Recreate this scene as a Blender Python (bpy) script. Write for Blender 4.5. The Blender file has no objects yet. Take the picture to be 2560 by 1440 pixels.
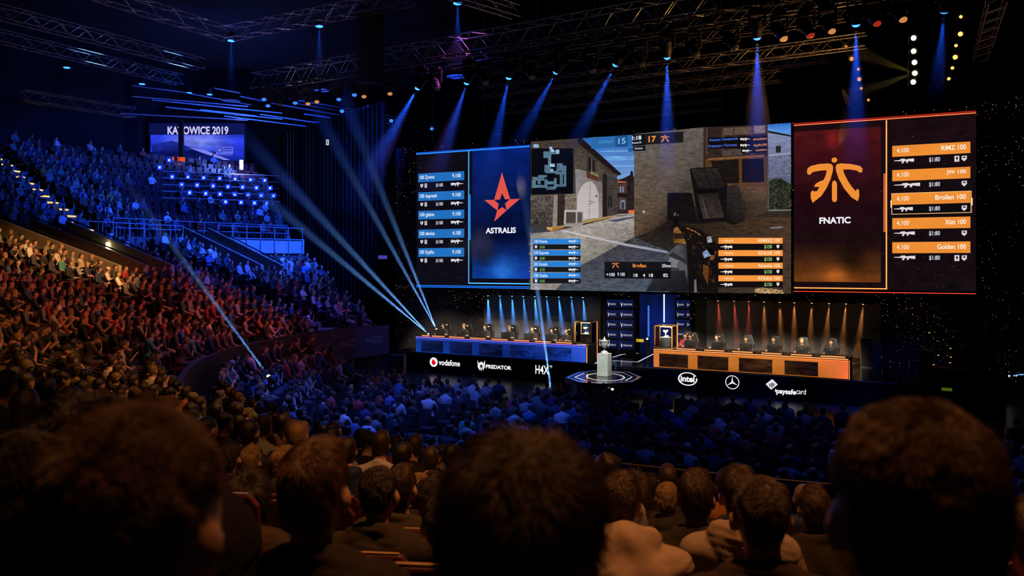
import bpy, bmesh, math, random
import numpy as np
from mathutils import Vector, Matrix, Euler

scn = bpy.context.scene
COL = scn.collection
PI = math.pi

# ------------------------------------------------------------------ camera
CAMZ, FPX, HOR = 5.5, 2000.0, 660.0
cd = bpy.data.cameras.new('camera')
cam = bpy.data.objects.new('camera', cd)
COL.objects.link(cam)
cam.location = (0, 0, CAMZ)
cam.rotation_euler = (PI / 2, 0, 0)
cd.sensor_width = 36.0
cd.lens = 36.0 * FPX / 2560.0
cd.shift_y = -(720 - HOR) / 2560.0
cd.clip_start, cd.clip_end = 0.05, 300
cd.dof.use_dof = True
cd.dof.focus_distance = 32.0
cd.dof.aperture_fstop = 4.0
scn.camera = cam

# ------------------------------------------------------------------ world, exposure
wd = bpy.data.worlds.new('world'); scn.world = wd
wd.use_nodes = True
wd.node_tree.nodes['Background'].inputs[0].default_value = (0.10, 0.13, 0.30, 1)
wd.node_tree.nodes['Background'].inputs[1].default_value = 0.004
scn.view_settings.view_transform = 'Standard'
scn.view_settings.look = 'None'
scn.view_settings.exposure = 0.0
scn.view_settings.gamma = 1.0
scn.view_settings.use_curve_mapping = False
cy = scn.cycles
cy.use_denoising = True; cy.adaptive_threshold = 0.025
cy.max_bounces = 6; cy.diffuse_bounces = 2; cy.glossy_bounces = 2
cy.transmission_bounces = 6; cy.transparent_max_bounces = 12; cy.volume_bounces = 0
cy.sample_clamp_indirect = 2.0; cy.volume_step_rate = 2.0; cy.volume_max_steps = 96
cy.caustics_reflective = False; cy.caustics_refractive = False


# ------------------------------------------------------------------ placing: a pixel of the 2560x1440 frame to the place
def P(px, py, z):                      # the point of height z seen at the pixel
    Y = (CAMZ - z) * FPX / (py - HOR)
    return Vector(((px - 1280) * Y / FPX, Y, z))
def Q(px, py, Y):                      # the point at depth Y
    return Vector(((px - 1280) * Y / FPX, Y, CAMZ - (py - HOR) * Y / FPX))
def proj(v):
    return (1280 + FPX * v[0] / v[1], HOR - FPX * (v[2] - CAMZ) / v[1])

# stage frame: u runs along the stage edge to the right, n to the back of the stage
E0 = P(976, 877, 1.0); E1 = P(2300, 962, 1.0)
SU = (E1 - E0).normalized(); SN = Vector((-SU.y, SU.x, 0))
SROT = math.atan2(SU.y, SU.x)
def S(a, b, z): return Vector((E0.x + a * SU.x + b * SN.x, E0.y + a * SU.y + b * SN.y, z))
def A(px, b):                          # distance along the stage of the line b seen at column px
    k = (px - 1280) / FPX; o = S(0, b, 0)
    return (k * o.y - o.x) / (SU.x - k * SU.y)
def SP(px, b, z): return S(A(px, b), b, z)
# bowl of the arena
C0 = Vector((10.2, 27.8, 0))
R0 = 20.0

# ------------------------------------------------------------------ lamps of the hall
def srgb(r, g, b):
    f = lambda c: (c / 255 / 12.92) if c / 255 <= 0.04045 else ((c / 255 + 0.055) / 1.055) ** 2.4
    return (f(r), f(g), f(b))
def aim(o, target):
    d = Vector(target) - o.location
    o.rotation_euler = d.to_track_quat('-Z', 'Y').to_euler()
def spot(name, loc, target, color, watt, deg, blend=0.5, radius=0.15):
    l = bpy.data.lights.new(name, 'SPOT'); l.energy = watt; l.color = color
    l.spot_size = math.radians(deg); l.spot_blend = blend; l.shadow_soft_size = radius
    o = bpy.data.objects.new(name, l); COL.objects.link(o); o.location = loc; aim(o, target)
    return o
BLUE, DEEP, ORANGE, RED, PURPLE, WHITE = (0.03, 0.16, 1.0), (0.02, 0.05, 1.0), (1.0, 0.30, 0.055), (1.0, 0.09, 0.05), (0.35, 0.12, 1.0), (1.0, 0.88, 0.75)
# far stands in blue
spot('wash_blue_far_stand', (-4, 40, 19), (-18.5, 51, 8.0), (0.014, 0.085, 1.0), 46000, 62, 0.7, 0.4)
spot('wash_blue_upper_stand', (-2, 48, 17.5), (-20, 60, 11), (0.010, 0.07, 1.0), 11000, 52, 0.8, 0.4)
spot('wash_blue_low_stand', (-1, 34, 15), (-12, 42, 4.5), (0.05, 0.10, 1.0), 7500, 50, 0.8, 0.4)
# near stands in orange and red
spot('wash_orange_near_stand', (0.5, 16, 17), (-13.5, 19.5, 3.6), (1.0, 0.30, 0.07), 5600, 48, 0.9, 0.4)
spot('wash_red_mid_stand', (-1, 24, 17), (-14, 31, 4.0), (1.0, 0.17, 0.10), 6600, 46, 0.9, 0.4)
spot('wash_amber_low_stand', (1.0, 13.5, 15), (-7.6, 12.5, 3.0), (1.0, 0.40, 0.08), 3600, 56, 0.9, 0.4)
spot('wash_purple_mid_stand', (-1, 33, 16), (-10, 36.5, 3.0), (0.75, 0.13, 0.8), 3200, 40, 0.9, 0.4)
spot('wash_vomitory', (-8, 30, 14), (-20, 34, 5.5), (1.0, 0.50, 0.14), 13000, 34, 0.8, 0.3)
# the floor in blue, dim to the right
spot('wash_blue_floor', (-3.5, 21.5, 16), (-3.6, 24.5, 0), (0.04, 0.13, 1.0), 12000, 46, 0.8, 0.4)
spot('wash_blue_floor_front', (6, 16, 15), (5.5, 18.5, 0), (0.05, 0.12, 1.0), 1500, 72, 0.9, 0.4)
spot('wash_violet_floor', (-6, 22, 14), (-6.5, 26, 0.5), (0.28, 0.16, 1.0), 1500, 60, 0.9, 0.4)
# warm light over the rows round the camera
spot('wash_warm_near_rows', (1.3, 3.0, 13.5), (0.9, 4.3, 3.6), (1.0, 0.36, 0.10), 3000, 62, 0.9, 0.35)
# key light on the players
for px in (1100, 1190, 1280, 1370): spot('key_left_team', SP(px + 20, -9.0, 9.0), SP(px, 1.9, 2.15), (1.0, 0.80, 0.58), 17000, 15, 0.8, 0.2)
for px in (1715, 1830, 1945, 2060): spot('key_right_team', SP(px + 20, -9.0, 9.0), SP(px, 1.9, 2.15), (1.0, 0.80, 0.58), 15000, 15, 0.8, 0.2)
spot('key_trophy', SP(1508, -9.0, 13.0), P(1511, 940, .78) + Vector((0, 0, 0.7)), (0.95, 1.0, 0.9), 15000, 8, 0.6, 0.15)
# light among the trusses
spot('truss_blue', (-9, 50, 15.5), (-20, 58, 18.2), (0.02, 0.10, 1.0), 5500, 64, 0.8, 0.3)
spot('truss_violet', (-8, 22, 7), (-13, 37, 16), (0.45, 0.35, 1.0), 3600, 60, 0.9, 0.3)
spot('truss_amber', (11, 27, 9.5), (9, 29, 14), (1.0, 0.45, 0.12), 2200, 100, 0.9, 0.3)
spot('truss_white', (-9.5, 36, 8), (-9.2, 38.5, 14), (1.0, 0.92, 0.9), 900, 34, 0.8, 0.2)

# ------------------------------------------------------------------ materials
MATS = {}
def pbr(name, color, rough=0.6, metal=0.0, noise=0.0, scale=8.0, bump=0.0, bscale=60.0, spec=0.4, objcol=False):
    if name in MATS: return MATS[name]
    m = bpy.data.materials.new(name); m.use_nodes = True; MATS[name] = m
    nt = m.node_tree; b = nt.nodes['Principled BSDF']
    b.inputs['Base Color'].default_value = (*color, 1); b.inputs['Roughness'].default_value = rough
    b.inputs['Metallic'].default_value = metal; b.inputs['Specular IOR Level'].default_value = spec
    tc = nt.nodes.new('ShaderNodeTexCoord')
    src = None
    if objcol:
        oi = nt.nodes.new('ShaderNodeObjectInfo'); src = oi.outputs['Color']
    if noise:
        n = nt.nodes.new('ShaderNodeTexNoise'); n.inputs['Scale'].default_value = scale; n.inputs['Detail'].default_value = 4
        nt.links.new(tc.outputs['Object'], n.inputs['Vector'])
        mr = nt.nodes.new('ShaderNodeMapRange'); mr.inputs[1].default_value = 0.3; mr.inputs[2].default_value = 0.7
        mr.inputs[3].default_value = 1 - noise; mr.inputs[4].default_value = 1 + noise
        nt.links.new(n.outputs['Fac'], mr.inputs[0])
        mx = nt.nodes.new('ShaderNodeVectorMath'); mx.operation = 'SCALE'
        if src: nt.links.new(src, mx.inputs[0])
        else: mx.inputs[0].default_value = color
        nt.links.new(mr.outputs[0], mx.inputs['Scale'])
        src = mx.outputs[0]
    if src: nt.links.new(src, b.inputs['Base Color'])
    if bump:
        n2 = nt.nodes.new('ShaderNodeTexNoise'); n2.inputs['Scale'].default_value = bscale; n2.inputs['Detail'].default_value = 3
        nt.links.new(tc.outputs['Object'], n2.inputs['Vector'])
        bp = nt.nodes.new('ShaderNodeBump'); bp.inputs['Strength'].default_value = bump; bp.inputs['Distance'].default_value = 0.02
        nt.links.new(n2.outputs['Fac'], bp.inputs['Height']); nt.links.new(bp.outputs[0], b.inputs['Normal'])
    return m
def emis(name, color, strength=1.0):
    if name in MATS: return MATS[name]
    m = bpy.data.materials.new(name); m.use_nodes = True; MATS[name] = m
    b = m.node_tree.nodes['Principled BSDF']
    b.inputs['Base Color'].default_value = (0.01, 0.01, 0.01, 1); b.inputs['Roughness'].default_value = 0.5
    b.inputs['Emission Color'].default_value = (*color, 1); b.inputs['Emission Strength'].default_value = strength
    return m
def screen_mat(name, gain=1.0, tex=1.0):
    """lit picture of an LED screen: colour attribute 'col', grain amount in its alpha, size of the grain in 'grain'"""
    m = bpy.data.materials.new(name); m.use_nodes = True
    nt = m.node_tree; b = nt.nodes['Principled BSDF']; b.inputs['Base Color'].default_value = (0.004, 0.004, 0.004, 1); b.inputs['Roughness'].default_value = 0.6; b.inputs['Specular IOR Level'].default_value = 0.04
    at = nt.nodes.new('ShaderNodeAttribute'); at.attribute_name = 'col'
    ag = nt.nodes.new('ShaderNodeAttribute'); ag.attribute_name = 'grain'
    tc = nt.nodes.new('ShaderNodeTexCoord')
    n = nt.nodes.new('ShaderNodeTexNoise'); n.inputs['Detail'].default_value = 6; n.inputs['Roughness'].default_value = 0.65
    mp = nt.nodes.new('ShaderNodeMapping'); mp.inputs['Scale'].default_value = (0.6, 1, 1.5)
    nt.links.new(tc.outputs['Object'], mp.inputs[0]); nt.links.new(mp.outputs[0], n.inputs['Vector']); nt.links.new(ag.outputs['Fac'], n.inputs['Scale'])
    mr = nt.nodes.new('ShaderNodeMapRange'); mr.inputs[1].default_value = 0.32; mr.inputs[2].default_value = 0.68
    mr.inputs[3].default_value = -1; mr.inputs[4].default_value = 1; mr.clamp = True
    nt.links.new(n.outputs['Fac'], mr.inputs[0])
    ml = nt.nodes.new('ShaderNodeMath'); ml.operation = 'MULTIPLY_ADD'; ml.inputs[2].default_value = 1.0
    nt.links.new(mr.outputs[0], ml.inputs[0]); nt.links.new(at.outputs['Alpha'], ml.inputs[1])
    mx = nt.nodes.new('ShaderNodeVectorMath'); mx.operation = 'SCALE'
    nt.links.new(at.outputs['Color'], mx.inputs[0]); nt.links.new(ml.outputs[0], mx.inputs['Scale'])
    nt.links.new(mx.outputs[0], b.inputs['Emission Color']); b.inputs['Emission Strength'].default_value = gain
    return m
def star_mat(name, base, dots, density=6.0, gain=1.0, emit_base=0.0, width=0.06):
    """dark star cloth / LED ground with a scatter of tiny lit dots"""
    m = bpy.data.materials.new(name); m.use_nodes = True
    nt = m.node_tree; b = nt.nodes['Principled BSDF']; b.inputs['Base Color'].default_value = (*base, 1); b.inputs['Roughness'].default_value = 0.8
    tc = nt.nodes.new('ShaderNodeTexCoord')
    v = nt.nodes.new('ShaderNodeTexVoronoi'); v.inputs['Scale'].default_value = density
    nt.links.new(tc.outputs['Object'], v.inputs['Vector'])
    lt = nt.nodes.new('ShaderNodeMath'); lt.operation = 'LESS_THAN'; lt.inputs[1].default_value = width
    nt.links.new(v.outputs['Distance'], lt.inputs[0])
    sep = nt.nodes.new('ShaderNodeSeparateColor'); nt.links.new(v.outputs['Color'], sep.inputs[0])
    pw = nt.nodes.new('ShaderNodeMath'); pw.operation = 'POWER'; pw.inputs[1].default_value = 4.0
    nt.links.new(sep.outputs[0], pw.inputs[0])
    n = nt.nodes.new('ShaderNodeTexNoise'); n.inputs['Scale'].default_value = 0.45; n.inputs['Detail'].default_value = 2
    nt.links.new(tc.outputs['Object'], n.inputs['Vector'])
    mr = nt.nodes.new('ShaderNodeMapRange'); mr.inputs[1].default_value = 0.38; mr.inputs[2].default_value = 0.62; nt.links.new(n.outputs['Fac'], mr.inputs[0])
    m1 = nt.nodes.new('ShaderNodeMath'); m1.operation = 'MULTIPLY'; nt.links.new(lt.outputs[0], m1.inputs[0]); nt.links.new(pw.outputs[0], m1.inputs[1])
    m2 = nt.nodes.new('ShaderNodeMath'); m2.operation = 'MULTIPLY'; nt.links.new(m1.outputs[0], m2.inputs[0]); nt.links.new(mr.outputs[0], m2.inputs[1])
    m3 = nt.nodes.new('ShaderNodeMath'); m3.operation = 'MULTIPLY_ADD'; nt.links.new(m2.outputs[0], m3.inputs[0]); m3.inputs[1].default_value = gain; m3.inputs[2].default_value = emit_base
    b.inputs['Emission Color'].default_value = (*dots, 1); nt.links.new(m3.outputs[0], b.inputs['Emission Strength'])
    return m
def glass_mat(name, tint=(1, 1, 1)):
    m = bpy.data.materials.new(name); m.use_nodes = True
    nt = m.node_tree; nt.nodes.remove(nt.nodes['Principled BSDF'])
    g = nt.nodes.new('ShaderNodeBsdfGlossy'); g.inputs['Roughness'].default_value = 0.05
    t = nt.nodes.new('ShaderNodeBsdfTransparent'); t.inputs[0].default_value = (*tint, 1)
    mx = nt.nodes.new('ShaderNodeMixShader'); fr = nt.nodes.new('ShaderNodeFresnel'); fr.inputs[0].default_value = 1.45
    nt.links.new(fr.outputs[0], mx.inputs[0]); nt.links.new(t.outputs[0], mx.inputs[1]); nt.links.new(g.outputs[0], mx.inputs[2])
    nt.links.new(mx.outputs[0], nt.nodes['Material Output'].inputs[0])
    return m
def haze_mat(name, density, color=(1, 1, 1)):
    """smoky air, thinning out away from the lamp (local z 0..1)"""
    m = bpy.data.materials.new(name); m.use_nodes = True
    nt = m.node_tree; nt.nodes.remove(nt.nodes['Principled BSDF'])
    v = nt.nodes.new('ShaderNodeVolumeScatter'); v.inputs['Color'].default_value = (*color, 1)
    tc = nt.nodes.new('ShaderNodeTexCoord'); sp = nt.nodes.new('ShaderNodeSeparateXYZ'); nt.links.new(tc.outputs['Object'], sp.inputs[0])
    mr = nt.nodes.new('ShaderNodeMapRange'); mr.inputs[1].default_value = 0.0; mr.inputs[2].default_value = 1.0; mr.inputs[3].default_value = 1.0; mr.inputs[4].default_value = 0.0; mr.interpolation_type = 'SMOOTHSTEP'
    nt.links.new(sp.outputs[2], mr.inputs[0])
    ml = nt.nodes.new('ShaderNodeMath'); ml.operation = 'MULTIPLY'; ml.inputs[1].default_value = density
    nt.links.new(mr.outputs[0], ml.inputs[0]); nt.links.new(ml.outputs[0], v.inputs['Density'])
    nt.links.new(v.outputs[0], nt.nodes['Material Output'].inputs['Volume'])
    return m

# ------------------------------------------------------------------ objects
def tag(o, label=None, cat=None, group=None, kind=None):
    if label: o['label'] = label
    if cat: o['category'] = cat
    if group: o['group'] = group
    if kind: o['kind'] = kind
    return o
def empty(name, loc=(0, 0, 0), rz=0.0, label=None, cat=None, group=None):
    o = bpy.data.objects.new(name, None); COL.objects.link(o); o.empty_display_size = 0.1
    o.location = loc; o.rotation_euler = (0, 0, rz)
    return tag(o, label, cat, group)
class MB:
    """collects shapes; build() links them as ONE mesh object"""
    def __init__(s): s.v = []; s.f = []; s.mi = []; s.sm = []
    def add(s, vs, fs, mi=0, smooth=False):
        o = len(s.v); s.v += [tuple(v) for v in vs]; s.f += [tuple(i + o for i in f) for f in fs]
        s.mi += [mi] * len(fs); s.sm += [smooth] * len(fs); return s
    def box(s, c, d, rz=0.0, mi=0, M=None):
        x, y, z = d[0] / 2, d[1] / 2, d[2] / 2
        vs = [Vector((i * x, j * y, k * z)) for i in (-1, 1) for j in (-1, 1) for k in (-1, 1)]
        if M is None: M = Matrix.Rotation(rz, 3, 'Z')
        vs = [M @ v + Vector(c) for v in vs]
        return s.add(vs, [(0, 1, 3, 2), (4, 6, 7, 5), (0, 4, 5, 1), (2, 3, 7, 6), (0, 2, 6, 4), (1, 5, 7, 3)], mi)
    def tube(s, p0, p1, r0, r1=None, n=8, mi=0, caps=True, smooth=True):
        r1 = r0 if r1 is None else r1
        p0, p1 = Vector(p0), Vector(p1); d = (p1 - p0)
        if d.length < 1e-6: return s
        q = d.to_track_quat('Z', 'Y').to_matrix()
        vs = []
        for p, r in ((p0, r0), (p1, r1)):
            vs += [p + q @ Vector((math.cos(2 * PI * i / n) * r, math.sin(2 * PI * i / n) * r, 0)) for i in range(n)]
        s.add(vs, [(i, (i + 1) % n, n + (i + 1) % n, n + i) for i in range(n)], mi, smooth)
        if caps: s.add(vs, [tuple(range(n - 1, -1, -1)), tuple(range(n, 2 * n))], mi)
        return s
    def path(s, pts, r, n=6, mi=0):
        for a, b in zip(pts, pts[1:]): s.tube(a, b, r, n=n, mi=mi)
        return s
    def lathe(s, prof, n=20, c=(0, 0, 0), mi=0):
        vs = []; c = Vector(c)
        for r, z in prof: vs += [c + Vector((r * math.cos(2 * PI * i / n), r * math.sin(2 * PI * i / n), z)) for i in range(n)]
        fs = [(k * n + i, k * n + (i + 1) % n, (k + 1) * n + (i + 1) % n, (k + 1) * n + i) for k in range(len(prof) - 1) for i in range(n)]
        s.add(vs, fs, mi, True)
        s.add(vs[:n], [tuple(range(n - 1, -1, -1))], mi); s.add(vs[-n:], [tuple(range(n))], mi)
        return s
    def ell(s, c, r, n=14, m=9, mi=0, M=None):
        vs = []; fs = []
        for j in range(m + 1):
            t = PI * j / m
            for i in range(n):
                v = Vector((r[0] * math.sin(t) * math.cos(2 * PI * i / n), r[1] * math.sin(t) * math.sin(2 * PI * i / n), r[2] * math.cos(t)))
                vs.append((M @ v if M else v) + Vector(c))
        for j in range(m):
            for i in range(n): fs.append((j * n + i, (j + 1) * n + i, (j + 1) * n + (i + 1) % n, j * n + (i + 1) % n))
        return s.add(vs, fs, mi, True)
    def prism(s, poly, axis_o, ex, ez, ey, t, mi=0):
        """flat outline poly [(x, z)] in the plane of ex, ez, given thickness t along ey"""
        o, ex, ez, ey = Vector(axis_o), Vector(ex), Vector(ez), Vector(ey); n = len(poly)
        vs = [o + ex * x + ez * z for x, z in poly] + [o + ex * x + ez * z + ey * t for x, z in poly]
        fs = [tuple(range(n)), tuple(range(2 * n - 1, n - 1, -1))] + [(i, n + i, n + (i + 1) % n, (i + 1) % n) for i in range(n)]
        return s.add(vs, fs, mi)
    def build(s, name, mats, parent=None, loc=None, bevel=0.0):
        me = bpy.data.meshes.new(name); me.from_pydata(s.v, [], s.f)
        for m in (mats if isinstance(mats, (list, tuple)) else [mats]): me.materials.append(m)
        me.polygons.foreach_set('material_index', s.mi); me.polygons.foreach_set('use_smooth', s.sm)
        bm = bmesh.new(); bm.from_mesh(me); bmesh.ops.recalc_face_normals(bm, faces=bm.faces); bm.to_mesh(me); bm.free()
        o = bpy.data.objects.new(name, me); COL.objects.link(o)
        if parent: o.parent = parent
        if loc is not None: o.location = loc
        if bevel:
            b = o.modifiers.new('bevel', 'BEVEL'); b.width = bevel; b.segments = 2; b.limit_method = 'ANGLE'
        return o
def copy_tree(o, parent=None):
    c = o.copy(); COL.objects.link(c)
    if parent: c.parent = parent
    for ch in list(o.children): copy_tree(ch, c)
    return c
FONT_CACHE = {}
def text_mesh(txt, bold=0.0):
    """outline letters of the built-in font, as vertices and faces in x, z; box from 0,0 to w,1 (capital height 1)"""
    if (txt, bold) in FONT_CACHE: return FONT_CACHE[(txt, bold)]
    cu = bpy.data.curves.new('t', 'FONT'); cu.body = txt; cu.offset = bold; cu.resolution_u = 4; cu.fill_mode = 'FRONT'
    ob = bpy.data.objects.new('t', cu); COL.objects.link(ob)
    dg = bpy.context.evaluated_depsgraph_get()
    me = bpy.data.meshes.new_from_object(ob.evaluated_get(dg))
    v = np.array([x.co[:] for x in me.vertices]) if len(me.vertices) else np.zeros((0, 3)); f = [tuple(p.vertices) for p in me.polygons]
    bpy.data.objects.remove(ob); bpy.data.curves.remove(cu); bpy.data.meshes.remove(me)
    if len(v): v[:, 0] -= v[:, 0].min(); v[:, 1] -= v[:, 1].min()
    FONT_CACHE[(txt, bold)] = (v, f)
    return v, f
# ------------------------------------------------------------------ the bowl, floor, walls, ceiling
Z0, RISE, PITCH, NLOW = 1.85, 0.248, 0.87, 18
RL0 = R0 + 0.35                              # first low row
RA0, RA1, ZA = 36.4, 38.6, 6.75              # cross aisle
RU0, UP, URISE, NUP = 38.6, 0.82, 0.425, 15  # upper rows
def bowl_pt(R, ang, z): a = math.radians(ang); return Vector((C0.x + R * math.cos(a), C0.y + R * math.sin(a), z))
def low_row(k): return RL0 + k * PITCH, Z0 + k * RISE
def up_row(j): return RU0 + j * UP, ZA + 0.35 + j * URISE
def ang_at(px, R):
    k = (px - 1280) / FPX; a = k * k + 1; b = -2 * (k * C0.x + C0.y); c = C0.x ** 2 + C0.y ** 2 - R * R
    Y = (-b + math.sqrt(b * b - 4 * a * c)) / (2 * a)
    return math.degrees(math.atan2(Y - C0.y, k * Y - C0.x)) % 360
DL0, DL1 = Vector((-6.4, 38.6, 0)), Vector((-18.3, 62, 0))     # black drape that closes the stand
def left_of_drape(p): return (DL1.x - DL0.x) * (p.y - DL0.y) - (DL1.y - DL0.y) * (p.x - DL0.x) > 0
def min_ang(R):
    a = 190.0
    while a > 110 and left_of_drape(bowl_pt(R, a, 0)): a -= 0.2
    return a
VOM = [(160.2, 163.4), (157.0, 160.2), (142.9, 145.6)]           # entrances cut into the low rows
RV0, RV1, ZV = 29.6, RA0, 4.5
def in_vom(ang, R, m=0.0):
    return RV0 - 0.4 < R < RV1 and any(a - m <= ang <= b + m for a, b in VOM)

concrete = pbr('stand concrete', (0.10, 0.10, 0.11), 0.85, noise=0.25, scale=1.5)
warm_wall = pbr('entrance plaster', (0.42, 0.36, 0.30), 0.8, noise=0.12, scale=2.0, bump=0.2, bscale=15)
black = pbr('black paint', (0.012, 0.012, 0.014), 0.55, noise=0.2, scale=4)
matblack = pbr('black cloth', (0.008, 0.008, 0.010), 0.95, noise=0.3, scale=3)
floor_m = pbr('arena floor', (0.055, 0.055, 0.06), 0.30, noise=0.25, scale=1.2, bump=0.05, bscale=6)
steel = pbr('galvanised steel', (0.35, 0.36, 0.38), 0.35, 0.9, noise=0.15, scale=10)
alu = pbr('truss aluminium', (0.62, 0.62, 0.65), 0.32, 1.0, noise=0.12, scale=12)
rail_m = pbr('rail paint', (0.45, 0.46, 0.50), 0.4, 0.3, noise=0.1, scale=10)

def sector(mb, Ra, Rb, za, zb, a0, a1, skirt=0.0, mi=0, step=1.6):
    """ring sector tread at height za..zb with a riser of height skirt below its inner edge"""
    n = max(1, int(math.ceil((a1 - a0) / step))); vs = []
    for i in range(n + 1):
        a = a0 + (a1 - a0) * i / n
        vs += [bowl_pt(Ra, a, za - skirt), bowl_pt(Ra, a, za), bowl_pt(Rb, a, zb)]
    fs = []
    for i in range(n):
        o = 3 * i; fs.append((o + 1, o + 4, o + 5, o + 2))
        if skirt: fs.append((o, o + 3, o + 4, o + 1))
    mb.add(vs, fs, mi)
AEND = 292.0
def intervals(R, margin=0.0):
    a0 = min_ang(R); cuts = sorted([v for v in VOM if RV0 - 0.4 < R < RV1]); out = []; cur = a0
    for a, b in cuts:
        out.append((cur, a - margin)); cur = b + margin
    out.append((cur, AEND)); return [(a, b) for a, b in out if b - a > 0.3]

fl = MB(); N = 64
fl.add([(C0.x + 60 * math.cos(2 * PI * i / N), C0.y + 60 * math.sin(2 * PI * i / N), 0) for i in range(N)], [tuple(range(N))])
tag(fl.build('floor', floor_m), kind='structure')
st = MB()
for k in range(NLOW):
    R, z = low_row(k)
    for a, b in intervals(R + 0.4): sector(st, R, R + PITCH, z, z, a, b, RISE)
sector(st, RA0 - 0.39, RA1, ZA, ZA, min_ang(RA0), AEND, 0.5)
for j in range(NUP):
    R, z = up_row(j); sector(st, R, R + UP, z, z, min_ang(R), 215, URISE)
sector(st, up_row(NUP)[0], 53, up_row(NUP - 1)[1], up_row(NUP - 1)[1], min_ang(50), 215)
tag(st.build('floor_stand', concrete), kind='structure')
pw = MB()                                    # wall under the first row, with its parapet
def wall_arc(mb, R, t, za, zb, a0, a1, step=1.5, mi=0):
    n = max(1, int(math.ceil((a1 - a0) / step)))
    for i in range(n):
        x, y = a0 + (a1 - a0) * i / n, a0 + (a1 - a0) * (i + 1) / n
        vs = [bowl_pt(r, q, z) for r in (R, R + t) for q in (x, y) for z in (za, zb)]
        mb.add(vs, [(0, 1, 3, 2), (4, 6, 7, 5), (0, 4, 5, 1), (2, 3, 7, 6), (1, 5, 7, 3), (0, 2, 6, 4)], mi)
wall_arc(pw, R0, 0.14, 0, 2.55, min_ang(R0), AEND)
tag(pw.build('wall_arena', pbr('arena wall black', (0.018, 0.017, 0.02), 0.7, noise=0.2, scale=3)), kind='structure')
for i, (a, b) in enumerate(VOM):
    m = MB(); sector(m, RV0 - 0.3, RV1 + 0.2, ZV, ZV, a, b); m_o = m.build('floor_entrance', concrete); tag(m_o, kind='structure')
def vom_wall(ang, name):
    m = MB(); t = 0.09
    pr = [(RV1 + 0.1, ZA + 1.02), (RV0 - 0.5, Z0 + (RV0 - RL0) * RISE / PITCH + 0.95), (RV0 - 0.5, ZV - 1.2), (RV1 + 0.1, ZV - 0.2)]
    a = math.radians(ang); tx = Vector((-math.sin(a), math.cos(a), 0)) * t
    vs = [bowl_pt(r, ang, z) - tx for r, z in pr] + [bowl_pt(r, ang, z) + tx for r, z in pr]
    m.add(vs, [(0, 1, 2, 3), (7, 6, 5, 4), (0, 4, 5, 1), (1, 5, 6, 2), (3, 2, 6, 7), (0, 3, 7, 4)])
    return tag(m.build(name, warm_wall), kind='structure')
for ang in (163.4, 160.2, 157.0, 145.6, 142.9): vom_wall(ang, 'wall_entrance')
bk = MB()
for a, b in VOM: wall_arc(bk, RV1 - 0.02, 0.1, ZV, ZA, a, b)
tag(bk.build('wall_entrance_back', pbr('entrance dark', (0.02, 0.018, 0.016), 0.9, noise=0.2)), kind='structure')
# parapet of the cross aisle, white band under the balcony
pb = MB(); wall_arc(pb, RA0 - 0.16, 0.14, ZA - 0.25, ZA + 0.30, 163.4, 215)
for a, b in ((145.6, 157.0),): wall_arc(pb, RA0 - 0.16, 0.14, ZA - 0.25, ZA + 0.30, a, b)
tag(pb.build('wall_aisle', concrete), kind='structure')
wb = MB(); wall_arc(wb, RA0 - 0.55, 0.2, ZA - 0.55, ZA + 0.42, min_ang(RA0), 142.9)
tag(wb.build('wall_balcony', pbr('balcony white', (0.62, 0.62, 0.66), 0.6, noise=0.08, scale=2)), kind='structure')
# outer wall and roof
ow = MB(); wall_arc(ow, 56, 0.3, 0, 24, 0, 360, 6)
tag(ow.build('wall_outer', pbr('outer wall', (0.005, 0.0055, 0.009), 0.9, noise=0.25, scale=0.5)), kind='structure')
cl = MB(); cl.add([(C0.x + 57 * math.cos(2 * PI * i / N), C0.y + 57 * math.sin(2 * PI * i / N), 22.5) for i in range(N)], [tuple(range(N))])
tag(cl.build('ceiling', pbr('roof lining', (0.010, 0.010, 0.014), 0.9, noise=0.4, scale=0.3)), kind='structure')
# black drape between stand and stage
dr = MB(); DR0 = Vector((-8.0, 48.5, 0)); d = (DL1 - DR0).normalized(); nn = Vector((d.y, -d.x, 0)); L = (DL1 - DR0).length; pts = []
for i in range(121):
    q = DR0 + d * (L * i / 120) + nn * (0.35 + 0.12 * math.sin(i * 1.5)); pts += [(q.x, q.y, 0), (q.x, q.y, 15.5)]
dr.add(pts, [(2 * i, 2 * i + 2, 2 * i + 3, 2 * i + 1) for i in range(120)], 0, True)
tag(dr.build('wall_drape', matblack), kind='structure')

# ------------------------------------------------------------------ stage
stage_m = pbr('stage gloss black', (0.007, 0.007, 0.009), 0.12, noise=0.3, scale=2)
ALEN = 27.2
sg = MB()
poly = [(0, 0), (ALEN, 0), (ALEN, 10.5), (0.3, 10.5), (0, 6)]
vs = [S(a, b, z) for z in (0, 1.0) for a, b in poly]; n = len(poly)
sg.add(vs, [tuple(range(n - 1, -1, -1)), tuple(range(n, 2 * n))] + [(i, (i + 1) % n, n + (i + 1) % n, n + i) for i in range(n)])
tag(sg.build('floor_stage', stage_m), kind='structure')
eg = MB(); eg.box(S(ALEN / 2, -0.012, 0.985), (ALEN, 0.03, 0.035), SROT)
tag(eg.build('trim_stage', pbr('stage edge trim', (0.25, 0.25, 0.27), 0.35, 0.6, noise=0.1)), kind='structure')

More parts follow.
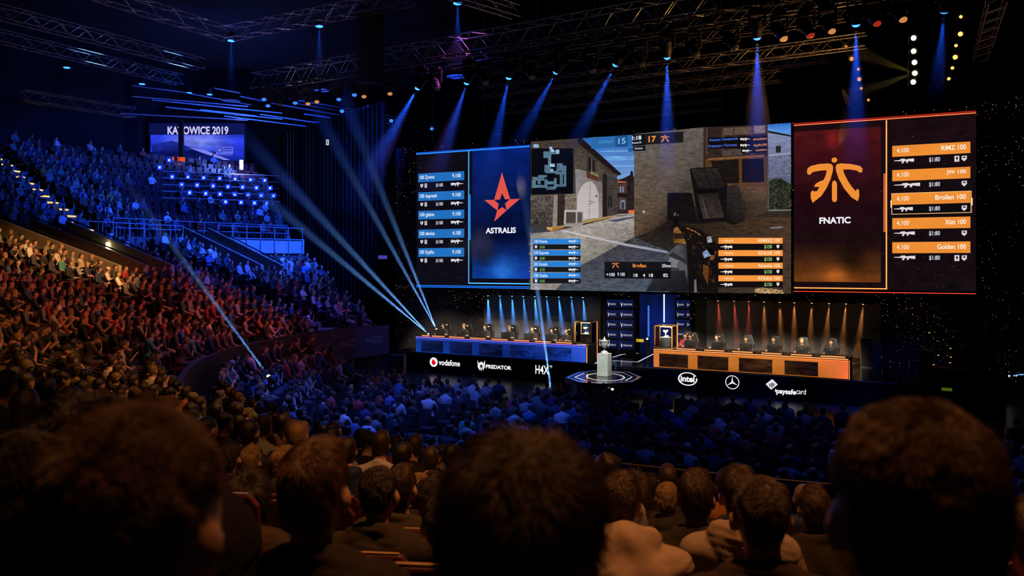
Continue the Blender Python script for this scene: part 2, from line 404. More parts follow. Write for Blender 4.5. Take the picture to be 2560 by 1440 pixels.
# ------------------------------------------------------------------ LED wall plane
def led_depth(px): return FPX / (0.01093 * (px + 2993))
_l0, _l1 = Q(1040, HOR, led_depth(1040)), Q(2440, HOR, led_depth(2440))
LD = (_l1 - _l0).normalized(); LN = Vector((-LD.y, LD.x, 0)); LROT = math.atan2(LD.y, LD.x)
L0 = Vector((_l0.x, _l0.y, 0))
def W(px, py):                              # (t along the wall, z) behind the pixel
    k = (px - 1280) / FPX; t = (k * L0.y - L0.x) / (LD.x - k * LD.y)
    Y = L0.y + t * LD.y
    return t, CAMZ - (py - HOR) * Y / FPX
def WP(px, py, back=0.0):
    t, z = W(px, py); return Vector((L0.x + t * LD.x + back * LN.x, L0.y + t * LD.y + back * LN.y, z))
# star cloth behind everything
sc = MB(); t0, t1 = W(968, 500)[0], W(2900, 500)[0]
for ta, tb, zt in ((t0, W(2450, 500)[0], 12.3), (W(2450, 500)[0], t1, 12.6)):
    a, b = L0 + LD * ta + LN * 0.9, L0 + LD * tb + LN * 0.9
    sc.add([(a.x, a.y, 0.5), (b.x, b.y, 0.5), (b.x, b.y, zt), (a.x, a.y, zt)], [(0, 1, 2, 3)])
tag(sc.build('wall_backdrop', star_mat('star cloth', (0.014, 0.012, 0.016), (1.0, 0.50, 0.24), 9.0, 1.1, 0.0, 0.17)), kind='structure')

class Pic:
    """picture on an LED wall: coloured polygons laid over each other a few millimetres apart, on the plane given by a map from pixels"""
    def __init__(s, plane, org, xr=None): s.pl = plane; s.o = org; s.xr = xr; s.v = []; s.f = []; s.c = []; s.g = []; s.lay = 0
    def loc(s, p):                                               # xr: column at which rows are read
        t, z = s.pl(*p)
        if s.xr is not None: z = s.pl(s.xr, p[1])[1]
        return t - s.o[0], z - s.o[1]
    def raw(s, tz, faces, cols, grain=0.0, gs=3.0, step=True):
        if step: s.lay += 1
        n = len(s.v)
        s.v += [(t, -0.002 * s.lay, z) for t, z in tz]; s.f += [tuple(i + n for i in f) for f in faces]
        cols = cols if isinstance(cols[0], (tuple, list)) else [cols] * len(tz)
        s.c += [(*srgb(*c), grain) for c in cols]; s.g += [gs] * len(tz); return s
    def poly(s, pts, col, grain=0.0, gs=3.0, step=True):
        return s.raw([s.loc(p) for p in pts], [tuple(range(len(pts)))], col, grain, gs, step)
    def rect(s, x0, y0, x1, y1, col, grain=0.0, gs=3.0):          # corners: upper left and lower right pixel, upright on the wall
        (a, za), (b, zb) = s.loc((x0, y0)), s.loc((x1, y1))
        return s.raw([(a, za), (b, za), (b, zb), (a, zb)], [(0, 1, 2, 3)], col, grain, gs)
    def grid(s, tl, br, fn, nx=16, nz=16, grain=0.0, gs=3.0):
        (a, za), (b, zb) = s.loc(tl), s.loc(br); tz = []; cols = []
        for j in range(nz + 1):
            for i in range(nx + 1):
                tz.append((a + (b - a) * i / nx, za + (zb - za) * j / nz)); cols.append(tuple(fn(i / nx, j / nz)))
        fs = [(j * (nx + 1) + i, j * (nx + 1) + i + 1, (j + 1) * (nx + 1) + i + 1, (j + 1) * (nx + 1) + i) for j in range(nz) for i in range(nx)]
        return s.raw(tz, fs, cols, grain, gs)
    def disc(s, c, r, col, n=20, ry=None):
        x, z = s.loc(c); x2, _ = s.loc((c[0] + r, c[1])); R = abs(x2 - x); 
        return s.raw([(x + R * math.cos(2 * PI * i / n), z + R * math.sin(2 * PI * i / n)) for i in range(n)], [tuple(range(n))], col, 0, 3)
    def ring(s, c, r0, r1, col, n=32, a0=0, a1=360, sx=1.0):
        x, z = s.loc(c); x2, _ = s.loc((c[0] + 1, c[1])); k = abs(x2 - x); tz = []
        for i in range(n + 1):
            a = math.radians(a0 + (a1 - a0) * i / n); tz += [(x + r0 * k * sx * math.cos(a), z + r0 * k * math.sin(a)), (x + r1 * k * sx * math.cos(a), z + r1 * k * math.sin(a))]
        return s.raw(tz, [(2 * i, 2 * i + 1, 2 * i + 3, 2 * i + 2) for i in range(n)], col, 0, 3)
    def text(s, txt, x0, ybase, x1, cap, col, bold=0.02):
        """letters from column x0 to x1 standing on row ybase, capitals cap pixels tall"""
        v, f = text_mesh(txt, bold)
        if not len(v): return s
        (a, za), (b, _) = s.loc((x0, ybase)), s.loc((x1, ybase)); _, zt = s.loc((x0, ybase - cap))
        hh = 0.73 if any(ch.isupper() or ch.isdigit() for ch in txt) else 0.73
        ylow = 0.2 if any(ch in 'gpqyj$,Q' for ch in txt) else 0.0
        w = v[:, 0].max(); h = v[:, 1].max()
        sx, sz = (b - a) / w, (zt - za) / max(0.05, h - (ylow if ylow else 0))
        return s.raw([(a + p[0] * sx, za + (p[1] - ylow) * sz) for p in v], f, col, 0, 3)
    def rifle(s, x0, y0, x1, y1, col, flip=False):
        """side view of a rifle in the box"""
        o = [(0, .42), (.30, .38), (.32, .2), (.52, .15), (.55, .3), (.66, .32), (.70, .25), (1, .2), (1, .8), (.86, .75), (.72, .62), (.68, .95), (.60, .92), (.62, .62), (.52, .6), (.46, 1), (.37, .95), (.42, .6), (.30, .58), (0, .52)]
        pts = [((x0 + (x1 - x0) * (1 - u if flip else u)), y0 + (y1 - y0) * v) for u, v in o]
        return s.poly(pts, col)
    def build(s, name, mat, parent=None):
        me = bpy.data.meshes.new(name); me.from_pydata(s.v, [], s.f); me.materials.append(mat)
        ca = me.color_attributes.new('col', 'FLOAT_COLOR', 'POINT'); ca.data.foreach_set('color', [x for c in s.c for x in c])
        ga = me.attributes.new('grain', 'FLOAT', 'POINT'); ga.data.foreach_set('value', s.g)
        o = bpy.data.objects.new(name, me); COL.objects.link(o)
        if parent: o.parent = parent
        return o
LEDM = screen_mat('led picture', 1.0)
LEDHOT = screen_mat('led lines', 1.7)
cabinet = pbr('led cabinet', (0.010, 0.010, 0.012), 0.6, noise=0.2)
def led_screen(px0, px1, py0, py1, label):
    """root Empty at the lower left corner of the screen; the cabinet is its panel"""
    (ta, za), (tb, _), (_, zb) = W(px0, py0), W(px1, py0), W(px0, py1)
    z0, z1 = zb, za
    o = L0 + LD * ta
    root = empty('led_screen', (o.x, o.y, z0), LROT, label, 'screen')
    MB().box(((tb - ta) / 2, 0.16, (z1 - z0) / 2), (tb - ta - 0.01, 0.30, z1 - z0)).build('panel', cabinet, root)
    return root, (ta, z0), (tb - ta, z1 - z0)
LCX = 0.0
def lerp(a, b, t): return tuple(a[i] + (b[i] - a[i]) * t for i in range(3))
WHITEC = (235, 235, 240)

# ---- left screen
rootL, oL, szL = led_screen(1040.5, 1325.5, 380.5, 719, 'wide dark LED screen left of the game picture, blue team bars and red star')
p = Pic(W, oL)
rnd = random.Random(4)
def ground(u, v): return (12 + 4 * rnd.random(), 10 + 3 * rnd.random(), 20 + 6 * rnd.random())
p.grid((1041, 381), (1325, 718), ground, 14, 14, 0.3, 2)
def bluepan(u, v):
    base = lerp((6, 32, 112), (5, 14, 52), min(1, v * 1.6)) if v < 0.68 else lerp((5, 14, 52), (14, 58, 150), min(1, (v - 0.68) / 0.27))
    g = math.exp(-((u - 0.55) / 0.22) ** 2 - ((v - 0.95) / 0.1) ** 2); d = math.exp(-((u - 0.2) / 0.18) ** 2 - ((v - 0.82) / 0.08) ** 2)
    base = tuple(c * (1 - 0.55 * d) for c in base)
    return lerp(base, (50, 140, 240), 0.6 * g)
p.grid((1181, 378), (1325, 697), bluepan, 24, 30, 0.35, 1.1)
r2 = random.Random(9)
for i in range(260):                           # specks over the ground
    x, y = r2.uniform(1044, 1322), r2.uniform(392, 712); e = r2.uniform(0.25, 0.6); k = r2.random() ** 2
    p.lay -= 1; p.rect(x, y, x + e * 1.6, y + e, (60 + 130 * k, 70 + 120 * k, 95 + 130 * k))
p.lay += 1
p.build('picture', LEDM, rootL)
HB, HB2 = (30, 120, 235), (70, 165, 250)
def hline(root, org, x0, y0, x1, th, col, name='border_line', lay=8):
    q = Pic(W, org, x0); q.lay = lay; q.rect(x0, y0 - th / 2, x1, y0 + th / 2, col); return q.build(name, LEDHOT, root)
def vline(root, org, x0, y0, x1, y1, col, name='frame_line', lay=9):
    q = Pic(W, org, x0); q.lay = lay; q.rect(x0, y0, x1, y1, col); return q.build(name, LEDHOT, root)
hline(rootL, oL, 1041, 382.5, 1325, 1.4, (20, 70, 190)); hline(rootL, oL, 1041, 385.5, 1325, 2.6, HB)
hline(rootL, oL, 1041, 713.5, 1325, 1.8, (24, 100, 215)); hline(rootL, oL, 1041, 717.0, 1325, 1.6, (24, 100, 215))
vline(rootL, oL, 1171.2, 376, 1173.2, 709, HB2); vline(rootL, oL, 1172, 706.5, 1325, 709, HB2); vline(rootL, oL, 1174, 486, 1175, 600, HB); vline(rootL, oL, 1176, 486, 1177, 600, HB)
def card_left(names, i, y0):
    c = Pic(W, oL, 1046.2); c.lay = 10
    c.rect(1046.2, y0, 1161, y0 + 21.6, (34, 112, 190), 0.08, 0.8)
    o = c.build('player_card', LEDM, rootL)
    def tt(*q): t = Pic(W, oL, 1046.2); t.lay = 12; t.text(*q); t.build('lettering', LEDM, o)
    tt('100 ' + names[0], 1050, y0 + 14.5, 1050 + names[1], 9.5, (225, 235, 250))
    tt(['9.100', '9.100', '9.100', '4.100', '9.100'][i], 1131.5, y0 + 14.5, 1152.5, 9.5, (225, 235, 250))
    tt(names[2], 1090.5, y0 + 34, 1108, 7.5, (205, 205, 210))
    k = Pic(W, oL, 1046.2); k.lay = 12
    k.rifle(1128, y0 + 24.5, 1158.5, y0 + 36, (215, 215, 220), True)
    k.build('weapon_icon', LEDM, o); k = Pic(W, oL, 1046.2); k.lay = 12
    k.poly([(1051.5, y0 + 26.5), (1058.5, y0 + 26.3), (1058.3, y0 + 31.5), (1055, y0 + 35.5), (1051.7, y0 + 31.7)], (220, 220, 225)); k.rect(1054, y0 + 28.5, 1056.3, y0 + 31, (20, 18, 24))
    k.build('shield_icon', LEDM, o); k = Pic(W, oL, 1046.2); k.lay = 12
    k.rect(1062.2, y0 + 25.6, 1068, y0 + 35.8, (220, 220, 225)); k.rect(1064, y0 + 27.5, 1066.5, y0 + 30, (20, 18, 24)); k.rect(1064, y0 + 32, 1066.5, y0 + 33.5, (20, 18, 24))
    k.build('kit_icon', LEDM, o)
for i, (nm, y0) in enumerate(zip([('Zywoo', 37, '$1180'), ('dupreeh', 43, '$1180'), ('glaIve', 36, '$1180'), ('device', 37, '$1180'), ('XypRx', 36, '$1180')], (434.4, 481.1, 527.5, 574.2, 620.6))): card_left(nm, i, y0)
lg = Pic(W, oL); lg.lay = 10
z4 = lambda x, y: (960 + x / 3.6, 340 + y / 3.6)
RED_S = (226, 84, 70)
lg.poly([z4(*q) for q in ((1063, 328), (1137, 568), (1090, 570), (1065, 515), (1045, 572), (993, 575))], RED_S)
lg.poly([z4(*q) for q in ((1137, 568), (1225, 566), (1107, 668), (1090, 608))], RED_S)
lg.poly([z4(*q) for q in ((1107, 668), (993, 772), (1020, 672), (1065, 640))], RED_S)
lg.poly([z4(*q) for q in ((1022, 672), (905, 577), (993, 575), (1035, 612))], RED_S)
lg.build('team_logo', LEDM, rootL)
tn = Pic(W, oL); tn.lay = 10; tn.text('ASTRALIS', 1214.5, 584, 1290, 14.5, (238, 238, 245), 0.035); tn.build('team_name', LEDM, rootL)

# ---- right screen
rootR, oR, szR = led_screen(1984, 2440, 314, 729, 'wide dark LED screen right of the game picture, orange team bars and logo')
p = Pic(W, oR)
def groundR(u, v): return (16 + 8 * rnd.random() + 12 * max(0, 0.4 - v), 10 + 3 * rnd.random(), 14 + 4 * rnd.random())
p.grid((1984.5, 314.5), (2440, 729), groundR, 18, 14, 0.3, 2)
def redpan(u, v):
    base = lerp((74, 18, 22), (32, 9, 15), min(1, v * 2.0)) if v < 0.5 else (lerp((32, 9, 15), (26, 12, 14), (v - .5) / .24) if v < .74 else lerp((26, 12, 14), (104, 54, 20), min(1, (v - 0.74) / 0.23)))
    g = math.exp(-((u - 0.5) / 0.16) ** 2 - ((v - 0.96) / 0.06) ** 2); h = math.exp(-((u - 0.45) / 0.08) ** 2 - ((v - 0.06) / 0.05) ** 2)
    d = math.exp(-((u - 0.66) / 0.16) ** 2 - ((v - 0.86) / 0.09) ** 2); base = tuple(c * (1 - 0.6 * d) for c in base)
    return lerp(lerp(base, (220, 120, 40), 0.7 * g), (170, 40, 30), 0.6 * h)
p.grid((1985, 330), (2202, 706), redpan, 24, 30, 0.35, 1.1)
for i in range(480):
    x, y = r2.uniform(1988, 2436), r2.uniform(322, 726); e = r2.uniform(0.3, 0.8); k = r2.random() ** 2
    p.lay -= 1; p.rect(x, y, x + e * 2, y + e, (70 + 160 * k, 40 + 95 * k, 30 + 55 * k))
p.lay += 1
p.build('picture', LEDM, rootR)
HO, HO2 = (250, 105, 60), (255, 150, 75)
hline(rootR, oR, 1984.5, 309.8, 2440, 1.3, (205, 40, 35)); hline(rootR, oR, 1984.5, 313.8, 2440, 2.4, HO); hline(rootR, oR, 1984.5, 728.2, 2440, 1.6, (225, 60, 45))
vline(rootR, oR, 2214.4, 300.5, 2217.6, 722.5, HO2); vline(rootR, oR, 1985, 718, 2218, 720.6, HO2); vline(rootR, oR, 2208.6, 434, 2210, 580, (200, 90, 45)); vline(rootR, oR, 2211.3, 434, 2213, 580, HO)
ORC = (238, 142, 52)
def card_right(i, y0, nm, w, wep):
    c = Pic(W, oR, 2230.7); c.lay = 10
    if i == 2:
        c.rect(2228.5, y0 - 1.5, 2428.8, y0 + 51.5, (250, 190, 120)); c.rect(2230.3, y0, 2426.6, y0 + 50, (14, 11, 16)); c.rect(2427.5, y0 + 16, 2431.5, y0 + 34, (255, 215, 150)); c.rect(2226.2, y0 + 16, 2229, y0 + 34, (255, 215, 150))
    c.rect(2230.7, y0, 2425.8, y0 + 27.6, ORC, 0.08, 0.8)
    o = c.build('player_card', LEDM, rootR)
    def tt(*q): t = Pic(W, oR, 2230.7); t.lay = 16; t.text(*q); t.build('lettering', LEDM, o)
    tt(['4.100', '4.100', '4.100', '4.100', '4.100'][i], 2241.5, y0 + 18, 2272.5, 11.5, (245, 225, 205))
    tt(nm + ' 100', 2415 - w, y0 + 18, 2415, 12, (252, 238, 220))
    tt('$1:80', 2322.5, y0 + 43, 2350, 9.5, (205, 205, 215))
    k = Pic(W, oR, 2230.7); k.lay = 16
    k.rifle(2235, y0 + 31, 2235 + wep, y0 + 45, (225, 215, 215))
    k.build('weapon_icon', LEDM, o); k = Pic(W, oR, 2230.7); k.lay = 16
    k.poly([(2404, y0 + 34), (2417, y0 + 33.5), (2417, y0 + 41), (2410.5, y0 + 47), (2404, y0 + 42)], (220, 215, 215)); k.rect(2407, y0 + 36, 2414, y0 + 39, (25, 18, 20))
    k.build('shield_icon', LEDM, o); k = Pic(W, oR, 2230.7); k.lay = 16
    if i in (0, 4): k.rect(2386, y0 + 33, 2398, y0 + 47, (225, 215, 215)); k.rect(2389.5, y0 + 36, 2395, y0 + 40, (25, 18, 20)); k.rect(2391, y0 + 40, 2393.5, y0 + 44, (25, 18, 20)); k.build('kit_icon', LEDM, o)
for i, a in enumerate([(365, 'RIMZ', 62, 50), (425.6, 'JW', 49, 65), (485, 'Brollan', 77, 47), (545.6, 'Xizt', 53, 52), (605.6, 'Golden', 72, 53)]): card_right(i, *a)
lg = Pic(W, oR); lg.lay = 10
z6 = lambda x, y: (1960 + x / 3.0, 260 + y / 3.0)
LOGO_L = [(172, 505), (178, 482), (200, 466), (260, 451), (330, 446), (358, 452), (369, 472), (366, 505), (350, 562), (320, 630), (280, 690), (215, 742), (201, 705), (200, 668), (213, 648), (228, 656), (250, 652), (266, 622), (225, 622), (238, 598), (270, 580), (295, 572), (312, 540), (320, 497), (270, 500), (215, 511), (195, 532), (178, 528)]
LOGO_R = [(388, 472), (396, 452), (425, 446), (500, 450), (568, 464), (589, 484), (586, 512), (566, 515), (548, 500), (490, 491), (443, 492), (452, 524), (482, 582), (515, 630), (540, 655), (545, 638), (562, 642), (565, 690), (553, 730), (505, 700), (450, 632), (410, 560), (390, 500)]
lg.poly([z6(*q) for q in LOGO_L], ORC); lg.poly([z6(*q) for q in LOGO_R], ORC); lg.disc(z6(378, 421), 7.0, ORC)
lg.poly([z6(*q) for q in ((360, 600), (366, 580), (378, 574), (390, 580), (398, 600), (398, 715), (392, 732), (378, 737), (366, 732), (360, 715))], ORC)
lg.build('team_logo', LEDM, rootR)
tn = Pic(W, oR); tn.lay = 10; tn.text('FNATIC', 2048.5, 560, 2126.5, 16.5, (240, 238, 246), 0.035); tn.build('team_name', LEDM, rootR)

# ---- middle screen with the game
rootM, oM, szM = led_screen(1327.5, 1978.5, 356.5, 723, 'large bright middle LED screen showing a first-person view of a village street')
g = Pic(W, oM)
def z5(*q): return [(1320 + x / 3.273, 300 + y / 3.273) for x, y in q]
def G(pts, col, grain=0.0, gs=3.0): g.poly(z5(*pts), col, grain, gs)
ta, zb = oM
W0, H0 = szM
g.raw([(0.02, 0.02), (W0 - 0.02, 0.02), (W0 - 0.02, H0 - 0.02), (0.02, H0 - 0.02)], [(0, 1, 2, 3)], (48, 40, 34), 0.4, 6)
rg = random.Random(21)
def inside(x, y, pts):
    c = False
    for (x0, y0), (x1, y1) in zip(pts, pts[1:] + pts[:1]):
        if (y0 > y) != (y1 > y) and x < (x1 - x0) * (y - y0) / (y1 - y0) + x0: c = not c
    return c
def strokes(area, n, ln, th, cols, slope=0.0, k=0.35):
    """short strokes scattered over an area: stones, bricks, leaves"""
    xs, ys = [q[0] for q in area], [q[1] for q in area]; tz, fs = [], []; cc = []
    while n > 0:
        x, y = rg.uniform(min(xs), max(xs)), rg.uniform(min(ys), max(ys)); n -= 1
        if not inside(x, y, area): continue
        l, h = ln * rg.uniform(.4, 1.3), th * rg.uniform(.5, 1.4); sl = slope + rg.uniform(-.12, .12); c = lerp(cols[0], cols[1], rg.random()); o = len(tz)
        tz += [g.loc(p) for p in z5((x - l, y - l * sl - h * .3), (x, y - h), (x + l, y + l * sl), (x, y + h * .6))]; fs.append((o, o + 1, o + 2, o + 3)); cc += [c] * 4
    g.raw(tz, fs, cc, 0.25, 9)
SKY = [(400, 152), (875, 120), (875, 800), (400, 800)]
G(SKY, [(40, 104, 190), (30, 96, 190), (150, 190, 225), (150, 190, 225)], 0.14, 1.2)
for y in (250, 300, 318, 372): G([(560, y + 8), (700, y - 4), (872, y - 2), (872, y + 8), (700, y + 14)], (110, 165, 225), 0.3, 3)
G([(720, 495), (850, 455), (875, 468), (875, 790), (720, 790)], (74, 54, 46), 0.5, 10)
G([(728, 505), (835, 450), (875, 468), (875, 515), (722, 520)], (32, 25, 26)); G([(838, 425), (848, 415), (860, 425), (862, 470), (838, 470)], (26, 21, 22))
G([(722, 500), (808, 502), (808, 514), (722, 514)], (176, 96, 70), .6, 12); G([(752, 545), (784, 545), (784, 592), (752, 592)], (130, 138, 158)); G([(764, 545), (772, 545), (772, 592), (764, 592)], (40, 34, 36)); G([(722, 598), (875, 604), (875, 640), (722, 630)], (28, 22, 22))
G([(757, 665), (765, 655), (789, 655), (797, 665), (797, 730), (757, 730)], (120, 126, 142)); G([(766, 672), (788, 672), (788, 728), (766, 728)], (52, 50, 58)); G([(806, 515), (875, 508), (875, 740), (806, 740)], (40, 32, 32), 0.4, 9); G([(820, 545), (838, 543), (838, 580), (820, 580)], (20, 16, 17))
G([(722, 735), (875, 730), (875, 772), (722, 772)], (46, 36, 33)); G([(824, 738), (872, 736), (872, 764), (824, 764)], (232, 112, 50), .4, 12); G([(720, 770), (875, 764), (875, 776), (720, 782)], (150, 146, 146))
LB = [(25, 178), (415, 152), (750, 440), (728, 470), (728, 775), (460, 830), (400, 875), (25, 885)]
G(LB, [(70, 60, 54), (64, 54, 48), (70, 60, 54), (72, 64, 60), (74, 66, 62), (112, 104, 100), (96, 88, 82), (60, 54, 50)], 0.45, 8.0)
UP_ = [(300, 190), (415, 160), (735, 440), (620, 470), (480, 400), (385, 400), (385, 235), (300, 235)]
G(UP_, [(60, 52, 46), (56, 48, 42), (58, 50, 46), (84, 74, 66), (86, 76, 66), (84, 74, 66), (66, 57, 50), (62, 54, 48)], 0.5, 8)
strokes(UP_, 420, 9, 2.0, ((84, 74, 66), (46, 40, 36)), .35)
G([(388, 400), (470, 415), (600, 500), (618, 560), (615, 805), (400, 835)], [(128, 124, 128), (120, 114, 112), (110, 104, 102), (112, 106, 104), (150, 142, 138), (160, 152, 148)], 0.25, 8)
G([(405, 815), (405, 620), (440, 545), (480, 508), (520, 502), (558, 540), (580, 605), (582, 800)], [(206, 196, 194), (186, 178, 182), (180, 172, 176), (186, 176, 174), (190, 180, 176), (182, 172, 168), (176, 166, 162), (190, 180, 176)], 0.07, 5)
G([(512, 505), (516, 505), (504, 806), (500, 806)], (124, 114, 110)); G([(500, 660), (545, 672), (545, 676), (500, 666)], (74, 66, 62)); G([(500, 684), (530, 682), (530, 686), (500, 688)], (80, 72, 68)); G([(556, 615), (568, 612), (568, 630), (556, 630)], (62, 56, 54))
RE = [(612, 440), (735, 480), (735, 775), (612, 795)]
G(RE, (62, 55, 54), 0.4, 9); strokes(RE, 260, 7, 3, ((104, 96, 92), (34, 30, 30)), .2); G([(615, 435), (650, 450), (650, 790), (615, 795)], (34, 29, 28)); G([(660, 620), (690, 620), (690, 710), (660, 715)], (28, 25, 26)); G([(672, 622), (677, 622), (677, 710), (672, 711)], (72, 66, 66))
G([(400, 148), (440, 146), (768, 442), (750, 456), (700, 430), (560, 312), (420, 195)], (30, 23, 24), .3, 8)
G([(485, 280), (560, 335), (560, 460), (485, 425)], (60, 52, 48), 0.4, 9); G([(500, 300), (518, 312), (518, 430), (500, 420)], (26, 23, 24)); G([(532, 322), (548, 334), (548, 440), (532, 432)], (26, 23, 24)); G([(522, 310), (528, 315), (528, 440), (522, 436)], (96, 88, 82))
G([(480, 425), (585, 468), (585, 506), (486, 474)], (88, 50, 38), 0.35, 9); G([(515, 420), (582, 452), (584, 470), (518, 442)], (130, 122, 66), 0.7, 14); strokes([(515, 412), (585, 446), (584, 470), (518, 442)], 60, 6, 5, ((176, 168, 96), (60, 62, 34)))
G([(25, 615), (225, 612), (225, 870), (160, 885), (25, 870)], [(96, 86, 78), (92, 82, 74), (66, 60, 58), (56, 50, 46), (50, 45, 42)], 0.65, 5); strokes([(30, 640), (215, 640), (215, 860), (30, 860)], 200, 10, 7, ((112, 104, 100), (36, 33, 34)))
G([(218, 615), (250, 612), (245, 865), (205, 875)], (140, 128, 116), 0.25, 8); G([(248, 614), (310, 612), (303, 860), (244, 866)], (48, 39, 35), 0.4, 8)
BP = [(308, 612), (400, 606), (402, 738), (308, 738)]
G(BP, (120, 106, 96), 0.5, 8); strokes(BP, 160, 10, 3, ((168, 152, 140), (52, 44, 40)), .15)
ST = [(25, 880), (205, 912), (455, 862), (735, 790), (875, 778), (875, 962), (1160, 1080), (1160, 1400), (25, 1388)]
G(ST, [(130, 122, 116), (150, 142, 136), (168, 160, 152), (172, 165, 158), (168, 160, 154), (120, 114, 106), (90, 88, 92), (112, 106, 102), (150, 142, 134)], 0.35, 5)
strokes(ST, 1300, 20, 4, ((176, 168, 160), (116, 109, 102)), .10)
G([(640, 826), (872, 790), (872, 800), (735, 835)], (74, 78, 96)); G([(25, 870), (160, 890), (200, 912), (25, 930)], (58, 58, 68))
G([(160, 876), (205, 876), (303, 864), (303, 882), (205, 911), (160, 896)], (196, 150, 84), 0.2, 8); G([(205, 882), (303, 868), (303, 882), (205, 911)], (160, 116, 58)); G([(456, 826), (720, 778), (738, 788), (456, 850)], (160, 132, 78), 0.3, 9)
G([(305, 740), (462, 744), (458, 850), (300, 876)], (118, 110, 104), 0.3, 8); G([(320, 756), (398, 758), (396, 840), (316, 842)], (72, 64, 60)); G([(412, 758), (450, 758), (450, 836), (410, 838)], (84, 76, 72))
G([(305, 736), (464, 740), (464, 754), (305, 752)], (186, 178, 172)); G([(304, 752), (318, 752), (316, 872), (299, 872)], (180, 172, 166)); G([(398, 752), (411, 752), (408, 872), (397, 872)], (172, 164, 158)); G([(450, 752), (463, 752), (459, 850), (450, 852)], (168, 160, 154)); G([(300, 848), (400, 852), (458, 836), (458, 858), (400, 876), (300, 872)], (150, 142, 136))
# shade over the street, and the brown yard
SH = [(873, 958), (1160, 1078), (1160, 1408), (230, 1392), (440, 1190)]
G(SH, [(58, 54, 52), (62, 64, 76), (70, 84, 98), (78, 84, 94), (66, 66, 76)], 0.45, 5.0); strokes(SH, 600, 19, 4.5, ((88, 92, 106), (48, 49, 57)), .1)
YD = [(873, 958), (1160, 825), (2155, 790), (2155, 1420), (1160, 1408), (1160, 1078)]
G(YD, [(46, 38, 30), (24, 19, 17), (72, 52, 36), (70, 54, 44), (40, 34, 32), (40, 36, 36)], 0.45, 6.0); strokes(YD, 300, 30, 3, ((66, 52, 40), (30, 24, 21)), .06)
G([(265, 905), (315, 906), (800, 1010), (1150, 1072), (1150, 1092), (800, 1030)], [(206, 200, 198), (206, 200, 198), (170, 170, 182), (128, 132, 156), (128, 132, 156), (160, 160, 174)], 0.12, 8)
BW = [(873, 118), (1460, 62), (1460, 650), (1150, 830), (1000, 918), (876, 958)]
G(BW, [(98, 92, 86), (96, 90, 84), (66, 52, 42), (44, 34, 27), (56, 42, 32), (86, 66, 46)], 0.4, 5); strokes(BW, 200, 9, 7, ((98, 86, 74), (66, 55, 46)))
RW = [(1440, 64), (1970, 42), (1976, 745), (1800, 810), (1440, 840)]
G(RW, [(60, 46, 40), (76, 60, 50), (72, 58, 44), (54, 42, 32), (22, 17, 16)], 0.45, 6)
G([(1450, 64), (1966, 44), (1966, 300), (1450, 330)], (46, 34, 32), 0.5, 9); G([(1590, 250), (1760, 240), (1760, 290), (1590, 300)], (74, 66, 62), .4, 9); G([(1850, 52), (1945, 48), (1945, 110), (1850, 115)], (122, 106, 94), 0.6, 12); G([(1600, 70), (1830, 58), (1830, 120), (1600, 130)], (92, 74, 64), 0.5, 9)
for x in (1460, 1590, 1680, 1830): G([(x, 62), (x + 16, 62), (x + 16, 300), (x, 305)], (72, 54, 42), 0.4, 9)
G([(1962, 44), (1976, 44), (1984, 745), (1966, 745)], (86, 76, 66), .3, 8)
G([(1458, 322), (1942, 286), (1948, 545), (1462, 545)], (86, 56, 32), 0.4, 9); G([(1500, 340), (1728, 325), (1732, 518), (1560, 522)], (26, 20, 19), 0.4, 9); G([(1756, 325), (1930, 318), (1936, 510), (1756, 514)], (22, 17, 17), 0.4, 9); G([(1480, 316), (1940, 288), (1940, 302), (1480, 332)], (122, 82, 46), .4, 10)
G([(1640, 548), (1950, 545), (1955, 640), (1800, 700)], [(72, 52, 38), (104, 74, 50), (84, 66, 46), (56, 42, 32)], .5, 6)
G([(1966, 42), (2155, 28), (2155, 140), (1966, 100)], [(46, 108, 196), (46, 108, 196), (100, 158, 222), (100, 158, 222)], 0.2, 3)
G([(1966, 98), (2155, 136), (2155, 560), (1975, 500)], [(128, 138, 172), (122, 130, 166), (84, 86, 112), (92, 94, 120)], 0.3, 7); strokes([(1975, 300), (2155, 285), (2155, 500), (1980, 480)], 160, 14, 4, ((132, 136, 166), (56, 56, 72)), .05); G([(1966, 90), (2155, 128), (2155, 142), (1966, 108)], (34, 30, 34)); G([(1972, 288), (2155, 270), (2155, 282), (1972, 302)], (150, 156, 180)); G([(2032, 218), (2072, 214), (2072, 268), (2032, 272)], (36, 34, 42))
BU = [(1976, 500), (2020, 482), (2070, 480), (2155, 530), (2155, 742), (1978, 742)]
G(BU, (30, 33, 24), 0.7, 10); strokes(BU, 420, 12, 3.5, ((92, 100, 72), (22, 24, 18)), -.6); G([(1976, 736), (2155, 734), (2155, 744), (1976, 748)], (120, 116, 112)); G([(1980, 880), (2085, 868), (2090, 885), (2000, 892)], (112, 110, 122), .4, 8)
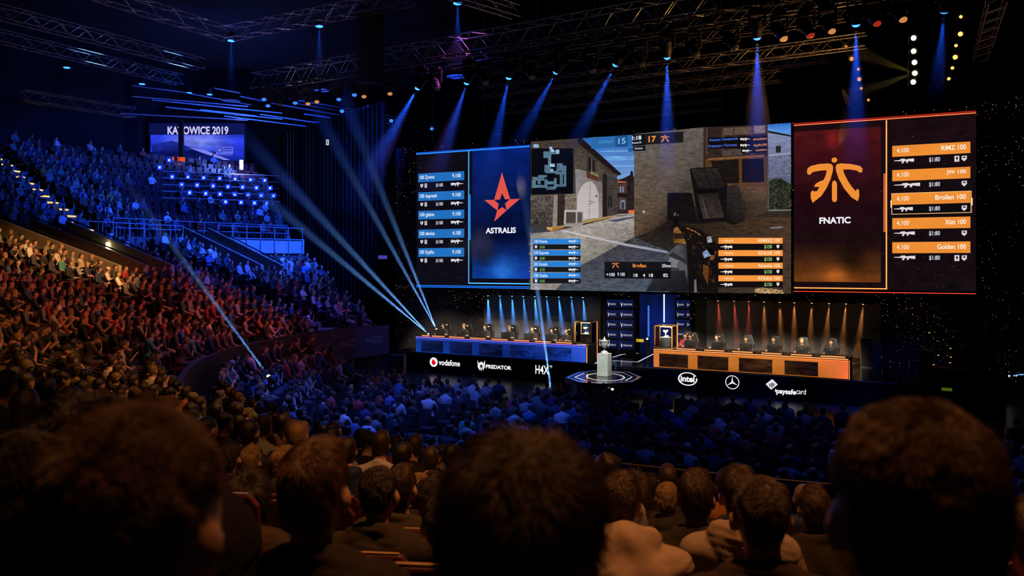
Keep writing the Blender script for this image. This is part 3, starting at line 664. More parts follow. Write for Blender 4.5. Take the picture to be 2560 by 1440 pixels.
# dark crates and boards
G([(1148, 598), (1345, 598), (1400, 850), (1148, 822)], (20, 15, 16), 0.4, 8); G([(1330, 402), (1380, 395), (1540, 386), (1565, 400), (1650, 560), (1640, 830), (1400, 850), (1370, 640)], (19, 14, 15), 0.4, 8)
G([(1340, 405), (1555, 394), (1632, 552), (1405, 566)], [(40, 33, 33), (42, 36, 35), (26, 21, 22), (34, 28, 28)], 0.5, 8); G([(1392, 612), (1560, 600), (1612, 798), (1442, 808)], [(40, 32, 30), (34, 27, 26), (52, 46, 42), (58, 50, 44)], 0.5, 8); G([(1635, 545), (1722, 530), (1806, 740), (1776, 822), (1700, 860), (1630, 840)], [(44, 38, 36), (46, 40, 38), (50, 42, 36), (34, 27, 24), (18, 14, 14), (16, 12, 13)], 0.5, 8)
G([(1440, 400), (1446, 400), (1508, 560), (1502, 560)], (14, 11, 12)); G([(1500, 396), (1505, 396), (1570, 556), (1565, 556)], (14, 11, 12)); G([(1430, 640), (1434, 640), (1482, 806), (1474, 806)], (92, 80, 70)); G([(1360, 575), (1560, 565), (1560, 592), (1420, 606)], (12, 9, 10))
# arms and weapon of the viewer
G([(1170, 1075), (1230, 1022), (1310, 1008), (1345, 1400), (975, 1400), (1075, 1200)], [(92, 93, 100), (84, 84, 88), (46, 44, 46), (22, 20, 23), (38, 38, 46), (62, 62, 70)], 0.3, 6)
G([(1160, 1110), (1190, 1080), (1310, 1150), (1312, 1180)], (44, 44, 48)); G([(1170, 1120), (1240, 1150), (1230, 1210), (1140, 1200)], (118, 118, 126), .25, 6); G([(1240, 1140), (1310, 1190), (1310, 1290), (1230, 1200)], (86, 86, 92), .3, 6); G([(1080, 1240), (1290, 1230), (1330, 1400), (980, 1400)], [(44, 43, 50), (34, 32, 36), (20, 18, 21), (34, 34, 42)], .3, 6)
GN = [(1190, 868), (1240, 858), (1420, 900), (1600, 1050), (1580, 1190), (1560, 1410), (1325, 1405), (1305, 1010), (1192, 1005)]
G(GN, (19, 15, 15), 0.5, 10)
G([(1204, 884), (1232, 876), (1275, 930), (1302, 1012), (1200, 1006), (1192, 940)], [(150, 104, 56), (140, 98, 52), (96, 62, 26), (150, 108, 40), (110, 72, 28), (40, 28, 20)], 0.6, 10); G([(1200, 930), (1278, 925), (1290, 975), (1200, 972)], (44, 30, 22), .5, 10)
strokes([(1240, 862), (1420, 905), (1600, 1050), (1560, 1150), (1330, 1010)], 170, 10, 5, ((96, 60, 30), (16, 12, 13)), .5); strokes([(1330, 1010), (1590, 1080), (1560, 1380), (1420, 1390)], 150, 9, 14, ((76, 44, 24), (14, 11, 12)), .8)
for x0, y0 in ((1300, 880), (1330, 892), (1360, 905), (1390, 925)): G([(x0, y0), (x0 + 22, y0 + 6), (x0 + 34, y0 + 22), (x0 + 20, y0 + 18)], (170, 108, 62), .4, 12)
G([(1436, 1085), (1470, 1060), (1505, 1110), (1450, 1130)], (128, 150, 190), .8, 14); G([(1510, 1085), (1550, 1075), (1530, 1140), (1490, 1150)], (116, 66, 40), .7, 12); G([(1480, 1040), (1530, 1060), (1540, 1110), (1500, 1100)], (9, 7, 8)); G([(1440, 1180), (1490, 1200), (1480, 1350), (1440, 1260)], (98, 56, 26), 0.6, 12)
G([(1205, 765), (1235, 765), (1245, 862), (1200, 866)], (15, 12, 13)); strokes([(1200, 758), (1240, 758), (1240, 790), (1200, 790)], 14, 3, 3, ((220, 190, 180), (120, 90, 90))); G([(1470, 962), (1490, 952), (1508, 956), (1516, 1002), (1478, 1006)], (150, 146, 150), 0.7, 14)
G([(1370, 1310), (1385, 1300), (1392, 1410), (1368, 1410)], (104, 108, 118)); G([(1860, 1385), (1910, 1368), (2080, 1392), (2105, 1418), (1880, 1416)], (170, 132, 84), 0.7, 12); strokes([(1860, 1375), (1920, 1368), (2080, 1385), (2110, 1418), (1880, 1418)], 60, 14, 6, ((255, 230, 180), (90, 60, 34)))
strokes([(900, 500), (1120, 500), (1120, 720), (900, 720)], 7, 4, 4, ((240, 180, 120), (200, 120, 60)))
g.build('picture', LEDM, rootM)
LY = g.lay + 2
def hud(name, fn):
    q = Pic(W, oM); q.lay = LY
    fn(q, lambda *a: [(1320 + x / 3.273, 300 + y / 3.273) for x, y in a]); return q.build(name, LEDM, rootM)
def tx(q, txt, x0, y, x1, cap, col, bold=0.02): q.text(txt, 1320 + x0 / 3.273, 300 + y / 3.273, 1320 + x1 / 3.273, cap / 3.273, col, bold)
def f_map(q, z):
    q.poly(z((43, 240), (385, 236), (385, 605), (43, 615)), (9, 11, 20))
    M1, M2 = (92, 124, 148), (150, 185, 215)
    for r in [(190, 228, 214, 290), (142, 262, 190, 316), (200, 255, 270, 285), (180, 290, 205, 372), (150, 372, 200, 430), (160, 420, 260, 440), (250, 360, 300, 420), (300, 378, 328, 425), (240, 425, 328, 450), (275, 450, 300, 540), (310, 450, 328, 545), (52, 470, 150, 500), (100, 455, 170, 475), (48, 500, 80, 560), (95, 500, 120, 530), (80, 535, 165, 558), (150, 490, 175, 560), (175, 505, 240, 530), (165, 548, 240, 574), (228, 480, 250, 560), (240, 530, 320, 550)]:
        q.lay -= 1; q.poly(z((r[0], r[1]), (r[2], r[1]), (r[2], r[3]), (r[0], r[3])), M1, 0.3, 8)
    q.lay += 1
    for r in [(192, 225, 214, 246), (245, 248, 272, 278), (205, 245, 230, 268), (195, 362, 235, 388), (200, 405, 222, 428), (60, 205, 105, 232)]:
        q.lay -= 1; q.poly(z((r[0], r[1]), (r[2], r[1]), (r[2], r[3]), (r[0], r[3])), M2, 0.5, 9)
hud('minimap', f_map)
def f_score(q, z):
    q.poly(z((533, 148), (865, 130), (865, 222), (533, 241)), (44, 104, 168)); q.poly(z((728, 140), (828, 134), (828, 222), (728, 228)), (30, 78, 132)); q.poly(z((832, 232), (872, 230), (872, 265), (832, 268)), (40, 92, 150))
    q.poly(z((865, 124), (970, 119), (970, 212), (865, 218)), (16, 18, 28)); q.poly(z((873, 222), (973, 217), (973, 256), (873, 261)), (16, 18, 24)); q.poly(z((970, 118), (1282, 102), (1282, 190), (970, 208)), (27, 25, 29))
    tx(q, 'ASTRALIS', 590, 200, 705, 24, (70, 150, 215)); tx(q, '15', 752, 204, 812, 48, (120, 185, 225)); tx(q, '1:18', 866, 172, 940, 34, (235, 235, 240), 0.03); tx(q, '17', 998, 190, 1060, 50, (238, 142, 60), 0.03)
    tx(q, 'Round 30', 866, 202, 940, 17, (200, 205, 215)); tx(q, 'Overtime', 886, 248, 952, 17, (205, 205, 210))
    q.poly([(1320 + (1098 + (x - 172) * .17) / 3.273, 300 + (135 + (y - 421) * .17) / 3.273) for x, y in LOGO_L], (238, 142, 60)); q.poly([(1320 + (1098 + (x - 172) * .17) / 3.273, 300 + (135 + (y - 421) * .17) / 3.273) for x, y in LOGO_R], (238, 142, 60)); q.disc(*[(1320 + 1133 / 3.273, 300 + 133 / 3.273), 1.6], (238, 142, 60))
hud('score_bar', f_score)
def f_feed(q, z):
    q.poly(z((1482, 152), (1965, 132), (1965, 205), (1482, 222)), (16, 12, 14)); q.poly(z((1482, 210), (1965, 192), (1965, 236), (1482, 240)), (18, 13, 15)); q.poly(z((1750, 242), (1965, 235), (1965, 272), (1750, 278)), (18, 13, 15))
    for y, x0, a, b in ((182, 1495, 'Premium I Smoketrade', 'smokers'), (232, 1488, 'Premium I Fortress', 'Xyp9x100')):
        tx(q, a, x0, y, x0 + 230, 21, (70, 110, 220)); q.rifle(1320 + 1745 / 3.273, 300 + (y - 34) / 3.273, 1320 + 1825 / 3.273, 300 + (y - 4) / 3.273, (225, 220, 215), True); tx(q, b, 1850, y - 8, 1960, 20, (220, 140, 80))
    q.rifle(1320 + 1762 / 3.273, 300 + 244 / 3.273, 1320 + 1840 / 3.273, 300 + 272 / 3.273, (225, 220, 215), True); tx(q, 'smokers', 1870, 262, 1960, 18, (220, 140, 80))
hud('kill_list', f_feed)
for i, y in enumerate((973, 1065, 1157, 1249)):
    def f_c(q, z):
        q.poly(z((57, y), (445, y), (445, y + 44), (57, y + 44)), (40, 128, 214)); q.poly(z((57, y + 45), (445, y + 45), (443, y + 87), (57, y + 87)), (24, 24, 28))
        tx(q, '100 ' + ['Premia', 'Dupreez', 'Zonada', 'Snake'][i], 68, y + 35, 175 + (i == 1) * 12, 26, (215, 228, 245)); tx(q, '$1' + ['85', '80', '50', '85'][i], 113, y + 76, 154, 20, (110, 165, 95))
        for k, c in ((6, (190, 215, 240)), (52, (225, 225, 225))): q.rifle(1320 + 348 / 3.273, 300 + (y + k) / 3.273, 1320 + 430 / 3.273, 300 + (y + k + 30) / 3.273, c, True)
        q.poly(z((73, y + 54), (92, y + 54), (92, y + 70), (82, y + 80), (73, y + 70)), (215, 215, 220))
    hud('player_card', f_c)
for i, y in enumerate((965, 1066, 1168, 1271)):
    def f_c(q, z):
        q.poly(z((1567, y), (2090, y), (2090, y + 48), (1567, y + 48)), (246, 150, 62)); q.poly(z((1567, y + 49), (2090, y + 49), (2090, y + 98), (1567, y + 98)), (18, 12, 13))
        tx(q, ['REMREZ', 'RDAniK', 'Rinaztie', 'ROldint'][i] + ' 100', 1890, y + 36, 2068, 27, (250, 225, 190)); tx(q, '$150', 1940, y + 84, 2003, 26, (150, 190, 120))
        q.rifle(1320 + 1590 / 3.273, 300 + (y + 10) / 3.273, 1320 + 1690 / 3.273, 300 + (y + 42) / 3.273, (250, 190, 130)); q.rifle(1320 + 1583 / 3.273, 300 + (y + 57) / 3.273, 1320 + 1680 / 3.273, 300 + (y + 92) / 3.273, (228, 222, 218))
        q.poly(z((2040, y + 58), (2063, y + 58), (2063, y + 76), (2051, y + 88), (2040, y + 76)), (215, 210, 205))
    hud('player_card', f_c)
def f_bot(q, z):
    q.poly(z((640, 1160), (1180, 1160), (1180, 1298), (640, 1294)), (20, 20, 25)); q.poly(z((640, 1232), (826, 1232), (826, 1294), (640, 1294)), (13, 15, 20)); q.poly(z((852, 1232), (1180, 1232), (1180, 1298), (852, 1296)), (14, 14, 18))
    q.poly([(1320 + (700 + (x - 172) * .14) / 3.273, 300 + (1165 + (y - 421) * .15) / 3.273) for x, y in LOGO_L], (222, 130, 60)); q.poly([(1320 + (700 + (x - 172) * .14) / 3.273, 300 + (1165 + (y - 421) * .15) / 3.273) for x, y in LOGO_R], (222, 130, 60))
    tx(q, 'Brollan', 870, 1206, 980, 30, (238, 142, 60)); tx(q, '20ms', 1106, 1206, 1178, 28, (215, 215, 220)); tx(q, '+100', 655, 1278, 724, 28, (225, 225, 230)); tx(q, '9 100', 746, 1276, 806, 28, (215, 220, 228))
    for t, a, b in (('18', 877, 910), ('4', 953, 971), ('18', 1003, 1036), ('82', 1118, 1157)): tx(q, t, a, 1284, b, 28, (228, 228, 232))
hud('stats_bar', f_bot)
def f_x(q, z): q.poly(z((948, 751), (972, 751), (972, 755), (948, 755)), (235, 235, 235)); q.poly(z((958, 741), (962, 741), (962, 765), (958, 765)), (235, 235, 235))
hud('crosshair', f_x)
# ------------------------------------------------------------------ bodies: one smooth surface grown over a skeleton of tapered limbs
def smin(a, b, k):
    h = np.clip(0.5 + 0.5 * (b - a) / k, 0, 1); return b + (a - b) * h - k * h * (1 - h)
class Body:
    """parts are tapered capsules ('c') and ellipsoids ('e') with a zone number; merged with a soft union"""
    def __init__(s, k=0.03): s.p = []; s.k = k
    def cap(s, a, b, ra, rb=None, zone=0, k=None): s.p.append(('c', np.array(a, float), np.array(b, float), ra, ra if rb is None else rb, zone, k or s.k)); return s
    def ell(s, c, r, zone=0, k=None, R=None): s.p.append(('e', np.array(c, float), np.array(r, float), R, None, zone, k or s.k)); return s
    def dist(s, X):
        out = None; best = None; zone = None
        for t, a, b, ra, rb, z, k in s.p:
            if t == 'c':
                ab = b - a; u = np.clip(((X - a) @ ab) / max(1e-9, ab @ ab), 0, 1)
                d = np.linalg.norm(X - a - u[..., None] * ab, axis=-1) - (ra + (rb - ra) * u)
            else:
                Y = X - a
                if ra is not None: Y = Y @ np.array(ra)
                q = np.linalg.norm(Y / b, axis=-1); g = np.linalg.norm(Y / (b * b), axis=-1)
                d = np.where(g > 1e-6, q * (q - 1) / np.maximum(g, 1e-6), -b.min())
            if out is None: out = d.copy(); best = d; zone = np.full(d.shape, z, np.int32)
            else:
                m = d < best; zone = np.where(m, z, zone); best = np.where(m, d, best); out = smin(out, d, k)
        return out, zone
    def bounds(s):
        lo = np.full(3, 1e9); hi = -lo
        for t, a, b, ra, rb, z, k in s.p:
            if t == 'c':
                r = max(ra, rb); lo = np.minimum(lo, np.minimum(a, b) - r); hi = np.maximum(hi, np.maximum(a, b) + r)
            else: lo = np.minimum(lo, a - b.max()); hi = np.maximum(hi, a + b.max())
        return lo - 0.05, hi + 0.05
    def mesh(s, h, wrinkle=None):
        lo, hi = s.bounds(); n = np.ceil((hi - lo) / h).astype(int) + 1
        ax = [lo[i] + h * np.arange(n[i]) for i in range(3)]
        X = np.stack(np.meshgrid(*ax, indexing='ij'), -1); V, _ = s.dist(X)
        if wrinkle: V = V + wrinkle(X)
        sgn = V < 0
        def crn(a): return [a[i:a.shape[0] - 1 + i, j:a.shape[1] - 1 + j, k:a.shape[2] - 1 + k] for i in (0, 1) for j in (0, 1) for k in (0, 1)]
        cs = crn(sgn); tot = sum(c.astype(np.int8) for c in cs); act = (tot > 0) & (tot < 8)
        idx = np.full(act.shape, -1, np.int64); idx[act] = np.arange(act.sum()); ijk = np.argwhere(act)
        vals = [c[act] for c in crn(V)]; off = [(i, j, k) for i in (0, 1) for j in (0, 1) for k in (0, 1)]
        pos = np.zeros((len(ijk), 3)); cnt = np.zeros(len(ijk))
        for e0 in range(8):
            for ax_ in range(3):
                if off[e0][ax_] == 0:
                    o2 = list(off[e0]); o2[ax_] = 1; e1 = off.index(tuple(o2)); va, vb = vals[e0], vals[e1]
                    m = (va < 0) != (vb < 0); t = np.where(m, va / np.where(m, va - vb, 1), 0)
                    p = np.array(off[e0], float)[None] + t[:, None] * np.eye(3)[ax_]
                    pos += np.where(m[:, None], p, 0); cnt += m
        vs = lo + (ijk + pos / cnt[:, None]) * h
        faces = []
        for a in range(3):
            b, c = (a + 1) % 3, (a + 2) % 3
            s0 = np.take(sgn, range(0, sgn.shape[a] - 1), a); s1 = np.take(sgn, range(1, sgn.shape[a]), a)
            e = np.argwhere(s0 != s1)
            e = e[(e[:, b] > 0) & (e[:, c] > 0) & (e[:, b] < sgn.shape[b] - 1) & (e[:, c] < sgn.shape[c] - 1)]
            flip = s0[tuple(e.T)]
            q = []
            for db, dc in ((1, 1), (0, 1), (0, 0), (1, 0)):
                w = e.copy(); w[:, b] -= db; w[:, c] -= dc; q.append(idx[tuple(w.T)])
            q = np.stack(q, 1); q[~flip] = q[~flip][:, ::-1]; faces.append(q)
        return vs, np.concatenate(faces), s.dist(vs)[1]
def mesh_np(name, vs, fs, mats, mi=None, smooth=True):
    me = bpy.data.meshes.new(name); me.vertices.add(len(vs)); me.vertices.foreach_set('co', np.asarray(vs, np.float32).ravel())
    k = fs.shape[1]; me.loops.add(fs.size); me.loops.foreach_set('vertex_index', fs.astype(np.int32).ravel())
    me.polygons.add(len(fs)); me.polygons.foreach_set('loop_start', np.arange(0, fs.size, k, dtype=np.int32)); me.polygons.foreach_set('loop_total', np.full(len(fs), k, np.int32))
    for m in mats: me.materials.append(m)
    if mi is not None: me.polygons.foreach_set('material_index', np.asarray(mi, np.int32))
    me.polygons.foreach_set('use_smooth', np.full(len(fs), smooth)); me.update(calc_edges=True); me.validate()
    return me
SKIN, HAIR, TOP, LEGS, SHOE = 0, 1, 2, 3, 4
def rx(v, a):                          # turn about the x axis
    c, s_ = math.cos(a), math.sin(a); return (v[0], v[1] * c - v[2] * s_, v[1] * s_ + v[2] * c)
def seated(pose='lap', lean=0.0, turn=0.0, hair='short', broad=1.0, hood=False, headset=False, hands=True, nod=0.0, upper=False, ear=1.0):
    """person on a seat 0.45 high, origin on the floor under the hips, facing +y"""
    B = Body(0.035); hip = np.array((0, -0.02, 0.50))
    def T(x, y, z): q = rx((x, y, z - 0.50), -lean); return np.array((q[0], q[1] - 0.02, q[2] + 0.50))
    w = broad
    B.ell(T(0, 0, .53), (.175 * w, .125, .12), LEGS); B.ell(T(0, -.01, .67), (.175 * w, .125, .16), TOP); B.ell(T(0, -.03, .56), (.186 * w, .15, .13), TOP); B.ell(T(0, -.02, .85), (.195 * w, .125, .18), TOP, 0.06)
    B.cap(T(-.15 * w, -.02, .965), T(.15 * w, -.02, .965), .062, .062, TOP, 0.06); B.cap(T(-.06, -.02, 1.0), T(.06, -.02, 1.0), .06, .06, TOP, 0.05)
    B.cap(T(0, -.02, 1.0), T(0, .005, 1.12), .056, .052, SKIN, 0.02)
    hc = T(0, 0.02, 1.20); ct, st_ = math.cos(turn), math.sin(turn)
    def H(x, y, z):                    # point of the head, turned on the neck
        q = rx((x, y, z), -nod); return hc + np.array((q[0] * ct - q[1] * st_, q[0] * st_ + q[1] * ct, q[2]))
    Rz = [[ct, st_, 0], [-st_, ct, 0], [0, 0, 1]]; Rz = np.array(Rz).T.tolist()
    B.ell(H(0, 0, .02), (.076, .094, .098), SKIN, 0.02, Rz); B.ell(H(0, .03, -.045), (.058, .066, .075), SKIN, 0.03, Rz)
    B.cap(H(0, .088, .0), H(0, .103, -.025), .011, .014, SKIN, 0.012); B.cap(H(-.03, .075, .018), H(.03, .075, .018), .014, .014, SKIN, 0.012)
    B.ell(H(0, .082, -.062), (.024, .014, .012), SKIN, 0.01, Rz)
    for sx in (-1, 1): B.ell(H((.085 if ear == 1 else .081) * sx, -.006 if ear == 1 else .012, -.012), (.012 * ear, .027 * ear, .035 * ear), SKIN, 0.008, Rz); B.ell(H(.078 * sx, 0, -.015), (.012, .02, .025), SKIN, 0.01, Rz)
    if hair == 'short': B.ell(H(0, -.014, .042), (.083, .098, .090), HAIR, 0.008, Rz); B.ell(H(0, -.05, -.01), (.07, .058, .07), HAIR, 0.02, Rz)
    elif hair == 'quiff': B.ell(H(0, -.01, .048), (.084, .104, .095), HAIR, 0.008, Rz); B.ell(H(0.01, .03, .115), (.055, .06, .03), HAIR, 0.02, Rz); B.ell(H(0, -.05, -.01), (.07, .058, .07), HAIR, 0.02, Rz)
    elif hair == 'long':
        B.ell(H(0, -.018, .03), (.092, .104, .105), HAIR, 0.01, Rz); B.cap(H(0, -.06, 0), H(0, -.10, -.22), .075, .07, HAIR, 0.04)
        for sx in (-1, 1): B.cap(H(.07 * sx, -.02, 0), H(.075 * sx, -.03, -.18), .03, .03, HAIR, 0.02)
    elif hair == 'wavy':
        B.ell(H(0, -.015, .035), (.096, .108, .098), HAIR, 0.01, Rz); B.ell(H(0, -.05, -.12), (.100, .082, .20), HAIR, 0.03, Rz)
    elif hair == 'curly':
        B.ell(H(0, -.018, .045), (.090, .106, .095), HAIR, 0.01, Rz)
        r_ = random.Random(3)
        for i in range(22):
            a, e = r_.uniform(0, 2 * PI), r_.uniform(-.2, 1.3); B.ell(H(.082 * math.cos(a) * math.cos(e), -.018 + .098 * math.sin(a) * math.cos(e), .045 + .088 * math.sin(e)), (.022, .022, .022), HAIR, 0.012)
    elif hair == 'cap':
        B.ell(H(0, -.008, .05), (.086, .102, .08), TOP, 0.006, Rz); B.cap(H(-.04, .1, .045), H(.04, .1, .045), .012, .012, TOP, 0.01); B.cap(H(-.03, .13, .038), H(.03, .13, .038), .01, .01, TOP, 0.03)
    elif hair == 'bald': pass
    if hood:
        B.ell(T(0, -.085, 1.045), (.125, .065, .055), TOP, 0.03); B.ell(T(0, -.105, .985), (.095, .05, .085), TOP, 0.03)
        for sx in (-1, 1): B.cap(T(.115 * sx, -.085, 1.03), T(.02 * sx, -.145, .895), .016, .018, TOP, 0.015)
        for sx in (-1, 1): B.cap(T(.115 * sx, -.06, 1.06), T(.06 * sx, .08, 1.03), .034, .026, TOP, 0.02)
    else:
        for i in range(10):           # collar
            a0, a1 = 2 * PI * i / 10, 2 * PI * (i + 1) / 10
            B.cap(T(.066 * math.cos(a0), -.012 + .066 * math.sin(a0), 1.048 - .018 * math.sin(a0)), T(.066 * math.cos(a1), -.012 + .066 * math.sin(a1), 1.048 - .018 * math.sin(a1)), .014, .014, TOP, 0.008)
    ZH = 5
    if headset:
        for sx in (-1, 1): B.ell(H(.086 * sx, .0, -.01), (.022, .040, .046), ZH, 0.004, Rz)
        pv = None
        for i in range(9):
            a = PI * i / 8; q = H(.092 * math.cos(a), -.005, .012 + .125 * math.sin(a))
            if pv is not None: B.cap(pv, q, .011, .011, ZH, 0.004)
            pv = q
        B.cap(H(-.085, .02, -.02), H(-.045, .105, -.062), .007, .007, ZH, 0.003)
    # arms: shoulder, elbow, wrist, palm
    def arm(sx, el, wr, hand_dir=(0, 1, 0), sleeve=True):
        sh = T(.19 * w * sx, -.02, .955); el, wr = np.array(el), np.array(wr); d = np.array(hand_dir, float); d /= np.linalg.norm(d)
        B.cap(sh, el, .064, .054, TOP, 0.03); B.cap(el, wr, .052 if sleeve else .042, .038 if sleeve else .031, TOP if sleeve else SKIN, 0.02)
        if not hands: B.cap(wr, wr + d * .09, .034, .03, SKIN, 0.02); return
        B.ell(wr + d * .055, (.036, .045, .026), SKIN, 0.02)
        sd = np.cross(d, (0, 0, 1)); sd = sd / max(1e-6, np.linalg.norm(sd)) if np.linalg.norm(sd) > 1e-3 else np.array((1., 0, 0))
        for i, ln in enumerate((.055, .066, .062, .048)):
            b0 = wr + d * .085 + sd * (i - 1.5) * .019; m = b0 + d * ln * .55 + np.array((0, 0, -.012)); B.cap(b0, m, .0095, .009, SKIN, 0.006); B.cap(m, m + d * ln * .4 + np.array((0, 0, -.02)), .009, .008, SKIN, 0.006)
        t0 = wr + d * .04 - sd * .03 * sx; B.cap(t0, t0 + d * .045 - sd * .018 * sx, .011, .009, SKIN, 0.006)
    for sx in (-1, 1):
        if pose == 'lap': arm(sx, T(.25 * w * sx, .04, .70), (.11 * sx, .26, .60), (-.6 * sx, .8, -.2))
        elif pose == 'thigh': arm(sx, T(.26 * w * sx, .06, .70), (.17 * sx, .33, .60), (0, 1, -.25), False)
        elif pose == 'crossed': arm(sx, T(.24 * w * sx, .09, .74), T(-.10 * sx, .16 + .035 * sx, .80), (-sx, .05, .05))
        elif pose == 'chin': 
            if sx > 0: arm(sx, (.17, .26, .68), (.07, .22 + .5 * lean, .98), (-.3, -.25, .9), False)
            else: arm(sx, T(-.25 * w, .07, .70), (.02, .27, .63), (.9, .4, 0))
        elif pose == 'clap': arm(sx, T(.24 * w * sx, .10, .74), (.05 * sx, .30, .86), (-.25 * sx, .85, .45), False)
        elif pose == 'knees': arm(sx, (.20 * sx, .24 + lean * .2, .66), (.05 * sx, .46, .60), (-.5 * sx, .8, -.3))
        elif pose == 'phone':
            if sx > 0: arm(sx, T(.23 * w, .12, .76), (.06, .34, .95), (-.2, .6, .8), False)
            else: arm(sx, T(-.25 * w, .05, .70), (-.10, .28, .60), (.4, .9, -.2))
        elif pose == 'desk': arm(sx, T(.27 * w * sx, .08, .74), (.16 * sx + .03, .38, .80), (0, 1, -.05), False)
    if not upper:
        for sx in (-1, 1):
            kn = (.15 * sx, .43, .50); an = (.14 * sx, .40, .09)
            B.cap((.09 * sx, -.01, .51), kn, .085, .062, LEGS, 0.03); B.cap(kn, an, .060, .042, LEGS, 0.02)
            B.cap((.14 * sx, .37, .05), (.15 * sx, .54, .04), .045, .038, SHOE, 0.02)
    return B
def cut_face(vs, fs, zone, B):         # hair stays off the face
    return zone
cloth_top = pbr('cloth top', (0.1, 0.1, 0.1), 0.85, noise=0.18, scale=9, bump=0.35, bscale=22, objcol=True)
skin_m = pbr('skin', (0.42, 0.25, 0.175), 0.5, noise=0.1, scale=25)
def hair_material(name, c): return pbr(name, c, 0.42, noise=0.45, scale=60, bump=0.25, bscale=320)
HAIRM = [hair_material('hair dark brown', (0.022, 0.015, 0.011)), hair_material('hair brown', (0.042, 0.026, 0.016)), hair_material('hair fair', (0.20, 0.13, 0.065)), hair_material('hair black', (0.012, 0.010, 0.010)), hair_material('hair chestnut', (0.085, 0.047, 0.024))]
jeans = pbr('jeans', (0.035, 0.045, 0.075), 0.85, noise=0.2, scale=12, bump=0.2, bscale=40)
shoe_m = pbr('shoe', (0.03, 0.03, 0.03), 0.6, noise=0.2)
plastic = pbr('black plastic', (0.012, 0.012, 0.013), 0.35, noise=0.15)
def body_mesh(name, B, h, hairm, extra=None):
    vs, fs, z = B.mesh(h)
    fz = z[fs]; fz = np.where((fz[:, 0] == fz[:, 1]) | (fz[:, 0] == fz[:, 2]), fz[:, 0], fz[:, 1])
    return mesh_np(name, vs, fs, [skin_m, hairm, cloth_top, jeans, shoe_m, plastic], fz)
# ------------------------------------------------------------------ lamps with a beam in the haze
HAZE = {}
def haze(d):
    if d not in HAZE: HAZE[d] = haze_mat('stage haze', d, (0.95, 0.97, 1.0))
    return HAZE[d]
def beam(loc, target, deg, color, watt, length, density, label, r0=0.05, blend=0.6, start=0.06):
    """a spot lamp and the stretch of smoky air it shines through"""
    loc, target = Vector(loc), Vector(target); d = (target - loc).normalized()
    spot('lamp_light', loc + d * start, target, color, watt, deg, blend, 0.03)
    hv = math.radians(deg / 2) * 1.12
    r1 = r0 * 0.6 + length * math.tan(hv)
    o = MB().tube((0, 0, 0.0), (0, 0, 1), r0 * 0.6, r1, n=20).build('haze_beam', haze(density))
    o.location = loc + d * (start + 0.02); o.rotation_euler = d.to_track_quat('Z', 'Y').to_euler(); o.scale = (1, 1, length)
    return tag(o, label, 'light beam', kind='stuff')
LENS = {}
def lens_mat(key, c, s):
    if key not in LENS: LENS[key] = emis('lens ' + key, c, s)
    return LENS[key]
def moving_head(loc, target, lens, label, group=None, s=1.0, hang=True):
    """moving head: base, yoke and head with its lens; loc is the lens"""
    loc, target = Vector(loc), Vector(target); d = (target - loc).normalized()
    piv = loc - d * 0.30 * s; up = 1 if hang else -1
    root = empty('moving_head_light', piv + Vector((0, 0, 0.42 * s * up)), SROT, label, 'stage light', group)
    B0 = Vector((0, 0, 0)); pv = Vector((0, 0, -0.42 * s * up))
    MB().box((0, 0, 0), (0.34 * s, 0.26 * s, 0.14 * s)).build('base', black, root, bevel=0.02)
    y = MB()
    for sx in (-1, 1): y.box((0.20 * s * sx, 0, -0.22 * s * up), (0.05 * s, 0.11 * s, 0.48 * s))
    y.box((0, 0, -0.09 * s * up), (0.44 * s, 0.12 * s, 0.06 * s)); y.build('yoke', black, root)
    dl = Matrix.Rotation(-SROT, 3, 'Z') @ d
    h = MB(); h.tube(pv - dl * 0.16 * s, pv + dl * 0.05 * s, 0.15 * s, 0.16 * s, 14).tube(pv + dl * 0.05 * s, pv + dl * 0.285 * s, 0.15 * s, 0.115 * s, 14).build('head', black, root)
    MB().ell(pv + dl * 0.285 * s, (0.10 * s, 0.10 * s, 0.075 * s), 14, 8).build('lens', lens, root)
    return root
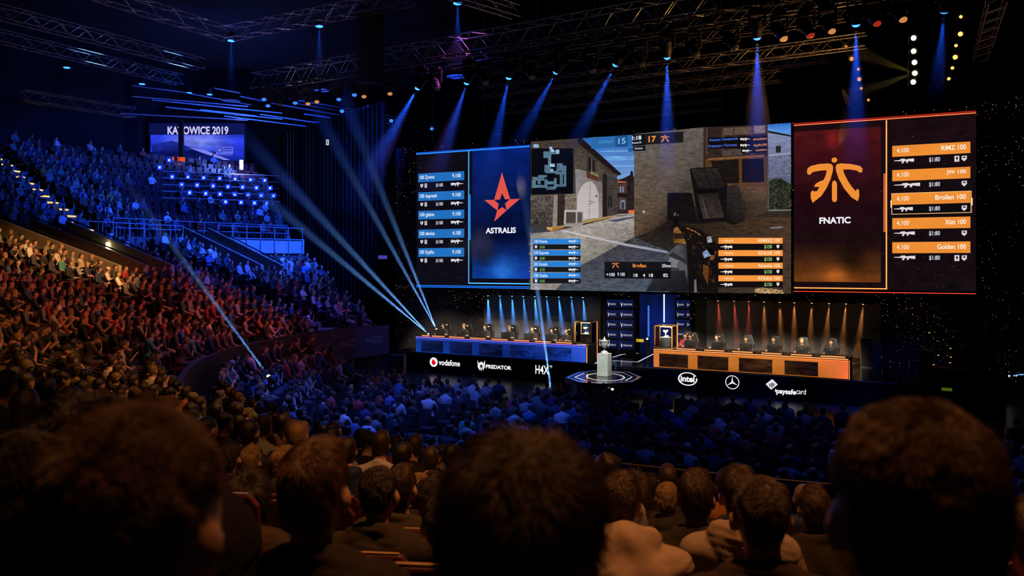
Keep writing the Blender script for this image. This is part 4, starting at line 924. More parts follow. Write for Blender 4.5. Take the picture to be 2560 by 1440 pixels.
# ------------------------------------------------------------------ desks
def FP(b): return lambda px, py: (A(px, b), CAMZ - (py - HOR) * SP(px, b, 0).y / FPX)
top_m = pbr('desk top', (0.05, 0.035, 0.028), 0.35, noise=0.2, scale=6)
strip_o = emis('orange light strip', (1.0, 0.24, 0.06), 2.2)
DESKM = screen_mat('lit desk front', 1.0)
def desk(px0, px1, bfront, label, front_fn, screens, line_col, bars, zoom, depth=1.3):
    a0, a1 = A(px0, bfront), A(px1, bfront); L = a1 - a0
    root = empty('player_desk', S(a0, bfront, 1.0), SROT, label, 'desk')
    m = MB(); m.box((L / 2, 0.04, 0.38), (L, 0.06, 0.76)); m.box((0.03, depth / 2, 0.38), (0.06, depth - 0.1, 0.76)); m.box((L - 0.03, depth / 2, 0.38), (0.06, depth - 0.1, 0.76)); m.box((L / 2, depth - 0.2, 0.25), (L - 0.1, 0.05, 0.5))
    m.build('carcass', black, root)
    MB().box((L / 2, depth / 2, 0.785), (L + 0.06, depth + 0.04, 0.045)).build('desktop', top_m, root, bevel=0.01)
    f = Pic(FP(bfront), (a0, 1.0)); nx = 24
    f.raw([(L * i / nx, z) for z in (0.02, 0.74) for i in range(nx + 1)], [(i, i + 1, nx + 2 + i, nx + 1 + i) for i in range(nx)], [front_fn(i / nx, v) for v in (1, 0) for i in range(nx + 1)], 0.12, 1.2)
    f.build('front_panel', DESKM, root)
    for (x0, y0, x1, y1), cols, gr in screens:
        q = Pic(FP(bfront), (a0, 1.0)); q.lay = 6
        (x0, y0), (x1, y1) = zoom(x0, y0), zoom(x1, y1); ta, tb = A(x0, bfront) - a0, A(x1, bfront) - a0
        q.raw([(ta, 0.05), (tb, 0.05), (tb, 0.60), (ta, 0.60)], [(0, 1, 2, 3)], cols, gr, 2.6); q.raw([(ta - .02, 0.6), (tb + .02, 0.6), (tb + .02, 0.615), (ta - .02, 0.615)], [(0, 1, 2, 3)], (8, 8, 10))
        q.build('front_screen', DESKM, root)
    e = Pic(FP(bfront), (a0, 1.0)); e.lay = 12
    e.raw([(0, 0.765), (L, 0.765), (L, 0.80), (0, 0.80)], [(0, 1, 2, 3)], line_col[0]); e.build('edge_glow', LEDHOT, root)
    e = Pic(FP(bfront), (a0, 1.0)); e.lay = 12
    e.raw([(0, 0.70), (L, 0.70), (L, 0.715), (0, 0.715)], [(0, 1, 2, 3)], line_col[1]); e.build('edge_glow', LEDHOT, root)
    MB().box((L + 0.035, 0.02, 0.38), (0.012, 0.05, 0.74)).build('side_light', strip_o, root)
    for x0, x1 in bars:
        ta, tb = A(zoom(x0, 0)[0], bfront + 0.3) - a0, A(zoom(x1, 0)[0], bfront + 0.3) - a0
        k = MB(); k.box(((ta + tb) / 2, 0.34, 0.835), (tb - ta + 0.16, 0.30, 0.05)); k.build('console', plastic, root)
        MB().box(((ta + tb) / 2, 0.185, 0.845), (tb - ta, 0.02, 0.035)).build('light_bar', strip_o, root)
    return root, a0, L
zz1 = lambda x, y: (960 + x / 4.2667, 720 + y / 4.2667)
zz3 = lambda x, y: (1600 + x / 3.657, 720 + y / 3.657)
NV = [(10, 22, 66), (8, 16, 52), (8, 18, 60), (12, 28, 84)]
deskL = desk(1040, 1465, 0.15, 'long blue-lit desk on the stage, six players sitting behind it', lambda u, v: lerp(lerp((24, 66, 168), (10, 36, 112), min(1, u * 2)), (44, 84, 210), max(0, (u - 0.75) / 0.25)) if v else lerp((14, 44, 128), (56, 84, 215), max(0, (u - 0.65) / 0.35)),
     [((397, 565, 632, 695), NV, 0.7), ((700, 580, 940, 715), NV, 0.7), ((1015, 598, 1265, 735), NV, 0.9), ((1345, 612, 1612, 755), [(8, 18, 60), (14, 40, 120), (14, 44, 130), (8, 18, 60)], 0.95), ((1712, 640, 2000, 775), [(8, 22, 70), (16, 48, 140), (18, 54, 150), (8, 20, 66)], 0.95)],
     ((150, 105, 235), (80, 110, 255)), [(420, 500), (525, 660), (708, 870), (930, 1095), (1160, 1330), (1400, 1560), (1625, 1790), (1845, 2015)], zz1)
BR = [(34, 19, 9), (40, 22, 10), (44, 25, 12), (30, 17, 9)]
deskR = desk(1634, 2121, 0.15, 'long orange-lit desk on the stage, players in black and red behind it', lambda u, v: lerp(lerp((222, 120, 62), (176, 100, 34), min(1, u * 5)), (255, 116, 62), max(0, (u - 0.86) / 0.14)) if v else lerp((205, 118, 48), (240, 112, 60), max(0, (u - 0.7) / 0.3)),
     [((177, 592, 440, 737), BR, 0.8), ((527, 610, 808, 755), BR, 0.9), ((905, 632, 1210, 780), [(34, 19, 9), (60, 33, 12), (70, 40, 14), (34, 19, 9)], 0.95), ((1322, 655, 1628, 812), [(44, 24, 11), (24, 13, 14), (20, 11, 14), (50, 28, 12)], 0.8)],
     ((255, 150, 88), (240, 120, 60)), [(340, 515), (595, 775), (850, 1035), (1115, 1300), (1385, 1575), (1655, 1880)], zz3, 1.5)
# ------------------------------------------------------------------ players, chairs, monitors
chair_m = pbr('chair leather', (0.010, 0.010, 0.011), 0.42, noise=0.2, scale=8, bump=0.1)
def gaming_chair():
    root = empty('gaming_chair')
    b = MB(); prof = [(-.24, .46), (-.29, .70), (-.27, .86), (-.31, 1.02), (-.25, 1.12), (-.20, 1.34), (-.12, 1.40), (.12, 1.40), (.20, 1.34), (.25, 1.12), (.31, 1.02), (.27, .86), (.29, .70), (.24, .46)]
    b.prism(prof, (0, -.24, 0), (1, 0, 0), (0, -.10, 1), (0, -1, 0), .12).build('backrest', chair_m, root, bevel=0.03)
    MB().box((0, .02, .42), (.52, .52, .11)).build('seat', chair_m, root, bevel=0.04)
    for sx in (-1, 1): MB().box((.30 * sx, 0, .66), (.08, .30, .04)).box((.30 * sx, -.02, .52), (.04, .06, .26)).build('armrest', plastic, root)
    g = MB(); g.tube((0, 0, .08), (0, 0, .37), .035)
    for i in range(5): a = 2 * PI * i / 5; g.tube((0, 0, .09), (.31 * math.cos(a), .31 * math.sin(a), .05), .028, .018)
    g.build('base', plastic, root)
    MB().box((0, -.30, 1.27), (.10, .012, .05)).build('badge', pbr('badge grey', (0.5, 0.5, 0.5), 0.5), root)
    return root
def monitor():
    root = empty('computer_monitor')
    MB().box((0, 0, .19), (.50, .035, .28)).box((0, -.03, .19), (.20, .05, .14)).build('housing', plastic, root, bevel=0.01)
    MB().box((0, .019, .19), (.47, .004, .25)).build('display', emis('monitor glow', (0.35, 0.42, 0.55), 0.6), root)
    MB().box((0, -.04, .10), (.05, .04, .16)).box((0, 0, .01), (.26, .20, .02)).build('stand', plastic, root)
    return root
jersey_hair = [1, 2, 0, 2, 1, 3, 0]
PM = {}
def player_mesh(key, pose, hair, hm, turn, lean, nod):
    B = seated(pose, lean, turn, hair, 1.0, headset=True, nod=nod)
    return body_mesh('player body', B, 0.015, HAIRM[hm])
chair0, mon0 = gaming_chair(), monitor()
used = [0, 0]
PROT = SROT + PI                       # players face the hall
def place(o, first, loc, rz, label, cat=None, group=None):
    c = first if not used[o] else copy_tree(first); used[o] = 1
    c.location = loc; c.rotation_euler = (0, 0, rz); tag(c, label, cat, group); return c
NUM = ['first', 'second', 'third', 'fourth', 'fifth', 'sixth', 'seventh', 'eighth', 'ninth', 'tenth', 'eleventh', 'twelfth', 'thirteenth', 'fourteenth', 'fifteenth', 'sixteenth', 'seventeenth', 'eighteenth', 'nineteenth', 'twentieth', 'twenty-first', 'twenty-second', 'twenty-third', 'twenty-fourth', 'twenty-fifth', 'twenty-sixth', 'twenty-seventh', 'twenty-eighth', 'twenty-ninth', 'thirtieth', 'thirty-first', 'thirty-second', 'thirty-third', 'thirty-fourth', 'thirty-fifth', 'thirty-sixth', 'thirty-seventh', 'thirty-eighth', 'thirty-ninth', 'fortieth'] + ['forty-%s' % w for w in ('first', 'second', 'third', 'fourth', 'fifth', 'sixth', 'seventh', 'eighth', 'ninth')]
left = [(1109, 'quiff', 3, 0.3, .10), (1161, 'quiff', 2, 0.35, .06), (1214, 'short', 1, 0.3, .12), (1274, 'quiff', 2, 0.25, .02), (1331.5, 'short', 1, 0.1, .04), (1382, 'long', 3, 0.3, .22)]
right = [(1726, 'quiff', 0, 0.1, .05), (1793, 'short', 0, 0.0, .10), (1865, 'quiff', 1, 0.25, .04), (1934, 'short', 1, 0.2, .06), (2005, 'short', 2, 0.15, .05), (2078, 'short', 0, 0.1, .10)]
for team, lst, tint in (('blue', left, (0.016, 0.017, 0.021)), ('orange', right, (0.018, 0.014, 0.015))):
    for i, (px, hair, hm, turn, lean) in enumerate(lst):
        bb = 1.95; q = SP(px, bb, 1.0)
        o = bpy.data.objects.new('person', player_mesh(None, 'desk', hair, hm, turn, lean, 0.12)); COL.objects.link(o)
        o.location = q; o.rotation_euler = (0, 0, PROT); o.scale = (1.05, 1.05, 1.06); o.color = (*tint, 1)
        side = 'left end of the blue desk' if team == 'blue' else 'glass case end of the orange desk'
        look = {'quiff': 'swept-up hair', 'short': 'short hair', 'long': 'long dark fringe'}[hair]
        tag(o, 'player with %s and headset, %s from the %s' % (look, NUM[i], side), 'person', 'players at the %s desk' % team)
        if team == 'orange':
            k = MB(); k.box((-.17, .03, .90), (.07, .09, .10)).box((.17, .03, .90), (.07, .09, .10)); k.build('jersey_patch', pbr('jersey red', (0.45, 0.02, 0.02), 0.8, noise=0.2), o)
        place(0, chair0, q, PROT, 'black gaming chair of the %s player from the %s' % (NUM[i], side), 'chair', 'gaming chairs')
        ma = A(px, 1.0) + (-0.22 if team == 'blue' else 0.0)
        place(1, mon0, S(ma, 1.02, 1.81), SROT + (0.25 if team == 'blue' else 0.0), 'black monitor before the %s player from the %s' % (NUM[i], side), 'monitor', 'monitors on the player desks')
ex = bpy.data.objects.new('person', body_mesh('coach body', seated('desk', 0.1, -0.4, 'short', headset=True), 0.015, HAIRM[2])); COL.objects.link(ex)
ex.location = SP(1417, 2.25, 1.0); ex.rotation_euler = (0, 0, PROT); ex.color = (0.016, 0.017, 0.021, 1); tag(ex, 'fair-haired person in black sitting next to the left glass case', 'person')
place(0, chair0, ex.location, PROT, 'black gaming chair next to the left glass case', 'chair', 'gaming chairs')
ex = bpy.data.objects.new('person', body_mesh('coach body', seated('crossed', 0.0, 0.2, 'short'), 0.015, HAIRM[0])); COL.objects.link(ex)
ex.location = SP(1713, 2.6, 1.0); ex.rotation_euler = (0, 0, PROT); ex.color = (0.30, 0.03, 0.035, 1); tag(ex, 'person in a red top sitting behind the right glass case', 'person')
place(0, chair0, ex.location, PROT, 'black gaming chair of the person in red behind the glass case', 'chair', 'gaming chairs')
# ------------------------------------------------------------------ glass cases with their cups
gold = pbr('brass frame', (0.85, 0.45, 0.12), 0.35, 0.35, noise=0.1, scale=20)
GLASS = glass_mat('case glass', (0.94, 0.97, 1.0))
silver = pbr('polished silver', (0.85, 0.80, 0.78), 0.25, 0.6, noise=0.1, scale=20)
grey_m = pbr('grey bucket', (0.16, 0.17, 0.19), 0.4, noise=0.1)
def case(a0, a1, b0, zb, zt, label, plinth):
    w, d, h = a1 - a0, 0.72, zt - zb
    zf = 1.0 if plinth else zb
    root = empty('display_case', S(a0, b0, zf), SROT, label, 'display case')
    o = zb - zf
    if plinth: MB().box((w / 2, d / 2, o / 2), (w - .02, d - .02, o)).build('plinth', black, root)
    else: MB().box((w / 2, d / 2, .015), (w, d, .03)).build('bottom', black, root)
    fr = MB(); t = 0.045
    for x in (0, w):
        for y in (0, d): fr.box((x, y, o + h / 2 + (-o / 2 if plinth else 0)), (t, t, h + (o if plinth else 0)))
    for z in (o + .02, o + h):
        for y in (0, d): fr.box((w / 2, y, z), (w, t, t))
        for x in (0, w): fr.box((x, d / 2, z), (t, d, t))
    fr.build('frame', gold, root)
    MB().box((w / 2, d / 2, o + h + .01), (w, d, .015)).build('top', pbr('case top', (0.10, 0.10, 0.12), 0.2), root)
    for c, s_ in (((w / 2, 0, o + h / 2), (w - t, .008, h - t)), ((w / 2, d, o + h / 2), (w - t, .008, h - t)), ((0, d / 2, o + h / 2), (.008, d - t, h - t)), ((w, d / 2, o + h / 2), (.008, d - t, h - t))):
        MB().box(c, s_).build('glass_pane', GLASS, root)
    MB().box((w / 2, d * .5, o + h - .05), (w * .6, .10, .03)).build('lamp', emis('case lamp', (1.0, 0.62, 0.22), 14.0), root)
    MB().box((w + .028, d, (o + h) / 2 if plinth else h / 2), (.012, .03, (o + h) if plinth else h)).build('edge_glow', strip_o, root)  # glowing strip added for the warm-lit brass edge, not a lamp of the case
    pl_ = bpy.data.lights.new('lamp_light', 'POINT'); pl_.energy = 110; pl_.color = (1.0, .72, .38); pl_.shadow_soft_size = .08; po_ = bpy.data.objects.new('lamp_light', pl_); COL.objects.link(po_); po_.location = S(a0 + w / 2, b0 + .12, zf + o + h - .14)  # unseen point light added to brighten the frame and the cup
    return root
def small_cup(loc, label):
    root = empty('trophy_cup', loc, 0, label, 'trophy')
    MB().lathe([(.20, 0), (.22, .02), (.25, .42), (.26, .44)]).build('plinth', grey_m, root)
    MB().lathe([(.13, .44), (.13, .46), (.03, .50), (.025, .60), (.10, .66), (.13, .74), (.12, .75)]).build('cup', silver, root)
    MB().lathe([(.05, .44), (.06, .47), (.03, .52)], c=(.10, .05, 0)).build('figure', silver, root)
    return root
bC = 1.35; ca0, ca1 = A(1437.5, bC), A(1477, bC)
case(ca0, ca1, bC, 1.72, 2.76, 'tall brass-framed glass case at the end of the blue desk', True)
small_cup(S((ca0 + ca1) / 2, bC + .36, 1.72 + .02), 'silver cup on a grey drum inside the left glass case')
bC2 = 0.25; cb0, cb1 = A(1636.5, bC2), A(1680, bC2)
case(cb0, cb1, bC2, 1.81, 2.80, 'brass-framed glass case standing on the end of the orange desk', False)
small_cup(S((cb0 + cb1) / 2, bC2 + .36, 1.85), 'silver cup on a drum inside the glass case on the orange desk')
# ------------------------------------------------------------------ platform, pedestal, trophy
plat = [(1411.7, 943.5), (1444, 930), (1500, 924.5), (1575, 929), (1605.5, 942), (1584, 955), (1511, 959.5), (1446, 955.5)]
pc = P(1512, 943, 0.0); pp = [P(x, y, 0.78) for x, y in plat]; cen = sum(pp, Vector()) / 8
proot = empty('octagonal_platform', (cen.x, cen.y, 0), 0, 'octagonal black platform with lit lines in front of the stage', 'platform')
m = MB(); top = [(q.x - cen.x, q.y - cen.y, .78) for q in pp]; bot = [(x, y, .56) for x, y, z in top]; inn = [(x * .8, y * .8, .56) for x, y, z in top]; inb = [(x * .8, y * .8, 0) for x, y, z in top]
m.add(top + bot + inn + inb, [tuple(range(8))] + [(k * 8 + i, k * 8 + (i + 1) % 8, (k + 1) * 8 + (i + 1) % 8, (k + 1) * 8 + i) for k in range(3) for i in range(8)])
m.build('deck', stage_m, proot)
def strip(pts, w, z, mat, name, parent, o=(0, 0)):
    for a, b in zip(pts, pts[1:]):
        a, b = Vector((a[0] - o[0], a[1] - o[1], 0)), Vector((b[0] - o[0], b[1] - o[1], 0)); d = (b - a).normalized(); n_ = Vector((-d.y, d.x, 0)) * w / 2
        q = MB(); q.add([a - n_ + Vector((0, 0, z)), b - n_ + Vector((0, 0, z)), b + n_ + Vector((0, 0, z)), a + n_ + Vector((0, 0, z))], [(0, 1, 2, 3)]); q.build(name, mat, parent)
led_w, led_b, led_p = emis('floor led white', (0.80, 0.84, 1.0), 0.85), emis('floor led blue', (0.08, 0.25, 0.9), 0.7), emis('floor led purple', (0.45, 0.30, 0.75), 0.45)
def ringxy(f): return [(x * f, y * f) for x, y, z in top]
r9, r8 = ringxy(.93), ringxy(.74)
for i in range(8):
    strip([r9[i], r9[(i + 1) % 8]], .05, .784, (led_b, led_b, led_w, led_w, led_p, led_p, led_w, led_b)[i] if i not in (2, 3) else led_p, 'light_strip', proot)
    if i not in (1, 5): strip([r8[i], r8[(i + 1) % 8]], .045, .785, (led_w, led_b, led_w, led_p, led_w, led_w, led_p, led_w)[i], 'light_strip', proot)
q = MB(); n = 40; vs = []
for i in range(n):
    a = 2 * PI * i / n
    for r in (.74, .80): vs.append((.06 + r * math.cos(a), 1.45 * r * math.sin(a) - .05, .786))
q.add(vs, [(2 * i, 2 * i + 1, (2 * i + 3) % (2 * n), (2 * i + 2) % (2 * n)) for i in range(n)]); q.build('light_ring', led_w, proot)
f0, f1 = Vector(inb[7]), Vector(inb[6]); strip([(f0.x * .98, f0.y * 1.02), (f1.x, f1.y * 1.02)], .05, .40, led_p, 'step_light', proot)
pd = P(1511, 940, .78)
conc = pbr('pedestal concrete', (0.42, 0.44, 0.42), 0.7, noise=0.15, scale=3, bump=0.1)
ped = empty('pedestal', (pd.x, pd.y, .786), SROT, 'pale grey square pedestal on the octagonal platform', 'pedestal')
MB().box((0, 0, .475), (.47, .47, .95)).build('block', conc, ped, bevel=0.008)
q = MB()
for i in range(24):
    a, b = 2 * PI * i / 24, 2 * PI * (i + 1) / 24
    if 2 < i < 5: continue
    q.add([(.105 * math.cos(a), -.24, .80 + .06 * math.sin(a)), (.105 * math.cos(b), -.24, .80 + .06 * math.sin(b)), (.088 * math.cos(b), -.24, .80 + .048 * math.sin(b)), (.088 * math.cos(a), -.24, .80 + .048 * math.sin(a))], [(0, 1, 2, 3)])
v, f = text_mesh('intel', .03); q.add([((x / v[:, 0].max() - .5) * .14, -.24, .775 + y * .06) for x, y, z in v], f); q.build('emblem', pbr('emblem pale', (0.75, 0.78, 0.75), 0.5), ped)
tr = empty('trophy', (pd.x, pd.y, .786 + .95), SROT, 'tall silver cup with two handles on the pale pedestal', 'trophy')
MB().lathe([(.17, 0), (.17, .035), (.13, .05), (.135, .085), (.10, .10), (.06, .115)]).build('foot', silver, tr)
MB().lathe([(.055, .115), (.03, .15), (.045, .175), (.028, .20), (.05, .225)]).build('stem', silver, tr)
MB().lathe([(.05, .225), (.12, .26), (.155, .33), (.165, .42), (.155, .50), (.17, .515)]).build('bowl', pbr('engraved silver', (0.75, 0.66, 0.66), 0.3, 0.6, noise=0.5, scale=18, bump=0.8, bscale=30), tr)
MB().lathe([(.165, .515), (.13, .55), (.07, .585), (.03, .60), (.045, .625), (.03, .65), (.012, .67), (.02, .69), (.004, .72)]).build('lid', silver, tr)
for sx in (-1, 1): MB().path([(sx * .16, 0, .31), (sx * .215, 0, .34), (sx * .235, 0, .42), (sx * .215, 0, .50), (sx * .24, 0, .56), (sx * .19, 0, .565), (sx * .16, 0, .53)], .014).build('handle', silver, tr)
# ------------------------------------------------------------------ signs along the stage front
SIGN = screen_mat('lit sign', 1.15)
WH = (240, 240, 245)
def sign(x0, y1, fn, label):
    pl = FP(0.0); org = pl(x0, y1); base = S(org[0], -0.02, org[1])
    q = Pic(pl, org); fn(q); o = q.build('stage_sign', SIGN); o.location = base; o.rotation_euler = (0, 0, SROT)
    return tag(o, label, 'sign')
def f(q):
    q.disc((1084.8, 905.2), 9.8, WH, 28); q.disc((1084.6, 906.2), 5.2, (215, 12, 28), 22); q.poly([(1079.6, 905), (1081.5, 899.5), (1086.5, 895.6), (1084.8, 899.8), (1087, 902), (1083, 906)], (215, 12, 28)); q.text('vodafone', 1097.5, 912.5, 1150.5, 14.5, WH, 0.02)
sign(1075, 915, f, 'white disc logo with red comma and lettering on the stage front')
def f(q):
    z = lambda *p: [zz1(*c) for c in p]
    q.poly(z((1000, 770), (1012, 800), (1012, 832), (1024, 848), (1024, 880), (1003, 842)), WH); q.poly(z((1016, 800), (1038, 785), (1038, 822), (1028, 815), (1028, 848), (1016, 832)), WH)
    q.poly(z((1080, 770), (1068, 800), (1068, 832), (1057, 848), (1057, 880), (1078, 842)), WH); q.poly(z((1064, 800), (1042, 785), (1042, 822), (1052, 815), (1052, 848), (1064, 832)), WH)
    q.poly(z((1028, 852), (1038, 846), (1038, 884)), WH); q.poly(z((1052, 852), (1042, 846), (1042, 884)), WH)
    q.text('PREDATOR', 1215.6, 920.5, 1279, 9.6, WH, 0.03)
sign(1194, 928, f, 'white clawed mask logo with lettering on the stage front')
def f(q): q.text('H4X', 1339, 934, 1372.5, 22, WH, 0.012); q.text('*', 1374.5, 921, 1381.5, 8, WH, 0.03)
sign(1338, 935.5, f, 'tall white letters with a small star on the stage front')
def f(q):
    c = (1719.5, 947.3); q.ring(c, 14.2, 16.4, WH, 30, 28, 160, 1.48); q.ring(c, 14.0, 16.4, WH, 34, 150, 318, 1.48); q.ring(c, 14.2, 16.2, WH, 14, -40, 12, 1.48)
    q.text('intel', 1702, 953.5, 1736.5, 15.5, WH, 0.03)
sign(1695, 964, f, 'white oval ring logo round small lettering on the stage front')
def f(q):
    c = (1831, 955.6); q.ring(c, 15.6, 17.4, WH, 44)
    for a in (90, 210, 330):
        a = math.radians(a); e = (c[0] + 15.8 * math.cos(a), c[1] - 15.8 * math.sin(a)); b1 = (c[0] + 2.6 * math.cos(a + 1.05), c[1] - 2.6 * math.sin(a + 1.05)); b2 = (c[0] + 2.6 * math.cos(a - 1.05), c[1] - 2.6 * math.sin(a - 1.05))
        q.poly([e, b1, c], WH, step=True); q.poly([e, c, b2], (205, 205, 212))
sign(1813, 974, f, 'white ring logo holding a three-pointed star on the stage front')
def f(q):
    z = lambda *p: [zz3(*c) for c in p]
    q.poly(z((1150, 878), (1210, 832), (1260, 882), (1200, 930)), (215, 218, 225)); q.poly(z((1205, 858), (1240, 880), (1200, 925)), (150, 155, 165)); q.poly(z((1180, 875), (1190, 872), (1198, 905), (1186, 900)), (25, 25, 30)); q.poly(z((1198, 868), (1204, 866), (1210, 900), (1204, 905)), (25, 25, 30)); q.poly(z((1213, 866), (1222, 872), (1222, 895), (1214, 892)), (25, 25, 30))
    q.rect(1938, 972.5, 1940, 979.5, WH); q.text('paysafe', 1941, 983.5, 1990, 13.2, WH, 0.03); q.text('card', 1990.5, 984.5, 2015, 13.2, WH, 0.0)
sign(1914, 986, f, 'tilted white square logo above lettering on the stage front')
# ------------------------------------------------------------------ back of the stage under the screens
panel_m = pbr('stage flat grey', (0.085, 0.088, 0.10), 0.75, noise=0.12, scale=1.5)
def flat(px0, px1, py0, back, label):
    (ta, zt), (tb, _) = W(px0, py0), W(px1, py0); o = L0 + LD * ta + LN * back
    root = empty('stage_flat', (o.x, o.y, 1.0), LROT, label, 'stage panel'); w = tb - ta; h = zt - 1.0
    MB().box((w / 2, 0.03, h - .55 * h / 2 + 0.0), (w, 0.05, h * .45 + .0)).build('upper_panel', panel_m, root)
    n = 6
    for i in range(n): MB().box((w * (i + .5) / n, 0.03, h * .272), (w / n - .015, 0.05, h * .545)).build('lower_panel', panel_m, root)
    return root
flat(1197, 1492, 731, 0.62, 'wide grey flats behind the blue desk')
flat(1760, 2202, 743, 0.62, 'wide grey flats behind the orange desk')
def bar_lamp(px, py, col, lens, label, group, dx, watt, reach=2.1):
    q = WP(px, py, -0.10); tgt = WP(px + dx, py, 0.55); tgt.z = q.z - reach
    d = (tgt - q).normalized()
    root = empty('spot_lamp', q, 0, label, 'stage light', group)
    MB().tube(-d * .26, -d * .04, .07, .085, 10).build('can', black, root); MB().ell(-d * .035, (.05, .05, .045), 10, 6).build('lens', lens, root)
    MB().box((0, 0, .15), (.03, .10, .26)).build('bracket', black, root)
    beam(q, tgt, 13, col, watt * 24, 2.5, 0.45, 'thin beam of the %s' % label.replace('small ', ''), 0.03, 0.7, 0.06)
lensB, lensO, lensR = lens_mat('blue', (0.22, 0.55, 1.0), 5.0), lens_mat('orange', (1.0, 0.42, 0.12), 4.0), lens_mat('red', (1.0, 0.16, 0.08), 4.0)
for i, px in enumerate((1222, 1251.3, 1282, 1310, 1338.5, 1368, 1398.7, 1429.7, 1459)):
    bar_lamp(px, 739.5 + i * .55, (0.06, 0.33, 1.0), lensB, 'small blue spot lamp, %s from the left end of the blue row' % NUM[i], 'blue lamps under the screens', (-10, -4, -7, -3, -3, 0, -1, 0, -2)[i], (150, 110, 120, 80, 140, 75, 120, 60, 90)[i])
for i, px in enumerate((1796, 1836, 1873, 1911, 1950, 1986.4, 2030, 2073, 2115, 2158)):
    red = i < 3
    bar_lamp(px, 752 + i * 1.0, (1.0, 0.10, 0.06) if red else (1.0, 0.34, 0.07), lensR if red else lensO, 'small %s spot lamp, %s from the left end of the warm row' % ('red' if red else 'orange', NUM[i]), 'warm lamps under the screens', (0, 2, -6, -4, 0, -4, -8, -12, -12, -14)[i], 26 if red else 28)
for px0, px1, nm in ((1200, 1488, 'blue'), (1764, 2196, 'orange')):
    a, b = WP(px0, 726 if nm == 'blue' else 738, -0.06), WP(px1, 729 if nm == 'blue' else 744, -0.06); a.z = b.z = WP((px0 + px1) / 2, 734 if nm == 'blue' else 746, -.06).z
    tag(MB().tube(a, b, .035).build('lamp_bar', black), 'black pipe carrying the row of %s lamps under the screens' % ('blue' if nm == 'blue' else 'warm'), 'pipe')
    for i in range(9):                    # dark speakers hung between the lamps
        q = WP(px0 + (px1 - px0) * (i + .5) / 9 + 6, (731 if nm == 'blue' else 745) + i * (.6 if nm == 'blue' else 1), .05)
        o = MB().box((0, 0, 0), (.34, .26, .26), LROT).build('black_speaker', matblack); o.location = q
        tag(o, 'black box hung on the lamp pipe, %s from the left of the %s row' % (NUM[i], 'blue' if nm == 'blue' else 'warm'), 'speaker', 'black boxes on the lamp pipes')
# ---- sponsor walls and the blue gap between the flats
navy = emis('navy led', (0.006, 0.012, 0.045), 1.0)
def sponsor_wall(px0, px1, y0, y1, cols, rows, back, label):
    (ta, zt), (tb, _) = W(px0, y0), W(px1, y0); o = L0 + LD * ta + LN * back; w, h = tb - ta, zt - 1.0
    root = empty('sponsor_wall', (o.x, o.y, 1.0), LROT, label, 'screen wall')
    MB().box((w / 2, .06, h / 2), (w, .10, h)).build('panel', matblack, root)
    r = random.Random(5); ca = 0
    zh = (W(px0, y0)[1] - W(px0, y1)[1]) / rows
    for ci, (x0, x1) in enumerate(cols):
        A0, A1 = W(x0, y0)[0] - ta, W(x1, y0)[0] - ta
        for k in range(rows):
            zt_ = h - .12 - zh * k; q = Pic(lambda a, b: (a, b), (0, 0)); q.lay = 2
            q.raw([(A0, zt_ - zh * .82), (A1, zt_ - zh * .82), (A1, zt_), (A0, zt_)], [(0, 1, 2, 3)], [(8, 14, 42), (8, 14, 42), (12, 24, 70), (12, 24, 70)], .2, 2)
            lw = A1 - A0; zc = zt_ - zh * .45; s_ = zh * .16
            q.raw([(A0 + lw * .12, zc + s_ * 1.5), (A0 + lw * .16, zc - s_), (A0 + lw * .20, zc - s_ * 1.5), (A0 + lw * .26, zc + s_ * 1.2), (A0 + lw * .20, zc)], [(0, 1, 2, 3, 4)], (215, 210, 215))
            v, fc = text_mesh('PREDATOR', .03); tw = lw * (.60 if ci or len(cols) < 2 else .5)
            q.raw([(A0 + lw * .30 + p[0] / v[:, 0].max() * tw, zc - s_ * .6 + p[1] * s_ * 1.5) for p in v], fc, (165, 162, 175))
            q.build('logo_tile', LEDM, root)
    return root
sponsor_wall(1517, 1592, 742, 868, [(1520, 1549.5), (1551, 1588)], 5, -0.25, 'dark wall of small logo tiles left of the blue gap')
sponsor_wall(1688, 1726, 744, 866, [(1691, 1716), (1717.5, 1726)], 5, -0.1, 'dark wall of small logo tiles beside the right glass case')
(ta, zt), (tb, _) = W(1592, 735), W(1690, 735); o = L0 + LD * ta + LN * .5
q = Pic(lambda a, b: (a, b), (0, 0)); q.raw([((tb - ta) * i / 6, z) for z in (0, 1.6, zt - 1) for i in range(7)], [(r * 7 + i, r * 7 + i + 1, r * 7 + i + 8, r * 7 + i + 7) for r in range(2) for i in range(6)], [(6, 12, 36)] * 7 + [(8, 22, 84), (8, 18, 66), (10, 28, 104), (8, 24, 92), (12, 34, 116), (8, 22, 80), (8, 18, 70)] + [(6, 14, 50)] * 7, .4, .8)
bgap = empty('led_backdrop', (o.x, o.y, 1.0), LROT, 'deep blue lit backdrop in the gap between the logo walls', 'screen'); q.build('picture', LEDM, bgap); MB().box(((tb - ta) / 2, .06, (zt - 1) / 2), (tb - ta, .1, zt - 1)).build('panel', matblack, bgap)
def tube_light(px, y0, y1, back, col, label, r=.035):
    a, b = WP(px, y0, back), WP(px, y1, back); b.z = 1.0
    root = empty('light_tube', (b.x, b.y, 1.0), 0, label, 'light'); zl = WP(px, y1, back).z
    MB().tube((0, 0, zl - 1), (0, 0, a.z - 1), r).build('tube', col, root); MB().tube((0, 0, 0), (0, 0, zl - 1), r * .8).build('stand', black, root)
tube_light(1664, 735, 805, -0.3, emis('tube pale blue', (0.45, 0.62, 1.0), 1.6), 'thin pale blue light tube rising above the right glass case')
tube_light(1620, 764, 842, 0.1, emis('tube blue', (0.05, 0.22, 0.9), 0.8), 'thin dim blue light tube in the gap between logo walls', .045)
